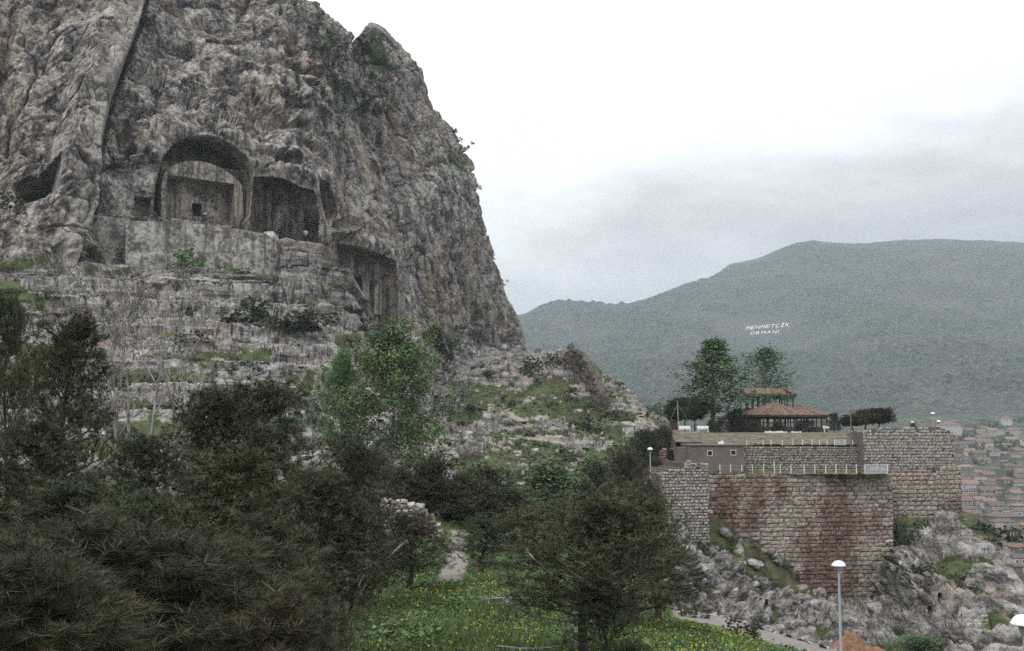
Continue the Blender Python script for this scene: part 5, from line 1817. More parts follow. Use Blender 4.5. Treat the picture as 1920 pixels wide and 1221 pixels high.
def fit(proto):
    v = np.empty(len(proto['crown'].vertices) * 3, np.float32)
    proto['crown'].vertices.foreach_get('co', v)
    v = v.reshape(-1, 3)
    proto['H'] = float(np.percentile(v[:, 2], 99.6))
    proto['R'] = float((np.percentile(v[:, 0], 98.5) - np.percentile(v[:, 0], 1.5) + np.percentile(v[:, 1], 98.5) - np.percentile(v[:, 1], 1.5)) / 4)
    return proto
def pine_proto(seed, H, Rm, per, ln, wd, f0, nbr, sub, mat, candle=False, elev=(5, 55), prof=None, lean=(0, 0), r0=0.09, dead=True, reps=3, cl=0.17):
    rng = np.random.default_rng(seed)
    segs, tips, td, dd = skeleton(seed, H, Rm, f0, nbr, elev, prof, 0.07, sub, r0, lean)
    out = {'trunk': tubes_mesh('trunk', segs, BARK)}
    # several tufts round every tip
    P_ = [tips]
    D_ = [td]
    for k in range(reps):
        P_.append(tips + rng.normal(size=tips.shape) * cl * np.array([1, 1, .7]))
        D_.append(td * 0.6 + rnd_dirs(len(td), rng) * 0.6 + np.array([0, 0, .35]))
    pos = np.concatenate(P_)
    dr_ = np.concatenate(D_)
    dr_ /= np.linalg.norm(dr_, axis=1, keepdims=True)
    V, Fc = needles(pos, dr_, per, ln, wd, rng, 1.05, ln * 0.9)
    if candle:
        sel = rng.random(len(pos)) < 0.3
        V2, F2 = needles(pos[sel] + dr_[sel] * ln * 0.8, dr_[sel], 5, ln * 0.75, wd * 1.3, rng, 0.22, ln * 0.3, 0.5)
        out['new_shoots'] = np_mesh('new_shoots', V2, F2, CANDLE)
    out['crown'] = np_mesh('crown', V, Fc, mat)
    if dead:
        out['dead_twigs'] = tubes_mesh('dead_twigs', dd, BARK_PALE)
    return fit(out)
def place_tree(proto, name, label, cat, base, H, W, rot, group, parts=None):
    """W is the crown width in metres"""
    t = thing(name, label, cat, base, rot, group)
    sz = H / proto['H']
    sx = W / (2.0 * proto['R'])
    for k, me in proto.items():
        if isinstance(me, bpy.types.Mesh):
            link(k, me, t, None, None, (sx, sx, sz))
    return t

flatp = lambda f: (0.55 + 0.45 * math.sin(math.pi * f)) * (1.0 if f < .8 else 1 - (f - .8) * 2.2)
MID = [pine_proto(40 + k, 4.2, 1.55, 15, 0.125, 0.015, 0.16, 34, 6, PINE, elev=(0, 55), lean=((-.03, .02)[k % 2], 0.02), prof=lambda f: (0.75 + 0.25 * math.sin(3.1 * f)) * (1 - 0.75 * f ** 2.2)) for k in range(4)]
OPEN = [pine_proto(60 + k, 3.3, 1.35, 13, 0.115, 0.013, 0.40, 30, 6, PINE, elev=(12, 75), prof=flatp, lean=((.05, -.07, .10)[k], 0.03), r0=0.085) for k in range(3)]
NEARP = [pine_proto(80 + k, 2.4, 1.0, 52, 0.15, 0.0052, 0.05, 38, 5, PINE_NEAR, True, elev=(5, 60), prof=lambda f: (0.9) * (1 - 0.6 * f ** 2), r0=0.045, reps=1, cl=0.14) for k in range(2)]
BROAD = [pine_proto(100 + k, 4.0, 2.0, 7, 0.24, 0.06, 0.06, 36, 6, PINE_FAR, elev=(5, 60), prof=lambda f: 1.0 * (1 - 0.6 * f ** 2), dead=False, reps=2, cl=0.32, r0=0.1) for k in range(4)]
UMB = [pine_proto(120 + k, 4.2, 1.7, 10, 0.24, 0.05, 0.48, 40, 6, PINE_FAR, elev=(20, 60), prof=flatp, dead=False, reps=4, cl=0.26, r0=0.11) for k in range(2)]

def pine_at(proto, px, top, Y, wpx, label, name='pine_tree', group='young pines in the foreground', rot=None, base=None, cat='pine tree'):
    g = ground(px, Y) if base is None else base
    Y = g.y
    H = zpx(top, Y) - g.z + 0.1
    W = wpx / F * Y
    return place_tree(proto, name, label, cat, (g.x, g.y, g.z - 0.1), max(H, 0.5), W, random.Random(int(px * 7 + top)).uniform(0, 6.28) if rot is None else rot, group)

FPX = [
    (MID[0], 14, 552, 30, 150, 'tall dark pine at the left edge with a leaning bare lower trunk'),
    (MID[1], 118, 590, 34, 190, 'tall dense dark pine left of the bare many-stemmed tree'),
    (MID[2], 405, 728, 27, 235, 'bushy pine just right of the foot of the bare tree'),
    (MID[3], 500, 716, 30, 260, 'dense pine in front of the lowest rock ledges, left of the bright green tree'),
    (MID[0], 215, 818, 22, 220, 'dark pine in front of the foot of the bare tree'),
    (MID[2], 60, 790, 24, 230, 'dark pine below the tall left-edge pine'),
    (MID[1], 425, 838, 20, 270, 'pine with pale dead twigs left of centre in the dark foreground stand'),
    (MID[3], 558, 880, 23, 190, 'dark pine in front of the flat pale boulder on the lower slope'),
    (MID[0], 660, 825, 34, 150, 'brownish pine under the bright green tree'),
    (OPEN[0], 640, 905, 23, 230, 'pine with a straight bare trunk at the left edge of the flowery meadow'),
    (OPEN[1], 760, 950, 38, 165, 'small open pine with forked trunk in front of the ruined rubble bank'),
    (OPEN[2], 893, 962, 45, 130, 'small round pine with a crooked trunk beside the path'),
    (OPEN[0], 1098, 915, 25, 300, 'wide loose pine with a slanting pale trunk in the middle of the meadow'),
    (MID[1], 1190, 930, 33, 190, 'dark pine close in front of the broken rubble bastion'),
    (OPEN[2], 1240, 905, 37, 175, 'tall thin dark pine beside the crag below the bastion'),
    (OPEN[1], 1010, 945, 44, 150, 'brown pine behind the wide loose meadow pine'),
    (MID[3], 1150, 1085, 24, 150, 'low bushy pine under the wide loose meadow pine'),
    (MID[0], 300, 925, 15, 270, 'brown-green pine low in the left foreground'),
    (MID[2], 500, 965, 15.5, 250, 'dark pine left of the straight-trunked pine'),
    (MID[1], 120, 905, 16, 280, 'dark pine behind the near tufted pine'),
    (MID[3], 400, 1010, 12.5, 320, 'dark pine at the bottom of the foreground stand'),
    (MID[0], 545, 1065, 14, 190, 'low dark pine at the bottom left of the meadow'),
    (NEARP[0], 95, 965, 9.0, 480, 'nearest pine with long needles and reddish new shoots at lower left'),
    (NEARP[1], 300, 1010, 9.5, 420, 'near pine with reddish new shoots right of the nearest one'),
    (NEARP[0], 470, 1110, 9.0, 380, 'low near pine with long needles at the bottom edge'),
    (NEARP[1], -20, 1040, 7.5, 420, 'near pine cut off by the lower left corner'),
    (NEARP[1], 180, 1120, 7.5, 420, 'dark near pine at the bottom edge of the left corner'),
]
for k, (pr, px_, top_, Y_, w_, lab) in enumerate(FPX):
    pine_at(pr, px_, top_, Y_, w_, lab)

# ---- pines and dark trees in the middle distance
FARP = [(690, 838, 70, 120), (752, 876, 72, 100), (806, 858, 74, 110), (868, 884, 76, 90), (918, 872, 78, 110), (722, 905, 72, 120), (966, 915, 76, 90), (850, 914, 76, 110), (921, 922, 76, 90), (788, 900, 74, 110),
        (1118, 868, 96, 80), (1172, 842, 104, 84), (1215, 900, 92, 70), (1150, 912, 84, 90), (1095, 902, 82, 70), (620, 885, 62, 120), (560, 905, 60, 110), (661, 900, 72, 90)]
WH = ['behind the rubble bank', 'below the grassy slope', 'left of the pale green bush', 'in front of the bastion']
for k, (px_, top_, Y_, w_) in enumerate(FARP):
    nth = sorted(q[0] for q in FARP).index(px_)
    pine_at(BROAD[k % 4], px_, top_, Y_, w_, 'dark rounded pine below the grassy slope, %s from the left in its belt' % (['first', 'second', 'third', 'fourth', 'fifth', 'sixth', 'seventh', 'eighth', 'ninth', 'tenth', 'eleventh', 'twelfth', 'thirteenth', 'fourteenth', 'fifteenth', 'sixteenth', 'seventeenth', 'eighteenth', 'nineteenth', 'twentieth'][nth]), group='dark pines in the belt below the slope')

for px_, top_, Y_, w_, lab in [(1205, 806, 128, 62, 'dark bush on the bank behind the lamp, left of the mauve building'), (1238, 796, 131, 60, 'tall dark bush at the left end of the bare terrace bank'), (1262, 842, 124.5, 34, 'low dark bush against the left end of the mauve building'), (1185, 862, 118, 56, 'dark bush just left of the lamp behind the bastion'), (1228, 858, 117, 44, 'low dark bush behind the bastion, right of its lamp')]:
    pine_at(BROAD[px_ % 4], px_, top_, Y_, w_, lab, 'shrub', None, None, Vector((xpx(px_, Y_, 860), Y_, zpx(895, Y_))), 'shrub')
# ---- broadleaf trees
def broad_proto(seed, H, Rm, mat, nleaf, size, f0, nbr, elev, prof, r0, cl, bark_=None, wob=0.12, sub=5):
    rng = np.random.default_rng(seed)
    segs, tips, td, dd = skeleton(seed, H, Rm, f0, nbr, elev, prof, 0.03, sub, r0, (0, 0), wob)
    idx = rng.integers(0, len(tips), nleaf)
    pos = tips[idx] + rng.normal(size=(nleaf, 3)) * cl
    V, Fc = leaves(pos, size, rng, 0.9)
    return fit({'trunk': tubes_mesh('trunk', segs, bark_ or BARK_GREY), 'crown': np_mesh('crown', V, Fc, mat)})
pop = broad_proto(200, 12.5, 2.9, POPLAR, 9500, 0.21, 0.16, 54, (35, 75), lambda f: (0.55 + 0.6 * math.sin(math.pi * min(1, f * 1.15))) * (1.02 - f) ** 0.55, 0.16, 0.26)
g = Vector((xpx(1338, 158, 800), 158, -0.85))
pine_at(pop, 1338, 636, 158, 106, 'tall full-leaved poplar left of the kiosk', 'poplar_tree', 'poplars by the kiosk', 0.4, g, 'poplar')
pop2 = broad_proto(210, 12.0, 3.1, POPLAR, 4300, 0.20, 0.35, 40, (30, 70), lambda f: (0.7 + 0.4 * math.sin(math.pi * f)) * (1.05 - f) ** 0.45, 0.13, 0.30)
g = Vector((xpx(1440, 182, 800), 182, -0.85))
pine_at(pop2, 1441, 652, 182, 100, 'thinner poplar rising behind the roof of the kiosk', 'poplar_tree', 'poplars by the kiosk', 1.0, g, 'poplar')
big = broad_proto(220, 10, 4.6, GREEN, 27000, 0.17, 0.10, 40, (18, 72), lambda f: (0.75 + 0.45 * math.sin(math.pi * f) + 0.22 * math.sin(f * 23)) * (1.03 - f) ** 0.4, 0.15, 0.29, sub=6)
pine_at(big, 732, 600, 88, 215, 'large bright green tree standing in front of the rock ledges', 'broadleaf_tree', None, 0.3, None, 'tree')
pine_at(big, 640, 650, 92, 90, 'smaller bright green tree at the left of the large green one', 'broadleaf_tree', None, 2.3, None, 'tree')
pale = broad_proto(230, 5, 3.0, GREY_GREEN, 6500, 0.24, 0.05, 46, (20, 70), lambda f: (0.9 + 0.2 * math.sin(math.pi * f)) * (1.03 - f) ** 0.4, 0.1, 0.36)
pine_at(pale, 1030, 866, 82, 130, 'pale green rounded bush among the dark pines', 'bush', None, 0.3, None, 'bush')
pine_at(pale, 1190, 930, 78, 80, 'yellow-green bush left of the bastion', 'bush', None, 1.3, None, 'bush')
pine_at(pale, 1725, 1192, 70, 90, 'grey-green bush at the bottom edge below the crag', 'bush', None, 2.3, hit_ground(1725, 1225) , 'bush')
pine_at(pale, 740, 1015, 44, 110, 'green bush with pale blossom behind the forked pine', 'bush', None, 3.0, None, 'bush')
pine_at(pale, 545, 780, 100, 60, 'green bush on the slope left of the flat pale boulder', 'bush', None, 4.0, None, 'bush')

# ---- umbrella pines and dark bushes on the terrace
def terr(px, Y):
    return Vector((xpx(px, Y, 805), Y, -0.85))
for (px_, top_, Y_, w_, lab) in [(1270, 750, 150, 42, 'left umbrella pine of the three left of the poplar'), (1285, 744, 153, 44, 'middle umbrella pine of the three left of the poplar'), (1302, 748, 156, 44, 'right umbrella pine of the three left of the poplar'),
                                 (1600, 778, 152, 44, 'small dark umbrella pine beside the thin wooden pole'), (1622, 768, 155, 56, 'left one of the two joined umbrella pines right of the pole'), (1648, 765, 152, 48, 'right one of the two joined umbrella pines right of the pole')]:
    pine_at(UMB[px_ % 2], px_, top_, Y_, w_, lab, 'umbrella_pine', 'umbrella pines on the terrace', None, terr(px_, Y_), 'pine tree')
for (px_, top_, Y_, w_, lab) in [(1352, 786, 150, 30, 'low dark bush at the foot of the tall poplar'), (1335, 787, 152, 24, 'small dark bush left of the poplar trunk'), (1383, 766, 158, 36, 'dark tree covering the left corner of the kiosk'), (1414, 790, 156, 30, 'dark shrub in front of the kiosk columns'), (1460, 790, 156, 30, 'low dark shrub in front of the kiosk centre'),
                                 (1565, 774, 158, 22, 'pointed dark shrub at the right end of the kiosk'), (1374, 772, 162, 34, 'dark round tree between poplar and kiosk'), (1500, 793, 157, 26, 'low dark shrub before the right canopy of the kiosk')]:
    pine_at(BROAD[px_ % 4], px_, top_, Y_, w_, lab, 'shrub', None, None, terr(px_, Y_), 'shrub')
pine_at(pale, 1712, 792, 139, 14, 'green sapling behind the tower parapet', 'sapling', None, 1.0, terr(1712, 139), 'sapling')
# creeper on the upper storey of the kiosk
rng = np.random.default_rng(5)
n_ = 1500
u_ = rng.random(n_)
pos = np.stack([xpx(1440, 171, 750) + (u_ - .5) * 8.0, 170.0 + rng.normal(size=n_) * .25, zpx(745, 171) + 0.5 - np.abs(rng.normal(size=n_)) * (0.55 + 0.3 * np.sin(u_ * 17))], -1)
V, Fc = leaves(pos, 0.26, rng)
o = link('climbing_vine', np_mesh('climbing_vine', V, Fc, POPLAR))
tag(o, 'green creeper hanging along the upper storey of the kiosk', 'vine')

# ---- shrubs on slope, crag and cliff
ORD = ['', 'second ', 'third ', 'fourth ', 'fifth ', 'sixth ', 'seventh ', 'eighth ']
USED = {}
def where_label(kind, px, py, marks):
    best = sorted(marks, key=lambda m: math.hypot(m[1] - px, m[2] - py))
    for o in range(8):
        for m in best[:4]:
            dx, dy = px - m[1], py - m[2]
            dist = math.hypot(dx, dy)
            if abs(dx) > 1.3 * abs(dy):
                side = 'left of' if dx < 0 else 'right of'
            elif abs(dy) > 1.3 * abs(dx):
                side = 'above' if dy < 0 else 'below'
            else:
                side = ('above left of' if dx < 0 else 'above right of') if dy < 0 else ('below left of' if dx < 0 else 'below right of')
            far = 'just ' if dist < 45 else '' if dist < 110 else 'well '
            s = f'{ORD[o]}{kind} {far}{side} {m[0]}'
            if s not in USED:
                USED[s] = 1
                return s
    return s
MARKS = [('the ruined wall', 1095, 720), ('the upright squared block', 905, 805), ('the big cracked boulder', 860, 720), ('the bright green tree', 728, 720), ('the pale green bush', 1030, 900), ('the broken bastion', 1260, 900),
         ('the block ending the stone steps', 1073, 803), ('the two people', 890, 655), ('the wide upper hollow shrub', 995, 705), ('the mauve building', 1300, 855), ('the lamp behind the bastion', 1219, 855), ('the jagged slope rock', 830, 872),
         ('the bare tree', 245, 640), ('the bulging outcrop', 600, 520), ('the lowest tomb', 690, 530), ('the streaked terrace wall', 370, 470), ('the left-edge pine', 30, 640), ('the flat boulder slab', 600, 860), ('the bushy pine by the bare tree', 345, 740), ('the middle of the ledges', 420, 620),
         ('the near street lamp', 1573, 1120), ('the red soil heap', 1610, 1195), ('the curtain wall foot', 1500, 1070), ('the tower foot', 1740, 970), ('the right-edge lamp cap', 1910, 1165), ('the grey-green bottom bush', 1725, 1200), ('the stained wall corner', 1672, 1060), ('the crag shoulder', 1870, 990), ('the bastion foot', 1290, 990), ('the crag cleft', 1740, 1085), ('the crag edge', 1890, 1090)]
def bush_mesh(seed, mat, n=420, size=0.16, clumps=9):
    rng = np.random.default_rng(seed)
    c = rng.normal(size=(clumps, 3)) * np.array([.48, .48, .26]) + np.array([0, 0, .38])
    c[:, 2] = np.clip(c[:, 2], 0.08, 0.8)
    k = rng.integers(0, clumps, n)
    r = 0.22 + 0.16 * rng.random(clumps)
    pos = c[k] + rnd_dirs(n, rng) * (r[k] * rng.random(n) ** 0.4)[:, None]
    pos[:, 2] = np.abs(pos[:, 2])
    V, Fc = leaves(pos, size, rng, 0.9)
    return np_mesh('shrub', V, Fc, mat)
BD = [bush_mesh(300 + k, SCRUB) for k in range(5)]
BG = [bush_mesh(320 + k, GREEN) for k in range(3)]
BGG = [bush_mesh(330 + k, GREY_GREEN) for k in range(3)]
rr = random.Random(77)
def shrub(px, py, wpx, mesh, label, group, which=None, hs=1.0, drop=0.1):
    q = hit_ground(px, py, which)
    w = wpx / F * q.y / 1.5
    o = link('shrub', mesh, None, (q.x, q.y, q.z - drop * w), (0, 0, rr.uniform(0, 6.28)), (w, w, w * hs))
    return tag(o, label, 'shrub', group)
# single shrubs that stand out
for (a, b, w, ms, lab) in [(338, 482, 56, BG[0], 'bright green bush growing at the foot of the streaked terrace wall'), (1045, 690, 50, BD[0], 'large dark shrub left of the top of the ruined wall'), (790, 612, 50, BG[1], 'green shrub on the edge of the ledge below the lowest tomb'),
                           (690, 628, 52, BD[1], 'dark shrub on the ledge just left of the bright green tree'), (1225, 785, 40, BGG[0], 'yellow-green shrub at the end of the ridge beside the terrace'), (1168, 790, 38, BD[2], 'dark shrub right of the foot of the ruined wall'), (1110, 805, 62, BD[3], 'broad dark shrub at the foot of the ruined wall'),
                           (995, 708, 56, BD[4], 'wide dark shrub in a hollow of the upper slope'), (848, 652, 46, BG[2], 'low green shrubbery on the ledge left of the two people'), (1725, 1085, 70, BD[0], 'dark shrub in the cleft of the right-hand crag'), (1870, 1010, 90, BD[1], 'long dark shrub on the right shoulder of the crag'),
                           (1690, 1010, 60, BD[2], 'dark shrub at the right foot of the curtain wall'), (1072, 660, 14, BD[2], 'tiny tuft on top of the ruined wall'), (1355, 965, 30, BD[3], 'dark shrub at the foot of the bastion beside the curtain wall'), (470, 610, 120, BD[4], 'dark low scrub along the rock ledge under the terrace wall'),
                           (560, 618, 110, BD[0], 'dark scrub on the ledge under the bulging outcrop'), (185, 478, 70, BD[1], 'dark brown scrub below the set-back terrace wall'), (440, 500, 60, BG[0], 'low green growth along the ledge under the streaked wall'), (8, 395, 60, BD[2], 'dark green bush under the square cave at the left edge')]:
    if lab.startswith('tiny'):
        o = link('shrub', ms, None, PV(1072, 655, 240), (0, 0, 1), (1.0, 1.0, 1.3))
        tag(o, lab, 'shrub')
    elif lab.startswith('dark green bush under the square'):
        q = PV(10, 395, 142)
        o = link('shrub', ms, None, q, (0, 0, 1), (3, 3, 2.6))
        tag(o, lab, 'shrub')
    else:
        shrub(a, b, w, ms, lab, None, None, 0.3 if 'ledge under the streaked' in lab else 0.75 if w > 80 else 1.0)
for k, (px_, py_, Y_, s_) in enumerate([(1342, 886, 117.0, .5), (1378, 888, 117.2, .45), (1398, 888, 117.3, .6), (1425, 888, 117.4, .5), (1474, 889, 117.6, .4), (1535, 888, 118.0, .5), (1610, 887, 118.4, .4), (1660, 806, 126.5, .5), (1700, 803, 126.5, .4), (1730, 806, 126.5, .5), (1250, 884, 109.0, .4), (1418, 836, 127.2, .5), (1510, 836, 127.2, .45), (1590, 837, 127.2, .5)]):
    q = P(px_, py_, Y_)
    o = link('wall_plant', (BGG + BG + BD)[k % 7], None, (q[0], q[1], q[2] - 0.15), (0, 0, k), (s_, s_, s_ * .8))
    tag(o, where_label('weed tuft on the wall top', px_, py_, [('the white gate panel', 1644, 880), ('the broken bastion', 1290, 875), ('the mauve building', 1340, 850), ('the wooden pole', 1596, 800), ('the tower parapet middle', 1700, 800), ('the kiosk', 1470, 790)]), 'weed', 'weeds on the wall tops')
ZONES = [
    ('dark scrub shrub on the grassy slope between cliff and castle', 'dark shrubs on the grassy slope', BD, 62, (850, 1250, 690, 900), (12, 38), 0.55),
    ('small green shrub on the grassy slope between cliff and castle', 'green shrubs on the grassy slope', BG + BGG, 34, (840, 1250, 720, 900), (12, 34), 0.6),
    ('dark scrub growing on the stratified rock ledges below the tombs', 'scrub on the rock ledges', BD, 95, (-20, 690, 530, 860), (16, 60), 0.5),
    ('green tuft growing on the rock ledges below the tombs', 'green tufts on the rock ledges', BG + BGG, 26, (0, 840, 620, 900), (12, 36), 0.6),
    ('dark shrub among the rocks of the crag below the castle walls', 'shrubs on the castle crag', BD, 46, (1290, 1910, 985, 1215), (14, 46), 0.6),
    ('grey-green tuft among the rocks of the crag below the castle walls', 'green tufts on the castle crag', BGG, 26, (1290, 1900, 985, 1215), (10, 28), 0.55)]
for lab, grp, ms, cnt, (xa, xb, ya, yb), (wa, wb), hs in ZONES:
    k = 0
    tries = 0
    while k < cnt and tries < 4000:
        tries += 1
        x_, y_ = rr.uniform(xa, xb), rr.uniform(ya, yb)
        if y_ < TOP(x_) + 6 or (x_ > 1240 and y_ > TE(x_) - 6):
            continue
        if x_ > 1329 and x_ < 1680 and y_ < np.interp(x_, [q[0] for q in base_line], [q[1] for q in base_line]) + 8:
            continue
        c_ = int(np.clip(np.searchsorted(HG[0][0], x_), 0, C3 - 1))
        r_ = int(np.clip(np.searchsorted(HG[1][:, c_], y_), 0, R3 - 1))
        if HROCK[r_, c_] > 0.6 and rr.random() < 0.75:
            continue
        w_ = rr.uniform(wa, wb) * (0.7 + 0.6 * rr.random())
        ms_ = rr.choice(ms)
        kind = ('small ' if w_ < 0.4 * (wa + wb) else 'broad ' if w_ > 0.62 * (wa + wb) else '') + ('dark shrub' if ms_ in BD else 'green shrub' if ms_ in BG else 'grey-green shrub')
        shrub(x_, y_, w_, ms_, where_label(kind, x_, y_, MARKS), grp, None, hs * rr.uniform(.8, 1.3))
        k += 1
# bushes clinging to the cliff
for k, (a, b, w, which) in enumerate([(590, 40, 26, CL1), (612, 70, 30, CL1), (635, 100, 30, CL1), (648, 130, 28, CL1), (640, 160, 30, CL1), (652, 190, 30, CL1), (590, 95, 26, CL1), (612, 120, 26, CL1), (560, 30, 30, CL1), (630, 215, 26, CL1), (580, 60, 30, CL1), (660, 165, 26, CL1),
                                      (700, 70, 30, CL2), (720, 110, 34, CL2), (745, 122, 26, CL2), (700, 140, 26, CL2), (690, 185, 40, CL2), (712, 200, 34, CL2), (740, 205, 26, CL2), (700, 230, 26, CL2), (775, 230, 22, CL2), (835, 250, 18, CL2), (852, 275, 26, CL2), (845, 300, 24, CL2), (866, 285, 20, CL2),
                                      (892, 352, 16, CL2), (948, 525, 16, CL2), (958, 550, 16, CL2), (915, 585, 34, CL2), (930, 480, 16, CL2), (905, 625, 26, CL2), (960, 600, 18, CL2), (842, 330, 18, CL2), (720, 480, 22, CL1), (610, 235, 20, CL1), (640, 260, 18, CL1)]):
    kk = np.unravel_index(np.argmin((which[0] - a) ** 2 + (which[1] - b) ** 2), which[0].shape)
    q = Vector(which[2][kk].tolist())
    w_ = w / F * q.y / 1.5
    o = link('shrub', (BGG + BD)[k % 6], None, (q.x, q.y - 0.3 * w_, q.z - 0.35 * w_), (R(25), 0, k * 1.3), (w_, w_, w_))
    CM = [('the summit notch', 670, 60), ('the buttress top', 712, 60), ('the cliff skyline bend', 850, 275), ('the cliff foot', 950, 620), ('the upper left cliff edge', 575, 30), ('the dark gully', 655, 160), ('the small oval cave', 540, 300), ('the lowest tomb', 690, 530), ('the buttress face', 730, 170)]
    tag(o, where_label(('grey-green' if k % 6 < 3 else 'dark') + ' cliff shrub', a, b, CM), 'shrub', 'shrubs clinging to the cliff')

# ---- bare many-stemmed tree
rng = np.random.default_rng(9)
b0 = ground(248, 42)
zt_ = zpx(485, 42)
Hb = (zt_ - b0.z) * 0.80
lines, tipsb = [], []
rb = random.Random(4)
def grow(p, d, L_, r, lev):
    line = [(p.copy(), r)]
    n = 6
    q = p.copy()
    for k in range(n):
        d = d + np.array([rb.uniform(-.12, .12), rb.uniform(-.12, .12), rb.uniform(-.04, .10)])
        d /= np.linalg.norm(d)
        q = q + d * L_ / n
        line.append((q.copy(), max(0.014, r * (1 - 0.75 * (k + 1) / n))))
        if lev < 4 and k >= (2 if lev == 0 else 1) and rb.random() < (0.72 if lev < 3 else 0.45):
            nd = d + np.array([rb.uniform(-.9, .9), rb.uniform(-.9, .9), rb.uniform(-.2, .5)])
            grow(q.copy(), nd / np.linalg.norm(nd), L_ * rb.uniform(.36, .6), r * (1 - 0.7 * (k + 1) / n) * 0.72, lev + 1)
    lines.append(line)
    tipsb.append(q)
for (dx, dy, k) in ((-0.18, .1, .80), (0.02, -.05, .78), (0.30, .1, .76), (0.12, .2, .80), (-0.05, -.2, .74), (0.48, 0, .62), (-0.34, .1, .66)):
    grow(np.array([dx * .5, dy * .5, 0.0]), np.array([dx, dy, 1.0]) / np.linalg.norm([dx, dy, 1.0]), Hb * k, 0.10, 0)
t = thing('bare_tree', 'nearly bare many-stemmed tree with pale branches against the rock ledges', 'tree', (b0.x, b0.y, b0.z))
link('trunk', tubes_mesh('trunk', lines, BARK_SILVER), t)
print('bare tips', len(tipsb))
pos = np.repeat(np.array(tipsb), 2, 0) + rng.normal(size=(len(tipsb) * 2, 3)) * 0.12
V, Fc = leaves(pos, 0.07, rng)
link('young_leaves', np_mesh('young_leaves', V, Fc, BROWN_LEAF), t)

# ---- grass and flowers of the meadow
rng = np.random.default_rng(12)
def fore_pts(n, box, rej):
    x_ = rng.uniform(box[0], box[1], n)
    y_ = rng.uniform(box[2], box[3], n)
    ok = (y_ > TE(x_) + rej + 34 * sstep(1240, 1275, x_)) & ~inpoly(x_, y_, PATH1) & ~inpoly(x_, y_, PATH3)
    return x_[ok], y_[ok]
def fore_world(x_, y_):
    PXg, PYg, pg = FG
    c = np.clip(np.searchsorted(PXg[0], x_), 0, C4 - 1)
    out = np.empty((len(x_), 3))
    for k in range(len(x_)):
        r = min(R4 - 1, np.searchsorted(PYg[:, c[k]], y_[k]))
        out[k] = pg[r, c[k]]
    return out + rng.normal(size=out.shape) * np.array([.06, .12, 0])
x1_, y1_ = fore_pts(34000, (620, 1600, 1030, 1300), 14)
x2_, y2_ = fore_pts(12000, (560, 1300, 1000, 1120), 4)
W_ = fore_world(np.concatenate([x1_, x2_]), np.concatenate([y1_, y2_]))
up = np.tile(np.array([[0, 0, 1.0]]), (len(W_), 1))
V, Fc = needles(W_, up, 3, 0.34, 0.03, rng, 0.6, 0.02, 0.3)
wn_ = fbm(W_ / 2.2, 3, 77)
wk = W_[wn_ > -0.05]
wk = np.repeat(wk, 4, 0) + rng.normal(size=(4 * len(wk), 3)) * np.array([.10, .10, .08]) + np.array([0, 0, .22])
V2, F2 = leaves(wk, 0.085, rng, 0.9)
GRASS = leaf_mat('meadow_grass', [(0.055, 0.080, 0.034), (0.10, 0.145, 0.060), (0.15, 0.195, 0.085), (0.18, 0.185, 0.09), (0.075, 0.11, 0.055)], 0.7)
WEED = leaf_mat('meadow_weeds', [(0.045, 0.074, 0.038), (0.080, 0.125, 0.064), (0.12, 0.175, 0.095), (0.065, 0.092, 0.045)], 0.5)
tag(link('meadow_weeds', np_mesh('meadow_weeds', V2, F2, WEED)), kind='stuff')
o = link('meadow_grass', np_mesh('meadow_grass', V, Fc, GRASS))
tag(o, kind='stuff')
FLOWER = leaf_mat('yellow_flowers', [(0.42, 0.36, 0.03), (0.52, 0.46, 0.06), (0.34, 0.32, 0.05)], 2.0, 0.6)
xs_, ys_ = fore_pts(26000, (640, 1600, 1060, 1300), 16)
dens = 0.12 + 0.9 * bump2(xs_, ys_, 1350, 1200, 150, 45) + 0.35 * bump2(xs_, ys_, 800, 1120, 130, 25) + 0.30 * bump2(xs_, ys_, 940, 1190, 40, 30) + 0.25 * bump2(xs_, ys_, 1000, 1100, 120, 20)
pn = 0.5 + 0.9 * fbm(np.stack([xs_ / 40, ys_ / 14, 0 * xs_], -1), 3, 5)
ok = rng.random(len(xs_)) < dens * np.clip(2.2 * pn - 0.6, 0.0, 2.2) * 0.75
W_ = fore_world(xs_[ok], ys_[ok]) + np.array([0, 0, 0.30])
W_ = np.repeat(W_, 3, 0) + rng.normal(size=(3 * len(W_), 3)) * np.array([.07, .07, .07])
V, Fc = leaves(W_, 0.06, rng, 0.9)
tag(link('yellow_flowers', np_mesh('yellow_flowers', V, Fc, FLOWER)), kind='stuff')
# taller weeds and low shrubs in the meadow
for (a, b, Y_, w, ms, lab) in [(690, 1200, 28, 110, BD[0], 'low dark shrub at the lower left of the meadow'), (1395, 1178, 40, 70, BD[1], 'dark wiry shrub on the flowery meadow near the concrete path'), (860, 1150, 33, 80, BG[1], 'green weedy clump in the middle of the meadow'), (760, 1195, 27, 110, BG[0], 'lush green clump at the bottom edge of the meadow'),
                               (930, 1010, 60, 70, BG[2], 'green bush beside the path under the small round pine'), (800, 1040, 52, 60, BGG[1], 'green bush left of the path'), (1310, 1150, 44, 50, BD[3], 'dark low shrub at the end of the pale path')]:
    q = ground(a, Y_)
    w_ = w / F * Y_ / 1.5
    tag(link('shrub', ms, None, (q.x, q.y, q.z - 0.05), (0, 0, a), (w_, w_, w_ * 0.7)), lab, 'shrub')
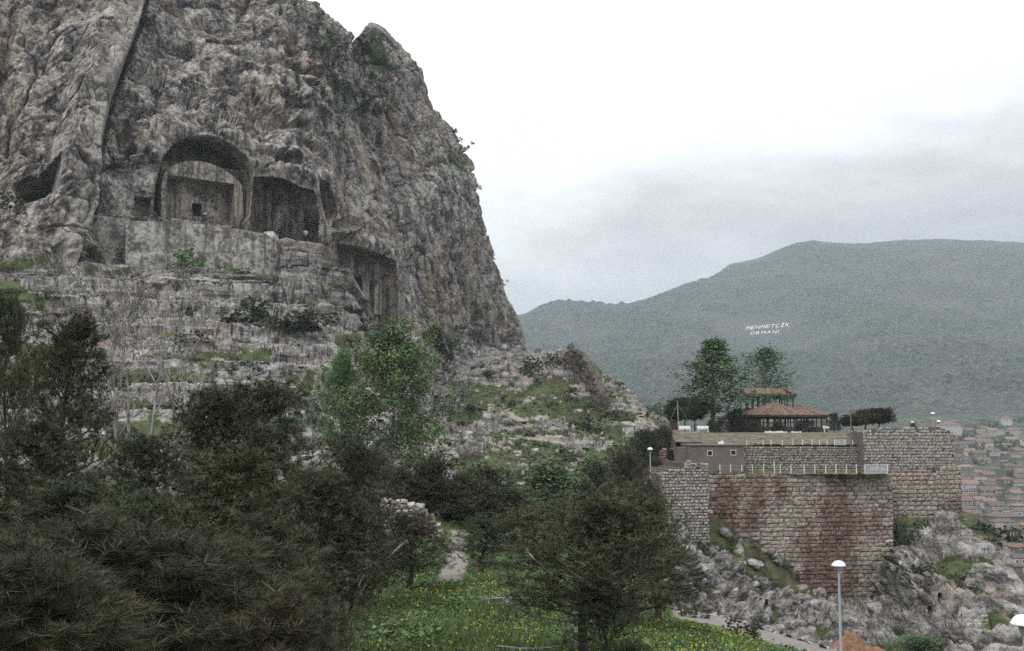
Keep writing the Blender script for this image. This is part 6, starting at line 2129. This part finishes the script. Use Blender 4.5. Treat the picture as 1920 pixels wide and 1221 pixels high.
# low plants over the grassy slope
xs_ = rng.uniform(540, 1260, 60000)
ys_ = rng.uniform(640, 960, 60000)
ok = ys_ > TOP(xs_) + 2
xs_, ys_ = xs_[ok], ys_[ok]
c = np.clip(np.searchsorted(HG[0][0], xs_), 0, C3 - 1)
W_, kp = [], []
for k in range(len(xs_)):
    r = min(R3 - 1, np.searchsorted(HG[1][:, c[k]], ys_[k]))
    if HROCK[r, c[k]] < 0.35:
        W_.append(HG[2][r, c[k]])
W_ = np.array(W_)
pn = fbm(W_ / 6, 3, 9)
W_ = W_[rng.random(len(W_)) < sstep(-.5, .5, pn)] + np.array([0, 0, .05])
V, Fc = leaves(W_ + rng.normal(size=W_.shape) * .1, 0.42, rng, 0.8)
COVER = leaf_mat('slope_plants', [(0.026, 0.038, 0.014), (0.045, 0.066, 0.024), (0.07, 0.085, 0.035), (0.055, 0.05, 0.028)], 0.12)
tag(link('low_plants', np_mesh('low_plants', V, Fc, COVER)), kind='stuff')
# ================================================================== TOWN, PEOPLE, STONES, LETTERS, HAZE
ROOF_COLS = [(0.145, 0.088, 0.074), (0.115, 0.078, 0.068), (0.18, 0.122, 0.098), (0.10, 0.078, 0.073)]
ROOFM = [stone_material('village_roof_%s' % w, [c, tuple(q * 1.25 for q in c)]) for w, c in zip(('red', 'brown', 'orange', 'dull'), ROOF_COLS)]
WALLC = {'white': (0.52, 0.51, 0.49), 'grey': (0.25, 0.24, 0.235), 'cream': (0.42, 0.36, 0.25), 'brown': (0.17, 0.14, 0.125), 'blue': (0.36, 0.39, 0.42), 'pink': (0.34, 0.20, 0.18), 'yellow': (0.46, 0.37, 0.17)}
WALLM = {k: flat('plaster_' + k, tuple(q * 0.72 for q in c), 0.9, 0.15, 1.0) for k, c in WALLC.items()}
PANE = flat('dark_window_pane', (0.04, 0.042, 0.048), 0.3)
win_me = MB().box((0, 0, 0), (0.9, 0.16, 1.15)).mesh('window', PANE)
frame_me = MB().box((0, 0, .64), (1.14, .2, .12)).box((0, 0, -.64), (1.14, .24, .12)).box((-.51, 0, 0), (.12, .2, 1.16)).box((.51, 0, 0), (.12, .2, 1.16)).mesh('frame', WHITE_PAINT)
def house(px, py, Y, wpx, hpx, kind, wall, roof, label, rz=0.0, depth=None):
    """py is the eave line at the wall's middle; wpx and hpx the wall's size in photo pixels"""
    x, z = xpx(px, Y, py), zpx(py, Y)
    w, h = wpx / F * Y, hpx / F * Y
    d = depth or w * 0.8
    t = thing('house', label, 'house', (x, Y, z - h), rz)
    hb = h + 4
    MB().box((0, d / 2, h - hb / 2), (w, d, hb)).build('wall', WALLM[wall], t)
    ov = 0.3
    rise = {'hip': 0.20, 'gable': 0.26, 'low': 0.14}[kind] * min(w, d) + 0.3
    m = MB()
    a, b, c_, e_ = (-w / 2 - ov, -ov, h), (w / 2 + ov, -ov, h), (w / 2 + ov, d + ov, h), (-w / 2 - ov, d + ov, h)
    ins = (min(w, d) / 2 + ov) * (0.9 if kind != 'gable' else 0.0)
    ins = min(ins, w / 2)
    r1, r2 = (-w / 2 - ov + ins, d / 2, h + rise), (w / 2 + ov - ins, d / 2, h + rise)
    lo = [(q[0], q[1], h - 0.18) for q in (a, b, c_, e_)]
    m.add([a, b, c_, e_, r1, r2] + lo, [(0, 1, 5, 4), (1, 2, 5), (2, 3, 4, 5), (3, 0, 4), (6, 7, 1, 0), (7, 8, 2, 1), (8, 9, 3, 2), (9, 6, 0, 3), (9, 8, 7, 6)])
    rf = m.build('roof', ROOFM[roof], t)
    rr = random.Random(int(px * 13 + py))
    if rr.random() < 0.6:
        MB().box((w * rr.uniform(-.3, .3), d * .6, h + rise + 0.3), (0.6, 0.6, 1.3)).build('chimney', WALLM['grey'], rf)
    nw = max(2, int(w / 2.2))
    fl = max(1, int(h / 2.7))
    for f_ in range(fl):
        for k in range(nw):
            if rr.random() < 0.15:
                continue
            wx = -w / 2 + w * (k + 0.5) / nw
            wz = h - 1.35 - f_ * 2.7
            o = link('window', win_me, t, (wx, -0.03, wz), None, (1, 1, 1))
            link('frame', frame_me, o, (0, -0.02, 0))
    return t
H = [
    (1786, 797, 860, 36, 13, 'hip', 'white', 0, 'largest far house with a wide red hipped roof just beyond the tower parapet', 0.15),
    (1889, 784, 960, 16, 10, 'hip', 'white', 0, 'highest house of the village with a small red roof'),
    (1903, 806, 880, 20, 16, 'hip', 'cream', 0, 'cream house with red roof at the upper right edge of the village'),
    (1878, 806, 890, 12, 6, 'low', 'white', 3, 'small white house left of the cream house at the upper right'),
    (1850, 812, 870, 10, 6, 'low', 'white', 1, 'small white box house below the long far roofline'),
    (1845, 821, 830, 24, 7, 'gable', 'blue', 1, 'pale blue house with a long brown roof in the upper village'),
    (1868, 822, 830, 10, 6, 'low', 'white', 3, 'white shed at the right end of the long brown roof'),
    (1822, 833, 800, 14, 8, 'gable', 'cream', 3, 'small cream gabled house among the upper trees', 0.5),
    (1850, 838, 780, 24, 7, 'gable', 'white', 2, 'white house under an orange roof in the upper village', -0.2),
    (1805, 842, 780, 18, 7, 'low', 'brown', 1, 'brown house right behind the top of the tower'),
    (1884, 851, 750, 16, 7, 'gable', 'grey', 2, 'grey house with light orange roof right of the dark tree patch'),
    (1907, 858, 735, 16, 12, 'gable', 'white', 2, 'white house with three windows at the right edge', 0.2),
    (1813, 862, 720, 20, 9, 'hip', 'grey', 1, 'grey house with a dull brown roof behind the tower corner'),
    (1848, 864, 715, 24, 12, 'gable', 'blue', 0, 'bluish house with a red gabled roof in mid village'),
    (1886, 866, 715, 20, 10, 'hip', 'brown', 1, 'brown house under a reddish roof right of mid village'),
    (1815, 876, 690, 34, 9, 'low', 'brown', 2, 'wide brown house with a long orange roof next to the tower'),
    (1864, 880, 680, 14, 9, 'low', 'white', 3, 'white-fronted house between two red roofs', 0.1),
    (1838, 886, 665, 18, 10, 'gable', 'blue', 2, 'small bluish house with an orange gable below the wide one', 0.4),
    (1856, 890, 655, 24, 10, 'gable', 'grey', 0, 'grey house with white balcony front in the lower village'),
    (1812, 892, 650, 16, 14, 'hip', 'cream', 1, 'cream house standing tight against the tower corner'),
    (1900, 888, 650, 22, 10, 'low', 'grey', 3, 'dull grey house with a dark roof at the right edge'),
    (1838, 900, 630, 20, 12, 'gable', 'grey', 2, 'grey gabled house with a pale end wall', -0.4),
    (1870, 902, 630, 20, 8, 'hip', 'pink', 0, 'reddish house under a clay roof in the lower village'),
    (1913, 906, 620, 22, 10, 'gable', 'white', 1, 'white house cut by the right edge below the dull grey one'),
    (1822, 908, 610, 30, 12, 'gable', 'white', 2, 'white long house with an orange roof close to the tower foot'),
    (1877, 918, 590, 28, 16, 'hip', 'pink', 0, 'dark red house with a broad clay roof in the lower village', 0.3),
    (1852, 920, 590, 22, 10, 'gable', 'brown', 1, 'brown house left of the dark red one', -0.3),
    (1818, 921, 575, 28, 26, 'low', 'cream', 3, 'three-storey cream house with yellow bands below the tower'),
    (1910, 925, 575, 26, 14, 'gable', 'grey', 2, 'grey house with a light gable edge at the right edge', 0.4),
    (1858, 941, 550, 24, 13, 'gable', 'white', 2, 'white house under a pale orange roof behind the crag'),
    (1912, 938, 560, 24, 22, 'hip', 'pink', 0, 'tall red-walled house at the right edge', 0.2),
    (1897, 942, 555, 10, 14, 'low', 'yellow', 1, 'narrow yellow house beside the tall red-walled one'),
    (1872, 948, 535, 30, 18, 'gable', 'grey', 3, 'big grey gabled house just above the crag', 0.1),
    (1892, 955, 530, 14, 12, 'low', 'white', 3, 'white lean-to on the right of the big grey gabled house'),
    (1895, 969, 505, 56, 8, 'low', 'brown', 1, 'long low brown-roofed building crossing above the crag'),
    (1888, 979, 495, 40, 16, 'low', 'grey', 3, 'grey two-storey building beneath the long brown roof'),
    (1908, 994, 470, 30, 14, 'gable', 'grey', 1, 'grey house half hidden by the shoulder of the crag'),
    (1904, 1012, 450, 30, 22, 'gable', 'brown', 2, 'dark brown house with an orange roof beside the crag edge'),
    (1913, 1046, 415, 24, 14, 'gable', 'white', 3, 'white gabled shed low at the right edge'),
    (1915, 1062, 400, 24, 20, 'hip', 'brown', 1, 'brown house lowest at the right edge'),
    (1365, 792, 930, 34, 12, 'low', 'white', 0, 'far white house seen between the poplar and the kiosk'),
    (1393, 793, 930, 18, 10, 'low', 'white', 3, 'far white shed seen left of the kiosk columns'),
]
for hh_ in H:
    house(*hh_[:9], rz=(hh_[9] if len(hh_) > 9 else random.Random(int(hh_[0])).uniform(-.15, .15)))
HN = [('the ' + ' '.join(q[8].split()[:3]), q[0], q[1]) for q in H[:-2] if 'house' in q[8].split()[:3]]
rr = random.Random(99)
taken = [(q[0], q[1], q[3]) for q in H]
k = 0
tries = 0
while k < 44 and tries < 3000:
    tries += 1
    x_, y_ = rr.uniform(1796, 1922), rr.choice([rr.uniform(800, 860), rr.uniform(850, 965), rr.uniform(850, 965), rr.uniform(960, 1060)])
    if y_ > 965 and x_ < 1872:
        continue
    Yh = float(TOWN(y_ + 10)) * 0.995
    w_ = rr.uniform(5.5, 9.0) * F / Yh
    if any(abs(x_ - q[0]) < (w_ + q[2]) * 0.36 and abs(y_ - q[1]) < 7.5 for q in taken):
        continue
    taken.append((x_, y_, w_))
    wl = rr.choice(['grey', 'brown', 'white', 'grey', 'cream', 'brown', 'blue'])
    rf_ = rr.randrange(4)
    lab = where_label('%s-walled %s-roofed house' % (wl, ('red', 'brown', 'orange', 'dull')[rf_]), x_, y_, HN)
    house(x_, y_, Yh, w_, w_ * rr.uniform(.45, .8), rr.choice(['hip', 'gable', 'gable', 'low']), wl, rf_, lab, rr.uniform(-.5, .5))
    k += 1
# domed building
Y = 655
t = thing('domed_house', 'small pale domed bath house in the village', 'building', (xpx(1895, Y, 898), Y, zpx(902, Y)))
MB().box((0, 1.5, 0.6), (3.8, 3.6, 2.2)).build('wall', WALLM['grey'], t)
MB().lathe([(1.75, 1.6), (1.65, 2.2), (1.3, 2.9), (0.7, 3.3), (0, 3.45)], (0, 1.5, 0), 14).build('dome', WALLM['white'], t, True)
# village trees
rr = random.Random(31)
VT = [bush_mesh(350 + k, SCRUB if k < 2 else GREY_GREEN, 260, 0.22, 8) for k in range(4)]
spots = [(1800, 815), (1812, 822), (1826, 815), (1836, 808), (1870, 812), (1880, 830), (1893, 836), (1906, 838), (1915, 828), (1895, 822), (1862, 832), (1838, 846), (1826, 850), (1864, 856), (1892, 872), (1905, 878), (1915, 885), (1900, 898), (1832, 930), (1840, 936), (1836, 948), (1846, 928), (1890, 932), (1884, 926), (1832, 868), (1800, 828), (1818, 800), (1845, 798), (1862, 802), (1912, 792),
         (1798, 850), (1875, 842), (1885, 846), (1910, 848), (1902, 1030), (1915, 1025), (1860, 845), (1822, 842), (1900, 985), (1842, 872)]
for k, (a, b) in enumerate(spots):
    Yt = float(TOWN(b))
    s_ = rr.uniform(12, 24) / F * Yt / 1.5
    q = P(a, b, Yt)
    o = link('village_tree', VT[k % 4], None, (q[0], q[1], q[2] - 0.5), (0, 0, rr.uniform(0, 6)), (s_, s_, s_ * rr.uniform(.9, 1.3)))
    HM = [('the ' + ' '.join(q[8].split()[:5]).rstrip(' with a under in the just and of behind')if 0 else 'the ' + ' '.join(q[8].split()[:3]), q[0], q[1]) for q in H[:-2] if 'house' in q[8].split()[:3]]
    tag(o, where_label('village tree', a, b, HM), 'tree', 'trees between the village houses')

# ---- letters on the mountain
LET = flat('whitewashed_letters', (0.52, 0.52, 0.51), 0.8, 0.04, 0.05)
t = thing('hillside_lettering', 'white stone letters reading MEHMETÇİK ORMANI on the mountainside', 'lettering', PV(1440, 614, float(MTN(1440, 614)) - 8))
rt = np.array(t.location)
def letters(word, x0, y0, x1, y1, hpx, slant):
    n = len(word)
    for k, ch in enumerate(word):
        cu = bpy.data.curves.new('letter', 'FONT')
        cu.body = ch
        cu.size = 1.0
        cu.fill_mode = 'BOTH'
        tmp = bpy.data.objects.new('letter_tmp', cu)
        COL.objects.link(tmp)
        dg = bpy.context.evaluated_depsgraph_get()
        me0 = tmp.evaluated_get(dg).to_mesh()
        v = np.array([tuple(q.co) for q in me0.vertices])
        fs = [tuple(pg.vertices) for pg in me0.polygons]
        tmp.evaluated_get(dg).to_mesh_clear()
        bpy.data.objects.remove(tmp)
        bpy.data.curves.remove(cu)
        cell = (x1 - x0) / n
        w_ = v[:, 0].max() - v[:, 0].min()
        u = (v[:, 0] - v[:, 0].min()) / max(w_, 0.25) * cell * (0.74 if w_ > 0.25 else 0.3)
        yy = v[:, 1] / 0.70 * hpx
        f_ = (k + 0.1) / n
        px_ = x0 + (x1 - x0) * f_ + u + yy * slant
        py_ = y0 + (y1 - y0) * f_ - yy
        pts = mtn_pt(px_, py_, 8.0)
        nv = len(pts)
        back = mtn_pt(px_, py_, 4.0)
        allv = np.concatenate([pts, back]) - rt
        m = MB()
        m.v = [tuple(q) for q in allv]
        m.f = [tuple(q) for q in fs] + [tuple(nv + j for j in reversed(q)) for q in fs]
        m.build('letter', LET, t)
letters('MEHMETÇİK', 1397, 618.5, 1480, 611.5, 6.6, 0.45)
letters('ORMANI', 1405, 628, 1467, 624.0, 6.2, 0.35)

# ---- boulders and cut blocks
for k, (a, b, w, h, lab) in enumerate([
    (600, 868, 88, 30, 'flat pale boulder slab on the lower slope behind the dark pines'), (905, 812, 22, 26, 'upright squared stone block on the grassy slope'), (1074, 812, 14, 24, 'pale upright block at the end of the stone steps'),
    (945, 712, 34, 22, 'pale rounded boulder under the ledge on the upper slope'), (1012, 700, 30, 18, 'pale boulder beside the wide dark shrub'), (860, 735, 44, 40, 'big cracked pale boulder right of the bright green tree'),
    (830, 880, 42, 40, 'jagged pale rock standing on the slope above the dark pines'), (760, 850, 30, 22, 'pale rock under the bright green tree'), (1362, 1005, 30, 22, 'pale boulder on the grass strip at the foot of the curtain wall'),
    (1460, 1060, 26, 26, 'white boulder leaning at the lower edge of the stained wall'), (1312, 1105, 22, 40, 'upright pale rock at the left end of the crag'), (1740, 1000, 46, 40, 'pale block of rock under the tower'),
    (1650, 1150, 60, 30, 'flat pale rock right of the near street lamp'), (1420, 1062, 40, 24, 'slanting pale slab on the crag below the wall')]):
    q = hit_ground(a, b)
    o = link('boulder', boulder_mesh('boulder', 20 + k, ROCK_LIGHT), None, (q.x, q.y + 0.2, q.z + h / F * q.y * 0.35), (rr.uniform(-.15, .15), rr.uniform(-.15, .15), rr.uniform(0, 3)), (w / F * q.y * .52, w / F * q.y * .40, h / F * q.y * .55))
    tag(o, lab, 'boulder')
# rubble bank behind the forked pine
Yr = 62
pts_top = [(660, 965), (690, 944), (705, 944), (720, 938), (755, 938), (760, 947), (792, 948), (800, 960), (812, 968), (818, 985)]
pts = []
t = thing('rubble_wall', 'low curved wall of pale rubble behind the forked pine', 'wall', (xpx(740, Yr, 960), Yr, zpx(1010, Yr)))
sm = stone_meshes(RUBBLE, 6, 71, 0.25)
rr = random.Random(3)
m = MB()
xs_ = [xpx(q[0], Yr, q[1]) - t.location.x for q in pts_top]
zs_ = [zpx(q[1], Yr) - t.location.z for q in pts_top]
for k in range(len(xs_) - 1):
    z_ = min(zs_[k], zs_[k + 1]) - 0.1
    m.add([(xs_[k], 0.25, -1), (xs_[k + 1], 0.25, -1), (xs_[k + 1], 1.3, -1), (xs_[k], 1.3, -1), (xs_[k], 0.25, z_), (xs_[k + 1], 0.25, z_), (xs_[k + 1], 1.3, z_), (xs_[k], 1.3, z_)], [(4, 5, 6, 7), (0, 1, 5, 4), (2, 3, 7, 6), (1, 2, 6, 5), (3, 0, 4, 7)])
m.build('wall_core', MORTAR_PALE, t)
z = 0.0
while z < max(zs_):
    x = xs_[0]
    while x < xs_[-1]:
        ln = rr.uniform(.25, .55)
        if z + 0.12 < np.interp(x + ln / 2, xs_, zs_):
            link('stone', rr.choice(sm), t, (x + ln / 2, rr.uniform(-.1, .1), z + .14), (rr.uniform(-.2, .2), rr.uniform(-.15, .15), rr.uniform(-.2, .2)), (ln, .5, .27 * rr.uniform(.8, 1.2)))
        x += ln
    z += 0.26
# kerb stones along the concrete path
rr = random.Random(8)
cm_ = stone_meshes(RUBBLE, 5, 91, 0.3)
t = thing('stone_edging', 'row of rough stones edging the concrete path above the meadow', 'edging', tuple(hit_ground(1300, 1146, FG)))
for k in range(110):
    x = lerp(1262, 1640, k / 109)
    q = hit_ground(x, float(TE(x)) + (1.2 if k % 2 else 21), FG)
    s_ = rr.uniform(.06, .17)
    link('stone', rr.choice(cm_), t, q - t.location, (rr.uniform(-.3, .3), rr.uniform(-.3, .3), rr.uniform(0, 6)), (s_ * 1.5, s_ * 1.2, s_))
# soil heap
xs_ = np.linspace(-1, 1, 90)
XX, YY = np.meshgrid(xs_, xs_)
rr_ = np.hypot(XX, YY)
ZZ = np.clip(1 - rr_, 0, 1) ** 1.0 * 0.8 + bump2(XX, YY, -.25, 0, .3, .5) * 0.35
XW, YW = XX * 1.9, YY * 1.5
ZZ = ZZ + fbm(np.stack([XW, YW, ZZ], -1) / 0.8, 4, 600) * 0.22 + fbm(np.stack([XW, YW, ZZ], -1) / 0.2, 2, 601) * 0.05
ZZ = ZZ - 0.22 * XX
ZZ = np.where(rr_ > 0.96, -2.5, ZZ)
q = PV(1612, 1228, 44.5)
G = np.stack([XW, YW, ZZ], -1)
M = Mat('red_soil')
gg = M.noise(M.pos(), 5, 8, 0.7)
M.color(M.ramp(gg, [(0.35, (0.11, 0.06, 0.04)), (0.65, (0.27, 0.155, 0.10))]))
M.bump(gg, 0.7, 0.08)
o = link('soil_heap', np_mesh('soil_heap', G, grid_faces(90, 90), M.m), None, (q.x, q.y, q.z - 0.25))
tag(o, 'heap of orange-red soil beside the concrete path at the bottom edge', 'soil heap')
# loose stones over the slopes
rng = np.random.default_rng(22)
sv = []
for me in stone_meshes(RUBBLE, 4, 55, 0.35):
    v = np.empty(len(me.vertices) * 3, np.float32)
    me.vertices.foreach_get('co', v)
    sv.append((v.reshape(-1, 3) - np.array([0, .5, 0]), [tuple(pg.vertices) for pg in me.polygons]))
V, Fq, Ft, base = [], [], [], 0
xs_ = np.concatenate([rng.uniform(540, 1260, 900), rng.uniform(1290, 1900, 60)])
ys_ = np.concatenate([rng.uniform(690, 900, 900), rng.uniform(980, 1210, 60)])
for x, y in zip(xs_, ys_):
    if y < TOP(x) + 4 or (x > 1329 and x < 1680 and y < np.interp(x, [q[0] for q in base_line], [q[1] for q in base_line]) + 4):
        continue
    q = hit_ground(x, y)
    v, fs = sv[rng.integers(0, 4)]
    a = rng.uniform(0, 6.28)
    s_ = rng.uniform(.25, 1.0) ** 1.8 * 0.9
    vv = v * np.array([s_ * 1.4, s_, s_ * 1.0]) - np.array([0, 0, 0.12 * s_])
    V.append(np.stack([vv[:, 0] * math.cos(a) - vv[:, 1] * math.sin(a), vv[:, 0] * math.sin(a) + vv[:, 1] * math.cos(a), vv[:, 2]], -1) + np.array(q))
    for f_ in fs:
        (Ft if len(f_) == 3 else Fq).append([base + k for k in f_])
    base += len(v)
tag(link('loose_stones', np_mesh('loose_stones', np.concatenate(V), [np.array(Fq), np.array(Ft)], RUBBLE)), kind='stuff')

# ---- two people at the foot of the cliff
SKIN = flat('skin', (0.36, 0.22, 0.16), 0.6, 0.05)
HAIR = flat('dark_hair', (0.02, 0.016, 0.014), 0.7)
def person(px, py, Y, label, shirt, trousers, rz, h=1.72, stride=0.16):
    q = hit_ground(px, py, HG)
    t = thing('person', label, 'person', q, rz, 'people at the foot of the cliff')
    k = h / 1.75
    J = {'pel': (0, 0, .96, .135), 'wst': (0, .0, 1.12, .13), 'chs': (0, .01, 1.34, .155), 'nck': (0, 0, 1.50, .06), 'hd0': (0, -.01, 1.56, .075), 'hd1': (0, -.02, 1.65, .10), 'hd2': (0, -.01, 1.73, .07),
         'shL': (.18, 0, 1.43, .065), 'elL': (.23, .05, 1.15, .048), 'wrL': (.22, -.06, .90, .036), 'haL': (.22, -.09, .80, .035),
         'shR': (-.18, 0, 1.43, .065), 'elR': (-.23, .02, 1.15, .048), 'wrR': (-.22, -.12, .92, .036), 'haR': (-.22, -.15, .82, .035),
         'hpL': (.095, 0, .90, .10), 'knL': (.10, -stride * .6, .50, .068), 'anL': (.10, -stride, .09, .045), 'toL': (.11, -stride - .17, .04, .038),
         'hpR': (-.095, 0, .90, .10), 'knR': (-.10, stride * .3, .50, .068), 'anR': (-.10, stride, .09, .045), 'toR': (-.11, stride - .17, .04, .038)}
    E_ = [('pel', 'wst'), ('wst', 'chs'), ('chs', 'nck'), ('nck', 'hd0'), ('hd0', 'hd1'), ('hd1', 'hd2'), ('chs', 'shL'), ('shL', 'elL'), ('elL', 'wrL'), ('wrL', 'haL'), ('chs', 'shR'), ('shR', 'elR'), ('elR', 'wrR'), ('wrR', 'haR'),
          ('pel', 'hpL'), ('hpL', 'knL'), ('knL', 'anL'), ('anL', 'toL'), ('pel', 'hpR'), ('hpR', 'knR'), ('knR', 'anR'), ('anR', 'toR')]
    ks = list(J)
    me = bpy.data.meshes.new('body')
    me.from_pydata([tuple(c * k for c in J[a][:3]) for a in ks], [(ks.index(a), ks.index(b)) for a, b in E_], [])
    o = link('body', me, t)
    md = o.modifiers.new('skin', 'SKIN')
    for a, v in zip(ks, me.skin_vertices[0].data if me.skin_vertices else []):
        v.radius = (J[a][3] * k, J[a][3] * k)
    if not me.skin_vertices:
        bpy.context.view_layer.update()
    o.modifiers.new('sub', 'SUBSURF').levels = 1
    dg = bpy.context.evaluated_depsgraph_get()
    m2 = bpy.data.meshes.new_from_object(o.evaluated_get(dg))
    o.modifiers.clear()
    o.data = m2
    m2.materials.clear()
    for mm in (SKIN, shirt, trousers, HAIR):
        m2.materials.append(mm)
    for pg in m2.polygons:
        z = pg.center.z / k
        ax = abs(pg.center.x / k)
        pg.use_smooth = True
        if z > 1.69 or (z > 1.58 and pg.center.y / k > 0.03):
            pg.material_index = 3
        elif z > 1.50 or (ax > .17 and z < .93 and z > .74):
            pg.material_index = 0
        elif z > 0.98 or ax > .2:
            pg.material_index = 1
        else:
            pg.material_index = 2
    return t
BLUE = flat('blue_denim', (0.10, 0.15, 0.28), 0.9)
WHITE_CLOTH = flat('white_cloth', (0.75, 0.76, 0.80), 0.8, 0.05)
GREY_CLOTH = flat('pale_grey_cloth', (0.5, 0.52, 0.58), 0.8, 0.05)
person(889, 668, 250, 'person in a white shirt and blue trousers standing at the foot of the cliff', WHITE_CLOTH, BLUE, 0.4)
person(896, 668, 250, 'person in pale grey clothes standing right of the white shirt', GREY_CLOTH, WHITE_CLOTH, -0.7, 1.62, 0.05)

# ---- haze
m = MB().box((0, 3200, 180), (9000, 7600, 560))
hz = m.mesh('haze', DARK)
hm = bpy.data.materials.new('haze_air')
hm.use_nodes = True
hm.node_tree.nodes.clear()
vo = hm.node_tree.nodes.new('ShaderNodeVolumePrincipled')
vo.inputs['Color'].default_value = (0.77, 0.885, 1.0, 1)
vo.inputs['Density'].default_value = 0.00015
vo.inputs['Anisotropy'].default_value = 0.1
oo = hm.node_tree.nodes.new('ShaderNodeOutputMaterial')
hm.node_tree.links.new(vo.outputs[0], oo.inputs['Volume'])
hz.materials.clear()
hz.materials.append(hm)
tag(link('haze', hz), kind='stuff')
